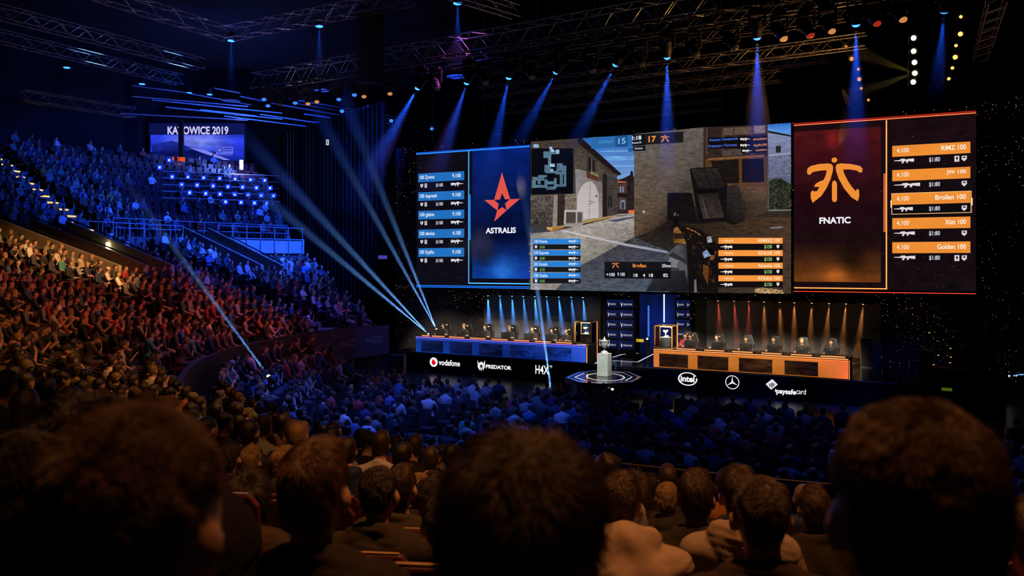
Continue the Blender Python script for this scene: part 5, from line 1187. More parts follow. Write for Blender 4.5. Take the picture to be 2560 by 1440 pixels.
q = WP(1599, 852, -.6); ys = empty('sign_box', q, LROT, 'small yellow lit sign low in the blue gap', 'sign'); MB().box((.18, .03, .07), (.36, .05, .14)).build('box', emis('sign yellow', (0.75, 0.50, 0.02), 0.9), ys)
v, fc = text_mesh('G2', .02); MB().add([(.03 + x * .10, -.001, .03 + y * .11) for x, y, z in v], fc).build('lettering', black, ys); MB().box((.15, .03, (1.0 - q.z) / 2), (.03, .03, q.z - 1.0)).build('stand', black, ys)
q = WP(1625, 845, -.5); bl = empty('floor_lamp', q, 0, 'tiny bright white lamp beside the yellow sign', 'light'); MB().ell((0, 0, 0), (.05, .05, .05)).build('bulb', emis('bulb white blue', (0.7, 0.85, 1.0), 5.0), bl); MB().box((0, 0, (1.0 - q.z) / 2), (.05, .05, q.z - 1.0)).build('stand', black, bl)
ls = empty('floor_light_line', P(1595, 904.5, 1.004), 0, 'white light lines set in the glossy stage floor between the desks', 'light'); o2 = (ls.location.x, ls.location.y)
for pts in ([(1532, 893), (1555, 886), (1596, 883)], [(1532, 901.5), (1594, 905)], [(1595, 904.5), (1633, 885)], [(1487, 908.5), (1497, 904)]):
    strip([P(x, y, 1.004)[:2] for x, y in pts], .07, .002, led_w, 'light_line', ls, o2)
# ---- things in the dark right part of the stage: door, speaker stacks, cases
def stage_box(px0, px1, ytop, b, label, name, mat, depth=.6, parts=None):
    a0, a1 = A(px0, b), A(px1, b); q = S(a0, b, 1.0); zt = CAMZ - (ytop - HOR) * SP((px0 + px1) / 2, b, 0).y / FPX
    root = empty(name, q, SROT, label, parts or 'case'); w, h = a1 - a0, zt - 1.0
    MB().box((w / 2, depth / 2, h / 2), (w, depth, h)).build('body', mat, root, bevel=0.01)
    c = MB()
    for x in (0, w): c.box((x, 0, h / 2), (.03, .03, h))
    for z in (0.02, h): c.box((w / 2, 0, z), (w, .03, .03))
    c.build('edging', steel, root); return root, w, h
stage_box(2152, 2185, 845, 4.4, 'dark narrow doorway panel behind the orange desk end', 'stage_door', black, .08, 'door')
stage_box(2300, 2336, 878, 1.6, 'black road case on the dark right of the stage', 'road_case', black)
r_, w_, h_ = stage_box(2332, 2418, 922, 0.35, 'wide black equipment case at the stage edge', 'equipment_case', black, .7)
stage_box(2370, 2402, 848, 1.3, 'tall black speaker stack on the dark right of the stage', 'speaker_stack', matblack, .7, 'speaker')
amber = emis('small amber lights', (1.0, 0.55, 0.1), .6)
for (px, py), nm in zip(((2376, 871), (2377, 893), (2375, 900), (2346, 888), (2334, 905), (2323, 832)), ('topmost on the speaker stack', 'middle of the speaker stack', 'lowest on the speaker stack', 'above the road case', 'over the equipment case', 'high beside the speaker stack')):
    o = MB().box((0, 0, 0), (.07, .03, .03), SROT).build('indicator_lamp', amber); o.location = SP(px, 0.3 if px > 2330 and py > 895 else 1.25, CAMZ - (py - HOR) * SP(px, 1.25, 0).y / FPX); tag(o, 'small amber lamp, %s' % nm, 'light', 'amber lamps on the dark equipment')
o = MB().box((0, 0, 0), (.34, .06, .10), SROT).build('green_lamp', emis('green light', (0.25, 0.45, 0.02), 0.2)); o.location = SP(2367, -.06, .90); tag(o, 'dim green lamp low at the right stage edge', 'light')
# ---- floor lamps throwing long beams
lensW = lens_mat('white', (0.75, 0.88, 1.0), 9.0)
CB = (0.16, 0.42, 1.0)
def floor_beam(px, py, Y, tgts, deg, watt, length, dens, label, zf=1.0):
    q = Q(px, py, Y)
    moving_head(q, tgts[0], lensW, label, 'lamps with long beams', .55, hang=False)
    if q.z - zf > .75: o = MB().box((0, 0, 0), (.5, .5, max(.05, q.z - zf - .62)), SROT).build('lamp_plinth', black); o.location = (q.x, q.y, zf + (q.z - zf - .62) / 2); tag(o, 'black box under the %s' % label, 'box')
    for i, t in enumerate(tgts): beam(q, t, deg, CB, watt * 10, length, dens, 'long pale beam, number %d of the %s' % (i + 1, label) if len(tgts) > 1 else 'long pale beam of the %s' % label, .05, .8)
floor_beam(1071, 835, 45.5, [Q(668, 498, 43), Q(732, 470, 43)], 3.4, 8000, 17, 0.13, 'bright lamp low at the left end of the blue desk')
floor_beam(1091, 823, 44.4, [Q(882, 300, 42), Q(815, 320, 42)], 3.2, 7000, 15, 0.13, 'bright lamp above the left end of the blue desk')
floor_beam(671, 940, 22.0, [Q(480, 680, 21.5)], 2.6, 3200, 7.5, 0.16, 'bright lamp on the floor among the left crowd', 0)
floor_beam(1378, 979, 30.2, [Q(1340, 700, 29.5)], 2.8, 7000, 9, 0.2, 'bright lamp on the floor under the tall letters', 0)
floor_beam(1531, 973, 31.5, [Q(1546, 880, 30.5)], 2.6, 800, 5, 0.05, 'small bright lamp on the floor under the platform', 0)
floor_beam(2489, 938, 33.0, [Q(2640, 880, 32.5)], 5, 4200, 8, 0.06, 'bright lamp on the right floor, nearer the stage', 0)
floor_beam(2521, 940, 32.5, [Q(2680, 925, 32)], 5, 4200, 8, 0.06, 'bright lamp on the right floor, farther from the stage', 0)
# ------------------------------------------------------------------ seats
seat_red = pbr('seat plastic red', (0.075, 0.012, 0.016), 0.45, noise=0.2, scale=6)
seat_dark = pbr('seat dark', (0.03, 0.03, 0.035), 0.5, noise=0.2)
gold_edge = pbr('seat rim worn', (0.40, 0.27, 0.10), 0.4, noise=0.2)
def seat_mb(b=None):
    b = b or MB(); b.prism([(-.23, 0), (-.23, .38), (-.19, .43), (.19, .43), (.23, .38), (.23, 0)], (0, -.22, .44), (1, 0, 0), (0, -.12, 1), (0, -1, 0), .035); return b
def pan_mb(b=None): b = b or MB(); return b.box((0, -.02, .43), (.45, .42, .05))
def leg_mb(b=None): b = b or MB(); return b.box((-.20, -.12, .20), (.04, .10, .41)).box((.20, -.12, .20), (.04, .10, .41))
def stadium_seat():
    root = empty('stadium_seat')
    o = seat_mb().build('backrest', seat_red, root, bevel=0.012); MB().box((0, -.292, .872), (.36, .014, .008)).build('rim', gold_edge, root)
    pan_mb().build('seat', seat_red, root)
    for sx in (-1, 1): MB().box((.20 * sx, -.12, .20), (.04, .10, .41)).build('leg', seat_dark, root)
    return root
def join_mb(*fs):
    b = MB()
    for f in fs: f(b)
    return b
def chair_far():
    b = MB(); b.box((0, -.20, .68), (.44, .03, .30)).box((0, 0, .44), (.43, .42, .035))
    for x in (-.2, .2): b.tube((x, -.22, .84), (x, .18, 0), .011, n=5).tube((x, .18, .44), (x, -.20, 0), .011, n=5)
    return b
# ------------------------------------------------------------------ prototypes of the seated crowd
PROTO_SPEC = [('lap', .0, 0, 'short', 0), ('thigh', .12, .15, 'quiff', 1), ('crossed', -.02, -.2, 'short', 3), ('knees', .38, .1, 'short', 0), ('chin', .25, .2, 'quiff', 1),
              ('clap', .02, -.1, 'short', 1), ('lap', .06, .25, 'long', 0), ('crossed', .05, .1, 'cap', 0), ('lap', .1, -.25, 'curly', 3), ('phone', .05, 0, 'short', 2), ('thigh', -.05, -.15, 'short', 2), ('lap', .15, .1, 'short', 1)]
HOODED = {0, 3, 5, 10}
protos, lows = [], []
for i, (pose, lean, turn, hair, hm) in enumerate(PROTO_SPEC):
    B = seated(pose, lean, turn, hair, random.Random(i).uniform(.94, 1.06), hood=i in HOODED, hands=False)
    protos.append(body_mesh('crowd body', B, 0.024, HAIRM[hm]))
    vs, fs, z = B.mesh(0.046); lows.append((vs, fs, z, hm))
TOPS = [('black', (.012, .012, .014), 34), ('charcoal', (.045, .047, .055), 16), ('grey', (.17, .175, .19), 11), ('pale grey', (.36, .37, .40), 7), ('white', (.58, .58, .60), 6), ('navy', (.02, .03, .09), 10), ('blue', (.05, .11, .26), 7), ('red', (.30, .03, .03), 4), ('teal', (.04, .20, .20), 2), ('orange', (.42, .16, .04), 2), ('brown', (.11, .065, .04), 3)]
HAIRC = [(.030, .017, .010), (.075, .038, .018), (.26, .15, .06), (.012, .010, .010)]
rc = random.Random(77)
def pick():
    t = rc.uniform(0, sum(w for _, _, w in TOPS))
    for n_, c, w in TOPS:
        t -= w
        if t <= 0: return n_, c
    return TOPS[0][:2]
LOOK = SP(1560, 3.5, 3.0)
def face_rz(p, jit=0.0): return math.atan2(LOOK.y - p.y, LOOK.x - p.x) - PI / 2 + jit
people = []                             # place, turn, proto, colour, look-words, place-words, zone
seats = []                              # place, turn, place-words, kind
def near_hero(p): return any((p.x - h[0]) ** 2 + (p.y - h[1]) ** 2 < .42 ** 2 for h in HERO_XY)

# foreground people placed one by one: column of the head, row of its top, distance
HEROES = [
 (322, 985, .78, 'short', 4, 'lap', 0, .05, (.012, .012, .016), 'person nearest the camera on the left, large dark head with warm-lit brown crown'),
 (1302, 1070, .94, 'wavy', 1, 'lap', .05, .0, (.012, .012, .014), 'person directly in front of the camera, large head of dark wavy hair'),
 (2298, 975, .80, 'short', 4, 'lap', 0, -.05, (.012, .012, .015), 'person nearest the camera on the right, large dark head with cropped hair'),
 (795, 1085, 1.94, 'quiff', 4, 'lap', .02, .22, (.022, .018, .016), 'man in dark jacket with swept brown hair, beyond the left near head'),
 (1903, 1185, 2.37, 'short', 1, 'lap', .05, .0, (.028, .019, .013), 'man with cropped brown hair and brown jacket covering the lettered hoodie'),
 (205, 982, 1.55, 'curly', 3, 'lap', 0, .1, (.008, .008, .010), 'dark curly-haired person mostly hidden behind the left near head'),
 (45, 1062, 1.2, 'short', 3, 'lap', .05, .1, (.010, .010, .013), 'person in black at the left frame edge, striped patch on the sleeve'),
 (500, 1240, 1.7, 'hoodup', 3, 'lap', .1, .1, (.010, .010, .014), 'person with dark hood up and a pale bag strap'),
 (1120, 1215, 2.5, 'short', 0, 'lap', .1, .1, (.17, .10, .06), 'person in brown jacket hidden behind the wavy-haired head'),
 (2590, 1240, 2.3, 'quiff', 1, 'chin', .1, -.1, (.35, .02, .03), 'person in a red top cut by the right frame edge'),
 (945, 1160, 3.25, 'short', 0, 'lap', .05, .05, (.035, .028, .022), 'man with short dark hair, dark shirt, right of the swept-haired man'),
 (1552, 1172, 3.05, 'quiff', 1, 'knees', .55, .0, (.30, .23, .19), 'person in pale hoodie bent forward, hood lying on the back'),
 (1850, 1158, 3.55, 'quiff', 1, 'lap', .03, .05, (.26, .21, .17), 'person in pale hoodie with black letters across the back'),
 (1742, 1168, 4.05, 'quiff', 1, 'lap', .02, .0, (.03, .024, .02), 'man with swept-back hair between the two pale hoodies'),
 (616, 1178, 4.0, 'long', 0, 'lap', .05, .1, (.05, .035, .025), 'person with long straight dark hair, right of the left near head'),
 (1006, 1155, 4.2, 'quiff', 1, 'lap', .05, .2, (.05, .042, .03), 'brown-haired person in dark top beside the pink sleeve'),
 (2037, 1207, 4.7, 'quiff', 1, 'lap', .0, .0, (.03, .025, .022), 'short-haired person in dark collar beside the right near head'),
 (1072, 1190, 4.35, 'short', 0, 'chin', .2, -.1, (.55, .02, .09), 'person with a pink sleeve raising a hand to the neck'),
 (630, 1111, 6.2, 'quiff', 2, 'lap', .0, .3, (.05, .045, .04), 'fair-haired person with glasses, farther row beyond long dark hair'),
 (572, 1107, 5.9, 'short', 0, 'lap', .0, .3, (.02, .02, .022), 'dark-haired person left of the fair-haired one with glasses'),
 (712, 1110, 5.6, 'quiff', 2, 'lap', .05, .2, (.06, .055, .045), 'fair curly-topped person in dark hoodie, left of the swept-haired man'),
 (1668, 1202, 5.8, 'short', 2, 'lap', .0, .0, (.03, .028, .025), 'fair-haired child with a crown whorl in front of the rail'),
 (1047, 1178, 5.2, 'short', 2, 'lap', .0, .1, (.03, .028, .025), 'person with fair cropped hair right of the brown-haired one'),
 (1084, 1172, 5.7, 'short', 0, 'lap', .0, .3, (.02, .02, .02), 'short dark-haired person next to the fair cropped one'),
 (1588, 1178, 6.0, 'long', 1, 'lap', .0, .1, (.04, .03, .025), 'person with brown hair and patterned top beyond the pale hood'),
 (2090, 1248, 5.4, 'short', 3, 'lap', .0, .0, (.02, .02, .022), 'dark-haired person just left of the right near head'),
 (590, 1185, 4.9, 'short', 3, 'lap', .1, .1, (.015, .014, .014), 'low dark head left of the long-haired person'),
]
HERO_XY = [((h[0] - 1280) / FPX * h[2], h[2]) for h in HEROES]

# stand rows near the camera and on the left
for k in range(NLOW):
    R, z = low_row(k); Rm = R + .42; dang = math.degrees(.555 / Rm); a = min_ang(Rm) + .8; idx = 0; off = rc.uniform(0, dang)
    a += off
    while a < AEND:
        idx += 1; p = bowl_pt(Rm, a, z); blocked = any(u - .6 < a < v + .6 for u, v in VOM) and R > RV0 - 1.4
        aisle = any(abs(a - s_) < .55 * dang + .8 * 57.3 / Rm for s_ in (151.5, 171.5, 192.0))
        if p.y > .45 and not blocked and not aisle and not (k >= 13 and a < 142.6):
            dist = p.length; x_, y_ = proj((p.x, p.y, z + 1.2))
            if -150 < x_ < 2700 and not (p.y < 5.2):
                words = 'stand row %d above parapet, seat %d from black drape' % (k + 1, idx)
                seats.append((p, face_rz(p), words, 'stadium'))
                occ = .90 if a > 150 else .82
                if rc.random() < occ and not near_hero(p): people.append((p, face_rz(p, rc.uniform(-.15, .15)), rc.randrange(12), pick(), words, 'bowl'))
        a += dang
for j in range(NUP):
    R, z = up_row(j); Rm = R + .4; dang = math.degrees(.56 / Rm); a = min_ang(Rm) + .8 + rc.uniform(0, dang); idx = 0
    while a < 200:
        idx += 1; p = bowl_pt(Rm, a, z)
        if p.y > 8 and not any(s_ - .5 < a < s_ + 1.5 for s_ in (151.5, 162.0, 171.5)):
            x_, y_ = proj((p.x, p.y, z + 1.2))
            if -60 < x_ < 900:
                words = 'upper stand row %d, seat %d from black drape' % (j + 1, idx)
                seats.append((p, face_rz(p), words, 'stadium'))
                occ = .12 if (a < 145 and j > 2) else (.3 if a < 146 else .78)
                if j > 12: occ *= .6
                if rc.random() < occ: people.append((p, face_rz(p, rc.uniform(-.15, .15)), rc.randrange(12), pick(), words, 'bowl'))
        a += dang
# floor rows, parallel to the stage
i = 0
while i < 18:
    b = -7.6 - 1.08 * i; i += 1; sl = sr = 0
    for s_ in list(range(1, 34)) + [-q for q in range(1, 34)]:
        ais = 11.75 + (-b - 8) * .10
        a = ais + (.55 * s_ + .45 if s_ > 0 else .55 * s_ - .45) + rc.uniform(-.04, .04)
        p = S(a, b, 0); r = (p - C0).length
        ang_ = math.degrees(math.atan2(p.y - C0.y, p.x - C0.x)) % 360
        if r > (16.5 if 145 < ang_ < 216 else 18.9) or p.y < 9.8: continue
        if a > 24.5 and a < 26.0: continue
        x_, y_ = proj((p.x, p.y, 1.2))
        if not (-80 < x_ < 2640): continue
        words = 'floor row %d from stage, seat %d %s of aisle' % (i, abs(s_), 'left' if s_ < 0 else 'right')
        seats.append((p, SROT, words, 'floor'))
        if rc.random() < (.82 if s_ < 0 else .78): people.append((p, SROT + (.55 * (face_rz(p) - SROT) if s_ < 0 else 0) + rc.uniform(-.25, .25), rc.randrange(12), pick(), words, 'floor'))
# side rows on low risers in front of the parapet
rs = MB()
aR = ang_at(790, 19)
for ri, (R, z) in enumerate(((19.1, 1.25), (18.2, .85), (17.3, .45))):
    aL = 214.0; sector(rs, R - .42, R + .5, z, z, aR, aL, z)
    dang = math.degrees(.55 / R); a = aR + .8; idx = 0
    while a < aL:
        idx += 1; p = bowl_pt(R, a, z); words = 'side riser row %d below parapet, seat %d from banner' % (ri + 1, idx)
        if p.y > 5.5:
            seats.append((p, face_rz(p), words, 'floor'))
            if rc.random() < .92: people.append((p, face_rz(p, rc.uniform(-.2, .2)), rc.randrange(12), pick(), words, 'floor'))
        a += dang
tag(rs.build('floor_riser', concrete), kind='structure')

# hidden behind the near heads
HID = [(325, 1280, 225, 285), (1302, 1330, 205, 250), (2298, 1270, 205, 285)]
def vis(p, h):
    x, y = proj((p.x, p.y, p.z + h)); 
    return -20 < x < 2580 and y < 1450 and not any(((x - a) / c) ** 2 + ((y - b) / d) ** 2 < 1 or (abs(x - a) < c * .9 and y > b) for a, b, c, d in HID)
NIND = 300 - len(HEROES) - 14
order = sorted([q for q in people if vis(q[0], 1.15)], key=lambda q: q[0].y)
single = order[:NIND]; ids = {id(q) for q in single}; mass = [q for q in people if id(q) not in ids]
for p, rz, pr, (cn, cc), words, zone in single:
    o = bpy.data.objects.new('person', protos[pr]); COL.objects.link(o); o.location = p; o.rotation_euler = (0, 0, rz); s_ = rc.uniform(.95, 1.05); o.scale = (s_, s_, s_)
    v = rc.uniform(.75, 1.3); o.color = (cc[0] * v, cc[1] * v, cc[2] * v, 1)
    tag(o, 'person in %s top, %s' % (cn, words), 'person', 'seated audience')
# the rest of the crowd, too many to count
V, F, CV = [], [], []; n = 0
SK = [(.50, .29, .20), (.55, .34, .25), (.42, .24, .16)]
for p, rz, pr, (cn, cc), words, zone in mass:
    vs, fs, z, hm = lows[pr]; c, s_ = math.cos(rz), math.sin(rz); k = rc.uniform(.95, 1.06)
    w = np.empty_like(vs); w[:, 0] = (vs[:, 0] * c - vs[:, 1] * s_) * k + p.x; w[:, 1] = (vs[:, 0] * s_ + vs[:, 1] * c) * k + p.y; w[:, 2] = vs[:, 2] * k + p.z
    v = rc.uniform(.75, 1.3)
    pal = np.array([SK[rc.randrange(3)], HAIRC[rc.choice((0, 0, 1, 1, 2, 3))], tuple(x * v for x in cc), rc.choice([(.035, .045, .075), (.02, .02, .022), (.06, .07, .10)]), (.03, .03, .03), (.01, .01, .01)])
    V.append(w); F.append(fs + n); CV.append(pal[z]); n += len(vs)
cm = bpy.data.materials.new('crowd colours'); cm.use_nodes = True; nt = cm.node_tree; at = nt.nodes.new('ShaderNodeAttribute'); at.attribute_name = 'col'
nt.links.new(at.outputs['Color'], nt.nodes['Principled BSDF'].inputs['Base Color']); nt.nodes['Principled BSDF'].inputs['Roughness'].default_value = .75
V = np.concatenate(V); F = np.concatenate(F); CV = np.concatenate(CV)
me = mesh_np('crowd', V, F, [cm]); ca = me.color_attributes.new('col', 'FLOAT_COLOR', 'POINT'); ca.data.foreach_set('color', np.concatenate([CV, np.ones((len(CV), 1))], 1).astype(np.float32).ravel())
o = bpy.data.objects.new('crowd', me); COL.objects.link(o); tag(o, 'distant seated crowd filling the stands on the left and the far floor', 'crowd', kind='stuff')
print('PEOPLE', len(people), 'single', len(single), 'mass verts', len(V), 'far single y', single[-1][0].y)
# seats: the 200 nearest in the stands and 300 nearest on the floor one by one, the others together
proto_seat = stadium_seat(); first = [True]
ss = sorted([q for q in seats if q[3] == 'stadium' and vis(q[0], .7)], key=lambda q: q[0].y)[:150]
sid = {id(q) for q in ss}
for p, rz, words, kd in ss:
    c = proto_seat if first[0] else copy_tree(proto_seat); first[0] = False
    c.location = p; c.rotation_euler = (0, 0, rz); tag(c, 'red stadium seat, %s' % words, 'seat', 'stadium seats in the stands')
chm = chair_far().build('folding_chair', seat_dark); cf = [True]
fs_ = sorted([q for q in seats if q[3] == 'floor' and vis(q[0], .7)], key=lambda q: q[0].y)[:260]
sid |= {id(q) for q in fs_}
for p, rz, words, kd in fs_:
    c = chm if cf[0] else chm.copy()
    if not cf[0]: COL.objects.link(c)
    cf[0] = False; c.location = p; c.rotation_euler = (0, 0, rz); tag(c, 'black folding chair, %s' % words, 'chair', 'folding chairs on the floor')
def mass_mesh(lst, mb, name, mat, label, cat):
    v0 = np.array(mb.v); V, FL, n = [], [], 0
    for p, rz, words, kd in lst:
        c, s_ = math.cos(rz), math.sin(rz); w = np.stack([v0[:, 0] * c - v0[:, 1] * s_ + p.x, v0[:, 0] * s_ + v0[:, 1] * c + p.y, v0[:, 2] + p.z], 1); V.append(w)
        FL += [tuple(i + n for i in f) for f in mb.f]; n += len(v0)
    me = bpy.data.meshes.new(name); me.from_pydata(np.concatenate(V).tolist(), [], FL); me.materials.append(mat); o = bpy.data.objects.new(name, me); COL.objects.link(o); return tag(o, label, cat, kind='stuff')
b = MB(); b.box((0, -.25, .66), (.46, .035, .44)).box((0, -.02, .43), (.45, .42, .05))
mass_mesh([q for q in seats if q[3] == 'stadium' and id(q) not in sid], b, 'stand_seating', pbr('far seat red', (0.045, 0.010, 0.016), 0.5, noise=0.3), 'rows of red seats under the distant crowd in the stands', 'seats')
b = MB(); b.box((0, -.20, .68), (.44, .03, .30)).box((0, 0, .44), (.43, .42, .035)).box((-.2, -.02, .22), (.02, .4, .44)).box((.2, -.02, .22), (.02, .4, .44))
mass_mesh([q for q in seats if q[3] == 'floor' and id(q) not in sid], b, 'floor_seating', seat_dark, 'rows of dark chairs under the far floor crowd', 'chairs')

# ------------------------------------------------------------------ the people around the camera, with their own clothes and hair
def strands(name, B, n, ln, rad, mat, parent, seed, whorl=(0, -.03, 1.32), comb=.75, curl=0.0):
    """hair: single strands rooted on the hair cap"""
    hb = Body(B.k); hb.p = [q for q in B.p if q[5] == HAIR]
    if not hb.p: return None
    r = np.random.RandomState(seed); vs, fs, _ = hb.mesh(0.012); 
    tri = fs[r.randint(0, len(fs), n)]; u = r.rand(n, 1); v = r.rand(n, 1)
    root = vs[tri[:, 0]] * (1 - u) * (1 - v) + vs[tri[:, 1]] * u * (1 - v) + vs[tri[:, 2]] * u * v + vs[tri[:, 3]] * (1 - u) * v
    nr = np.cross(vs[tri[:, 2]] - vs[tri[:, 0]], vs[tri[:, 3]] - vs[tri[:, 1]]); nr /= np.linalg.norm(nr, axis=1)[:, None] + 1e-9
    d0, _ = hb.dist(root + nr * .01); nr[d0 < 0] *= -1
    if comb in (.66, .86):                       # clear of the ears
        hz = vs[:, 2].max() - .115; keep = ~((root[:, 2] < hz + .02) & (root[:, 1] > -.045)); root, nr = root[keep], nr[keep]; n = len(root)
    away = root - np.array(whorl); away -= nr * np.sum(away * nr, 1)[:, None]; away /= np.linalg.norm(away, axis=1)[:, None] + 1e-9
    tang = np.cross(nr, away)
    ph = np.sin(root[:, :1] * 70 + seed) + np.sin(root[:, 1:2] * 55 + 2 * seed) + np.sin(root[:, 2:] * 63)
    lock = tang * ph * .22
    L = ln * r.uniform(.6, 1.25, (n, 1)) * (1 + .25 * ph / 3); d = nr * (1 - comb) + away * comb + lock + r.normal(0, .08, (n, 3)) + np.array((0, 0, .05))
    d /= np.linalg.norm(d, axis=1)[:, None]; pts = []
    K = 4
    for k in range(K + 1):
        t = k / K; q = root - nr * .003 + d * L * t + nr * L * .38 * t * (1 - t) + np.array((0, 0, -1)) * (L * .22 * t * t)
        if curl: q = q + (tang * np.sin(ph * 2 + t * 5) + nr * np.cos(ph * 2 + t * 4)) * curl * t
        pts.append(q)
    P_ = np.stack(pts, 1).reshape(-1, 3).astype(np.float32)
    hc = bpy.data.hair_curves.new(name); hc.add_curves([K + 1] * n); hc.position_data.foreach_set('vector', P_.ravel())
    ra = hc.attributes.get('radius') or hc.attributes.new('radius', 'FLOAT', 'POINT')
    ra.data.foreach_set('value', np.tile(np.linspace(rad, rad * .35, K + 1), n).astype(np.float32)); hc.materials.append(mat)
    o = bpy.data.objects.new(name, hc); COL.objects.link(o); o.parent = parent; return o
def sub(B, zones, grow, k=None):
    b = Body(B.k)
    for t, a, c, ra, rb, z, kk in B.p:
        if z in zones: b.p.append((t, a, c + grow if t == 'e' else c, (ra + grow) if t == 'c' else ra, (rb + grow) if t == 'c' else rb, z, kk))
    return b
def wr(amp, seed):
    def f(X):
        x, y, z = X[..., 0], X[..., 1], X[..., 2]
        q = np.sin(z * 88 + 3.6 * np.sin(x * 8 + seed) + 2.5 * np.sin(x * 19 + y * 13 + seed * 2)); m = .5 + .5 * np.sin(x * 11 + z * 9 + seed * 3); return amp * (-np.abs(q) ** 1.5 * m * 1.3 + .7 * np.sin(z * 30 + x * 21 + seed * 2 + 2 * np.sin(x * 13)))
    return f
strand_m = [pbr('hair strands %d' % i, c, 0.38, noise=0.3, scale=30, spec=0.5) for i, c in enumerate([(.026, .018, .013), (.060, .037, .022), (.30, .20, .10), (.006, .005, .005), (.115, .060, .028)])]
jack = {}
def jacket_mat(c):
    if c not in jack: jack[c] = pbr('jacket %d' % len(jack), c, 0.92, noise=0.15, scale=14, bump=0.08, bscale=220, spec=0.08)
    return jack[c]
def row_floor(p):
    r = (Vector((p[0], p[1], 0)) - C0).length; k = int((r - RL0) / PITCH); return low_row(max(0, k))[1]
for hi, (px, yt, d, hair, hm, pose, lean, turn, colr, label) in enumerate(HEROES):
    x, y = (px - 1280) / FPX * d, d; zt = CAMZ - (yt - HOR) * d / FPX - (.012 if hair != 'hoodup' else 0)
    hood = hi in (11, 12, 20)
    hr = 'short' if hair == 'hoodup' else hair
    B = seated(pose, lean, turn - .12 + (x * .02), hr, 1.05, hood=hood, hands=d > 1, ear=.42 if d < 1.3 else 1.0)
    if hair == 'hoodup':
        B.p = [q for q in B.p if q[5] != HAIR]; B.ell((0, .02, 1.22), (.115, .125, .125), TOP, .03); B.ell((0, -.05, 1.08), (.13, .10, .12), TOP, .05)
    allp, _ = None, None
    lo, hi_ = B.bounds(); topz = hi_[2] - .05
    vs_, fs_h, _ = Body(B.k).__class__.mesh(sub(B, (SKIN, HAIR, TOP), 0), .03); topz = vs_[:, 2].max(); head = vs_[vs_[:, 2] > topz - .03].mean(0)
    fz = row_floor((x, y)); sc = min(1.10, max(.90, (zt - fz) / topz)); oz = zt - topz * sc
    rz = face_rz(Vector((x, y, 0))) * .7; c, s_ = math.cos(rz), math.sin(rz)
    near = d < 1.3
    hh = .0125 if d < 4.3 else .018
    bd = Body(B.k); bd.p = [q for q in sub(B, (SKIN,), 0).p] + [q for q in sub(B, (TOP, LEGS, SHOE), -.010).p]
    vs, fs, z = bd.mesh(hh if d < 4.5 else .02)
    o = bpy.data.objects.new('person', mesh_np('body', vs, fs, [skin_m])); COL.objects.link(o)
    o.location = (x - (head[0] * c - head[1] * s_) * sc, y - (head[0] * s_ + head[1] * c) * sc, oz); o.rotation_euler = (0, 0, rz); o.scale = (sc, sc, sc)
    tag(o, label, 'person', 'people in the rows before the camera')
    if d > 1.3:
        c2 = copy_tree(proto_seat); c2.location = (o.location.x - .05 * math.sin(-rz), o.location.y - .05, fz); c2.rotation_euler = (0, 0, rz); c2.scale = (1, 1, 1); tag(c2, 'red stadium seat under the ' + ' '.join(label.split(',')[0].split()[:10]), 'seat', 'stadium seats in the stands')
    tb = sub(B, (TOP,), .014); vs, fs, _ = tb.mesh(hh, wr(.0085 if hood else .006 if d > 1.3 else .003, hi))
    j = bpy.data.objects.new('jacket', mesh_np('jacket', vs, fs, [jacket_mat(colr)])); COL.objects.link(j); j.parent = o
    lb = sub(B, (LEGS,), .006); vs, fs, _ = lb.mesh(.02); t = bpy.data.objects.new('trousers', mesh_np('trousers', vs, fs, [jeans])); COL.objects.link(t); t.parent = o
    sb = sub(B, (SHOE,), .006); vs, fs, _ = sb.mesh(.018); t = bpy.data.objects.new('shoes', mesh_np('shoes', vs, fs, [shoe_m])); COL.objects.link(t); t.parent = o
    hb = sub(B, (HAIR,), -.004)
    if hb.p:
        vs, fs, _ = hb.mesh(.012 if d < 3 else .015); h = bpy.data.objects.new('hair', mesh_np('hair', vs, fs, [HAIRM[hm]])); COL.objects.link(h); h.parent = o
        n = 26000 if near else (14000 if d < 2.6 else (8000 if d < 4.5 else 4500))
        ln = {'short': .013, 'quiff': .030, 'curly': .040, 'long': .10, 'wavy': .05}[hr] * (.8 if near else 1)
        strands('strands', B, n, ln, .00055 if d < 2.6 else .0008, strand_m[hm], h, hi + 3, whorl=(head[0] + rc.uniform(-.02, .02), head[1] - .05, topz + .01), comb=.66 if hr == 'short' else .86 if hr == 'quiff' else .78, curl=.012 if hr == 'curly' else .007 if hr == 'wavy' else .003)
    if hi == 12:                        # letters over the back of the pale hoodie
        inkm = pbr('black print', (.012, .012, .014), .8, noise=.1)
        for ch, lx, lz, sz in (('G', -.115, .925, .05), ('e', -.04, .93, .045), ('C', .10, .93, .05), ('D', -.11, .845, .05), ('O', -.035, .84, .05)):
            v, f = text_mesh(ch, .02); w = []
            for q in v:
                X0 = lx + (q[0] - .3) * sz * 1.1; Z0_ = lz + q[1] * sz; ys = np.linspace(-.35, .05, 161); ds, _ = tb.dist(np.stack([np.full(161, X0), ys, np.full(161, Z0_)], -1)); k = np.argmax(ds < 0.004); w.append((X0, ys[k] - .004, Z0_))
            t = MB().add(w, f).build('printed_letter', inkm, o)
    if hi == 7:
        t = MB(); pts = []
        for i in range(9):
            u = i / 8; X0 = -.09 + .30 * u; Z0_ = 1.02 - .42 * u; ys = np.linspace(-.4, .1, 161); ds, _ = tb.dist(np.stack([np.full(161, X0), ys, np.full(161, Z0_)], -1)); k = np.argmax(ds < 0.004); pts.append((X0, ys[k] - .006, Z0_))
        t.path(pts, .009); t.build('bag_strap', pbr('strap pale', (.45, .38, .22), .7, noise=.1), o)
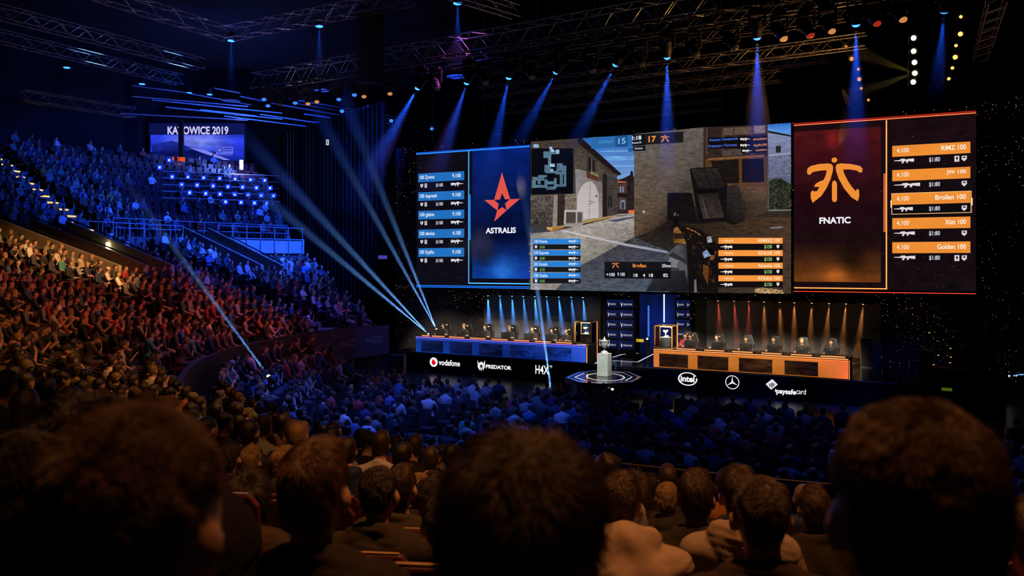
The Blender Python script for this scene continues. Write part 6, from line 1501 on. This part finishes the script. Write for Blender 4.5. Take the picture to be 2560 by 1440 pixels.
    if hi == 6:
        t = MB(); t.box((.245, -.06, .83), (.01, .09, .022)).box((.245, -.06, .79), (.01, .09, .022)); t.build('sleeve_patch', pbr('patch orange', (.5, .16, .05), .8, noise=.1), o)
    if hi == 18:
        t = MB(); t.path([(.085, .0, 1.215), (.08, .10, 1.215)], .003).path([(-.085, .0, 1.215), (-.08, .10, 1.215)], .003); t.build('glasses', steel, o)
# ------------------------------------------------------------------ trusses, lamps and pipes under the roof
def truss(p0, p1, label, w=0.5, h=None, r=0.026, bay=0.6, mat=None):
    p0, p1 = Vector(p0), Vector(p1); d = p1 - p0; L = d.length; d.normalize(); h = h or w; mat = mat or alu
    side = d.cross(Vector((0, 0, 1))).normalized(); up = side.cross(d).normalized()
    root = empty('lighting_truss', p0, 0, label, 'truss')
    cs = [side * (sx * w / 2) + up * (sz * h / 2) for sx, sz in ((-1, -1), (1, -1), (1, 1), (-1, 1))]
    for c in cs: MB().tube(c, c + d * L, r, n=6).build('chord', mat, root)
    la = MB(); n = max(2, int(L / bay))
    for k in range(4):
        a, b = cs[k], cs[(k + 1) % 4]
        for i in range(n):
            x0, x1 = L * i / n, L * (i + 1) / n; s0, s1 = (a, b) if i % 2 == 0 else (b, a)
            la.tube(s0 + d * x0, s1 + d * x1, r * .5, n=4, caps=False)
    la.build('lattice', mat, root); return root
for a, b, z, w, nm in (((240, -20), (572, 86), 16, .55, 'light-coloured truss slanting down at the top left, meeting another at a corner'), ((572, 83), (1030, -8), 16, .55, 'truss rising right from the corner at the top left'),
                       ((-60, 14), (505, 161), 16, .55, 'long dim truss across the upper left, above its twin'), ((-60, 76), (450, 200), 16, .55, 'long dim truss across the upper left, lower of the twins'),
                       ((55, 238), (335, 282), 13.5, .5, 'low bluish truss above the far left stand'), ((640, 206), (1800, 0), 14.6, .75, 'main front truss rising from the middle left to the top'),
                       ((2496, -14), (2430, 216), 14, .5, 'steep pale truss at the upper right'), ((1130, -20), (1290, 30), 16.5, .5, 'short truss end at the top middle')):
    truss(P(*a, z), P(*b, z), nm, w)
la, lb = P(1044, 221, 13.0), P(2140, 62, 13.0); ld = lb - la
TZ = Vector((0, 0, .85))
truss(la - ld * .42 + TZ, lb + ld * .5 + TZ, 'dark truss carrying the row of blue moving heads', .5, mat=pbr('truss black', (.03, .03, .032), .45, .6, noise=.2))
dark_t = pbr('truss dusty', (.16, .15, .15), .4, .8, noise=.2, scale=10)
for i, (off, z, t0_, t1_) in enumerate(((2.2, 14.6, -.15, 1.1), (3.6, 13.4, .05, 1.0), (5.2, 14.9, -.1, .95), (6.6, 13.2, .0, .8), (8.4, 14.2, .1, .9), (9.6, 12.9, .05, .62))):
    o_ = SN * off; a, b = la + ld * t0_ + o_, la + ld * t1_ + o_; a.z = b.z = z
    truss(a, b, '%s dusty truss behind the blue moving heads, counted from the hall' % NUM[i], .45, mat=dark_t, bay=.5)
for i in range(9):                        # chain hoists that hold the LED wall
    q = L0 + LD * (1 + i * 3.2) + LN * .2; z0 = 12.6 if i > 5 else 12.2
    tag(MB().tube((q.x, q.y, z0), (q.x, q.y, 20), .018, n=5).build('hoist_chain', steel), '%s thin hoist chain above the screens from the left' % NUM[i], 'chain', 'hoist chains above the screens')
pipe_m = pbr('ceiling pipe', (.5, .5, .55), .35, .7, noise=.2, scale=5)
for i, (x0, y0, x1, y1, z) in enumerate(((330, 241, 620, 266, 16.5), (430, 255, 705, 283, 16.2), (465, 232, 628, 262, 17.5), (415, 268, 705, 298, 15.8), (535, 220, 600, 232, 18), (560, 290, 765, 316, 15.4), (500, 274, 640, 290, 15.6), (380, 250, 560, 268, 16.4), (300, 284, 620, 300, 14.8), (600, 240, 700, 262, 17.2),
                                         (760, 285, 1260, 357, 16.0), (790, 305, 1150, 353, 15.6), (700, 262, 1000, 314, 16.6), (650, 286, 1080, 350, 15.5), (820, 330, 1020, 357, 15.0), (330, 214, 470, 232, 18.2))):
    tag(MB().tube(P(x0, y0, z), P(x1, y1, z), .05, n=6).build('ceiling_pipe', pipe_m), '%s blue-lit pipe under the far roof, listed from the stand to the screens' % NUM[i], 'pipe', 'pipes under the far roof')
cab = empty('cable_truss', P(730, 257, 17), 0, 'long thin triple cable run slanting down to the left screen', 'truss')
d_ = P(1340, 357, 17) - P(730, 257, 17)
for dx, dz in ((0, 0), (.25, .18), (-.2, .3)): MB().tube((dx, 0, dz), (d_.x + dx, d_.y, d_.z + dz), .035, n=5).build('tube', pipe_m, cab)
lensBl = lens_mat('deep blue', (0.02, 0.14, 1.0), 5.5)
for x, y, nm in ((855, 278, 'leftmost'), (915, 290, 'second'), (978, 302, 'third'), (1080, 322, 'fourth, paler')):
    o = MB().ell((0, 0, 0), (.16, .16, .13), 10, 6).build('marker_lamp', emis('marker blue', (0.03, 0.20, 1.0), 1.6)); o.location = P(x, y, 16.8); tag(o, 'small blue lamp on the slanting cable run, %s from the left' % nm, 'light', 'blue lamps on the cable run')
# moving heads, lit and unlit
ML = [(1044, 221, 1003, 292), (1167, 208, 1148, 265), (1272, 195, 1258, 262), (1390, 181, 1370, 218), (1539, 162, 1516, 205), (1668, 144, 1668, 205), (1893, 95, 1893, 160), (2140, 62, 2140, 135), (2361, 28, 2357, 70)]
for i, (x, y, tx_, ty) in enumerate(ML):
    q = P(x, y, 13.0); t = Q(tx_, ty, q.y + .35)
    moving_head(q, t, lensBl, 'moving head with bright blue lens, %s of the lit ones from the left' % NUM[i], 'moving heads on the front truss', 1.25)
    beam(q, t, 15, (0.01, 0.10, 1.0), (6500, 3800, 3400, 3000, 3400, 6000, 6000, 5400, 2200)[i], (6.5, 6, 8, 4.5, 4.5, 6, 6.5, 5.5, 3)[i], 0.10, 'blue beam under the moving head lit %s from the left' % NUM[i], .10, .9, .2)
lensU = lens_mat('unlit', (0.25, 0.14, 0.05), 0.05); lensRd = lens_mat('dull red', (1.0, 0.06, 0.02), .35); lensAm = lens_mat('amber', (1.0, 0.40, 0.10), .6)
for i, (x, y) in enumerate(((1094, 222), (1215, 208), (1330, 194), (1483, 178), (1606, 162), (1742, 138), (1838, 122), (1960, 98), (2027, 90), (2080, 79), (2193, 60), (2258, 50))):
    q = P(x, y, 12.85); t = q + Vector((.25, -.55, -1.0))
    ln_ = lensRd if i in (8, 10) else (lensAm if i in (7, 9, 11) else lensU)
    moving_head(q, t, ln_, 'dark moving head with %s lens, %s of the dark ones from the left' % ('dull red' if ln_ is lensRd else 'amber' if ln_ is lensAm else 'unlit', NUM[i]), 'moving heads on the front truss', 1.25)
for i, (x, y, c) in enumerate(((660, 249, 0), (670, 265, 0), (700, 262, 2), (738, 258, 0), (770, 260, 1), (792, 255, 1), (847, 249, 0), (886, 238, 0), (910, 242, 1), (975, 235, 1))):
    q = P(x, y, 12.9); t = q + Vector((.2, -.5, -1.0))
    moving_head(q, t, (lens_mat('blue small', (0.05, 0.25, 1.0), 1.0), lensAm, lensU)[c], '%s lamp in the cluster left of the front truss, %s from the left' % (('blue', 'amber', 'unlit')[c], NUM[i]), 'lamp cluster under the front truss', 1.1)
for i, (x, y, z) in enumerate(((798, 67, 17), (578, 103, 17), (1144, 10, 16.5), (167, 170, 17), (355, 211, 17), (473, 233, 17.5), (524, 237, 17.2))):
    q = P(x, y, z); r_ = empty('downlight', q, 0, 'small blue downlight under the roof, %s listed from the top' % NUM[i], 'light', 'blue downlights'); MB().tube((0, 0, .03), (0, 0, .45), .20, .16, 12).build('can', black, r_); MB().tube((0, 0, 0), (0, 0, .03), .17, .19, 12).build('lens', lensBl, r_)
for i, (x, y) in enumerate(((798, 67), (578, 103), (1144, 10))):
    z = (17, 17, 16.5)[i]; q = P(x, y, z); beam(q, q + Vector((0, 0, -1)), 14, (0.01, 0.10, 1.0), (1500, 1200, 2200)[i], 3.0, 0.07, 'soft blue beam of the %s downlight' % ('right', 'left', 'top')[i], .08, .9)
# ladders of blinders at the right
blW, blO, blD = lens_mat('blinder white', (1.0, 0.72, 0.38), 5.0), lens_mat('blinder orange', (1.0, 0.42, 0.10), 2.2), lens_mat('blinder dim', (1.0, 0.38, 0.06), 0.9)
for nm, Y, pts, lens in (('bright', 27.0, [(2284, 95), (2284, 128), (2286, 156), (2287, 183), (2283, 205)], blW), ('right', 26.0, [(2402, 42), (2401, 85), (2390, 114), (2388, 143), (2381, 170), (2372, 197)], blO), ('left', 29.0, [(2115, 117), (2129, 147), (2146, 173), (2148, 198), (2153, 221), (2171, 250)], blD)):
    q0 = Q(pts[-1][0], pts[-1][1] + 12, Y); root = empty('light_ladder', q0, 0, {'bright': 'hanging ladder of five bright white-orange lamps, upper right', 'right': 'hanging ladder of six orange lamps right of the brightest', 'left': 'hanging ladder of six dim amber lamps left of the brightest'}[nm], 'stage light')
    top = Q(pts[0][0] + 4, pts[0][1] - 60, Y) - q0
    for s_ in (-1, 1): MB().tube((.14 * s_, .08, 0), (top.x + .14 * s_, .08, top.z + 3), .018, n=5).build('rail', black, root)
    for j, (x, y) in enumerate(pts):
        q = Q(x, y, Y) - q0; dv = Vector((-.75, -.55, -.35)).normalized()
        hsg = MB().tube(q - dv * -.0 + dv * -.18, q - dv * .01, .10, .15, 10).build('lamp', black, root)
        big = .085 if nm == 'bright' else (.075 if j in (1, 3) else .05)
        MB().tube(q - dv * .01, q + dv * .01, big, big, 12).build('lens', lens, hsg)
q = Q(2284, 183, 27)
for t, nm in ((Q(2170, 140, 27.3), 'upper'), (Q(2160, 228, 27.3), 'lower')): beam(q, t, 13, (1.0, 0.65, 0.08), 70, 2.2, .6, '%s faint yellow beam of the bright lamp ladder' % nm, .05, .9)
# line array and small hung things
la_ = empty('line_array', Q(925, 205, 33), .2, 'black curved line array of loudspeakers hung at the top middle', 'speaker')
for i in range(8): MB().box((0, .03 * (7 - i), .18 + .36 * i), (1.1, .6, .33)).build('cabinet', matblack, la_)
MB().box((0, .2, 3.1), (.9, .5, .08)).tube((0, .2, 3.1), (0, .2, 8), .03).build('frame', black, la_)
hr = MB().tube(P(2492, -8, 14) - Vector((0, 0, 0)), P(2492, -8, 14) + Vector((0, 0, 5)), .02).build('hoist_chain', steel); tag(hr, 'thin chain holding the steep truss at the upper right', 'chain')
# ------------------------------------------------------------------ far left: sign board, screens, rails, step lights
YS = 66.0
KP = lambda px, py: ((px - 1280) * YS / FPX, CAMZ - (py - HOR) * YS / FPX)
ko = KP(372, 404)
kr = empty('led_screen', (ko[0], YS, ko[1]), 0, 'blue lit screen above the far stand with a city name and year', 'screen')
kw, kh = KP(612, 308)[0] - ko[0], KP(612, 308)[1] - ko[1]
MB().box((kw / 2, .2, kh / 2), (kw, .36, kh)).build('panel', cabinet, kr)
q = Pic(KP, ko); q.lay = 3; q.rect(372, 308, 612, 336, (10, 16, 74), .2, .6)
q.grid((376, 337), (610, 402), lambda u, v: lerp(lerp((30, 50, 215), (132, 146, 255), math.exp(-((u - .5) / .3) ** 2 - ((v - .25) / .35) ** 2)), (10, 18, 100), max(0, v - .55) * 1.6), 20, 10, .55, .7)
q.poly([(376, 380), (450, 372), (540, 380), (575, 402), (376, 402)], (10, 18, 90), .6, 1.2); q.poly([(380, 362), (430, 352), (470, 366), (500, 372), (460, 380), (380, 378)], (22, 34, 130), .7, 1.2); q.poly([(470, 368), (510, 374), (575, 400), (560, 400), (500, 380)], (120, 130, 240), .2)
q.rect(540, 367, 583, 386, (96, 104, 235)); q.ring((549.5, 375), 5, 6.5, (20, 26, 110), 20, 0, 360, 1.3); q.rect(559, 370, 580, 373, (40, 50, 160)); q.rect(559, 376, 580, 378, (40, 50, 160)); q.rect(545, 387, 580, 390, (60, 70, 180))
q.build('picture', LEDM, kr)
q = Pic(KP, ko); q.lay = 8; q.text('KATOWICE 2019', 419, 336.5, 571, 20.5, (205, 200, 250), .03); q.build('lettering', LEDM, kr)
o = MB().box((0, 0, 0), (.34, .3, 4.2)).build('hanging_column', matblack); o.location = Q(453, 366, 64.5); tag(o, 'narrow dark column hanging before the far blue screen', 'column')
def on_stand(px, py, up=0.0):
    Y = 40.0
    while Y < 80:
        p = Q(px, py, Y); R = (Vector((p.x, p.y, 0)) - C0).length
        zs = ZA if R < RU0 else ZA + .35 + URISE * min(NUP - 1, int((R - RU0) / UP))
        if R > RA0 and p.z < zs + up: return p
        Y += .05
    return Q(px, py, 62)
scr_b = screen_mat('small blue screens', 2.4)
mons = [(1450, 680), (1582, 683), (1715, 688), (1850, 693), (1980, 697), (2110, 705), (2230, 710), (1530, 747), (1660, 750), (1795, 757), (1920, 763), (2043, 767), (2160, 772), (2275, 775), (1598, 813), (1733, 820), (1853, 825), (1977, 828), (2090, 832), (2200, 835), (2303, 838), (1900, 890), (2030, 895), (2143, 900), (2240, 903), (1345, 600), (1425, 540)]
mproto = None
for i, (x, y) in enumerate(mons):
    p = on_stand(x / 3.368, 240 + y / 3.368, .95)
    row = 'first' if i < 7 else 'second' if i < 14 else 'third' if i < 21 else 'fourth' if i < 25 else 'uppermost'
    if mproto is None:
        mproto = empty('desk_monitor'); MB().box((0, .03, 0), (.52, .04, .42)).build('housing', plastic, mproto)
        q = Pic(lambda a, b: (a, b), (0, 0)); q.raw([(-.24, -.19), (.24, -.19), (.24, .19), (-.24, .19)], [(0, 1, 2, 3)], (14, 36, 170), .5, 6); q.raw([(-.08, -.09), (.05, -.12), (.12, .03), (.02, .10), (-.12, .06)], [(0, 1, 2, 3, 4)], (120, 160, 255)); q.build('display', scr_b, mproto)
        MB().box((0, .05, -.45), (.05, .05, .55)).build('stand', plastic, mproto); c = mproto
    else: c = copy_tree(mproto)
    c.location = p; c.rotation_euler = (0, 0, -.35); tag(c, 'small blue desk screen on the far stand, %s row, number %d from the left' % (row, (i % 7) + 1), 'monitor', 'blue desk screens on the far stand')
for j in range(5):
    a, b = on_stand(405, 428 + 16.5 * j, .8), on_stand(700, 440 + 16 * j, .8)
    tag(MB().tube(a, b, .03, n=5).build('desk_edge', rail_m), '%s long desk edge among the blue desk screens from the top' % NUM[j], 'desk', 'press desks on the far stand')
o = MB().box((0, 0, 0), (.24, .12, .75)).build('wall_lamp', emis('lamp blue white', (0.5, 0.6, 1.0), 9.0)); o.location = Q(603.5, 412, 64); tag(o, 'bright white upright lamp right below the far blue screen', 'light')
l_ = bpy.data.lights.new('lamp_light', 'POINT'); l_.energy = 1500; l_.color = (.1, .2, 1); l_.shadow_soft_size = .3; lo_ = bpy.data.objects.new('lamp_light', l_); COL.objects.link(lo_); lo_.location = Q(603.5, 412, 63.4)
os_ = empty('scoreboard', Q(447, 422, 63), 0, 'small orange scoreboard below the far blue screen', 'screen'); q = Pic(lambda a, b: (a, b), (0, 0))
for r_ in ((-.48, .55, .0, .95), (.05, .45, .5, .92), (-.4, .3, -.1, .55), (-.02, .3, .5, .44), (.05, .1, .48, .28), (-.1, .02, .3, .1)): q.raw([(r_[0], r_[1]), (r_[2], r_[1]), (r_[2], r_[3]), (r_[0], r_[3])], [(0, 1, 2, 3)], (230, 84, 30), .5, 8)
q.build('digits', LEDM, os_); MB().box((0, .06, .48), (1.1, .1, 1.0)).build('panel', matblack, os_)
# railings
def rail_arc(R, z0, z1, a0, a1, label, bars=(1.0, .5), step=2.0, r=.03, mat=None, name='railing'):
    mat = mat or rail_m; o0 = bowl_pt(R, (a0 + a1) / 2, z0); root = empty(name, o0, 0, label, 'railing')
    n = max(2, int(abs(a1 - a0) / step)); an = [a0 + (a1 - a0) * i / n for i in range(n + 1)]
    for f in bars: MB().path([bowl_pt(R, a, z0 + (z1 - z0) * f) - o0 for a in an], r, 6).build('rail', mat, root)
    for a in an: MB().tube(bowl_pt(R, a, z0) - o0, bowl_pt(R, a, z1) - o0, r * .9, n=5).build('post', mat, root)
    return root
bm_ = min_ang(RA0) + .3
rail_arc(RA0 - .62, ZA - .9, ZA + 1.15, bm_, 142.6, 'pale railing on the white balcony band', (1.0, .62), 1.4)
rail_arc(RU0 - .1, ZA + .2, ZA + 1.45, bm_ - .5, 150.5, 'pale railing behind the balcony aisle', (1.0, .55), 1.5)
rail_arc(RA0 - .10, ZA + .25, ZA + 1.05, 145.8, 156.6, 'railing over the aisle between the entrances', (1.0,), 1.3)
rail_arc(up_row(9)[0], up_row(9)[1], up_row(9)[1] + .95, 160.2, 161.5, 'hoop railing high in the upper stand beside the steps', (1.0, .5), .7)
rail_arc(up_row(9)[0], up_row(9)[1], up_row(9)[1] + .95, 158.2, 159.5, 'second hoop railing high in the upper stand', (1.0, .5), .7)
rail_arc(R0 + .07, 2.5, 3.06, 238, 286, 'thin worn rail on top of the near parapet', (1.0,), 3.2, .008, gold_edge, 'parapet_rail')
red_m = pbr('railing red', (.30, .03, .03), .45, noise=.2); rr = empty('red_railing', Q(40, 1090, 6.4), 0, 'dark red railing at the left frame edge', 'railing'); o_ = Q(40, 1090, 6.4)
MB().tube(Q(-60, 1004, 6.6) - o_, Q(128, 1044, 6.2) - o_, .02).build('rail', red_m, rr); MB().tube(Q(-60, 1054, 6.6) - o_, Q(128, 1092, 6.2) - o_, .02).build('rail', red_m, rr)
for x, y in ((20, 1021), (118, 1042)): a = Q(x, y, 6.55 if x < 50 else 6.2); MB().tube(a - o_, a - Vector((0, 0, 1.1)) - o_, .02).build('post', red_m, rr)
for ang, nm in ((163.4, 'first'), (160.2, 'middle'), (157.0, 'inner'), (145.6, 'far left'), (142.9, 'far right')):
    a, b = bowl_pt(RV1, ang, ZA + 1.14), bowl_pt(RV0 - .5, ang, Z0 + (RV0 - RL0) * RISE / PITCH + 1.07)
    tag(MB().tube(a, b, .035, n=6).build('handrail', black), 'dark handrail sloping along the %s entrance wall' % nm, 'railing')
# lights of the steps and entrances
stepm = emis('step light', (1.0, 0.60, 0.16), 1.2); si = 0
for j in range(0, NUP):
    R, z = up_row(j)
    if rc.random() < .2: continue
    a0 = 151.5 + rc.uniform(-.15, .15); w_ = rc.uniform(.5, 1.0); b = MB(); p0 = bowl_pt(R - .02, a0, z - .06); p1 = bowl_pt(R - .02, a0 + math.degrees(w_ / R), z - .06); b.tube(p0, p1, .05, n=4)
    tag(b.build('step_light', stepm), 'thin amber light on the upper stairs, step %d from the bottom' % (j + 1), 'light', 'amber step lights')
for k in range(4, 16, 2):
    R, z = low_row(k); p0, p1 = bowl_pt(R - .02, 151.4, z - .06), bowl_pt(R - .02, 151.4 + math.degrees(.6 / R), z - .06)
    tag(MB().tube(p0, p1, .025, n=4).build('step_light', emis('step light dim', (1.0, 0.55, 0.14), 0.35)), 'thin amber light on the lower stairs, row %d' % (k + 1), 'light', 'amber step lights')
for j in (12, 13, 14):
    R, z = up_row(j); p0, p1 = bowl_pt(R, 156.2, z + .7), bowl_pt(R, 156.2 + math.degrees(.9 / R), z + .7); tag(MB().tube(p0, p1, .04, n=4).build('step_light', stepm), 'amber light bar at the top left of the stand, bar %d' % (j - 11), 'light', 'amber step lights')
best = min(np.arange(30, 36, .05), key=lambda R: abs(proj(bowl_pt(R, 157.25, 5.6))[0] - 270)); q = bowl_pt(best, 157.28, 5.6); yy = proj(q); q.z += (yy[1] - 627) * q.y / FPX
o = MB().tube((0, 0, -.42), (0, 0, .42), .09, n=8).build('entrance_lamp', emis('entrance tube', (1.0, 0.82, 0.45), 6.0)); o.location = q; tag(o, 'upright warm tube lamp on the inner entrance wall', 'light')
o = MB().box((0, 0, 0), (.16, .06, .34)).box((0, -.035, 0), (.05, .01, .24), mi=1).build('exit_sign', [emis('exit pale', (0.75, 0.8, 0.6), .8), black]); o.location = Q(818.5, 356, 50); tag(o, 'tiny pale upright sign high on the dark drape', 'sign')
o = MB().box((0, 0, 0), (.5, .06, .2)).build('exit_sign', emis('sign violet', (0.08, 0.06, 0.5), .8)); o.location = Q(957, 643, 46); tag(o, 'tiny violet lit sign at the edge of the dark drape', 'sign')
# curved banner along the foot of the stand
ba = MB(); a0, a1 = ang_at(975, 19.6), ang_at(782, 19.6); bn = empty('banner', bowl_pt(19.72, (a0 + a1) / 2, 1.15), 0, 'curved dark banner with faint grey lettering at the foot of the stand', 'banner'); o_ = bn.location.copy()
wall_arc(ba, 19.66, .12, 1.15, 2.52, a0, a1, .6); ba.v = [tuple(Vector(v) - o_) for v in ba.v]; ba.build('board', pbr('banner cloth', (.045, .04, .045), .8, noise=.15), bn)
gm = pbr('banner print', (.22, .21, .22), .8, noise=.1)
for i in range(3):
    ac = a1 - (a1 - a0) * (.16 + .33 * i); v, f = text_mesh('intel', .02); w = []; v2, f2 = text_mesh('EXTREME', .02); v3, f3 = text_mesh('MASTERS', .02); lg = MB()
    for vv, ff, xo, zo, sx, sz in ((v, f, -.62, 1.80, .42, .24), (v2, f2, -.1, 1.92, .58, .14), (v3, f3, -.1, 1.72, .58, .14)):
        lg.add([bowl_pt(19.645, ac - math.degrees((xo + q[0] / vv[:, 0].max() * sx) / 19.6), zo + q[1] / vv[:, 1].max() * sz) - o_ for q in vv], ff)
    lg.build('printed_lettering', gm, bn)
tag(MB().box((0, 0, .6), (.7, .9, 1.2)).build('flight_case', black, loc=P(960, 985, 0) + Vector((0, 4, 0))), 'black flight case on the floor before the stage left corner', 'case')
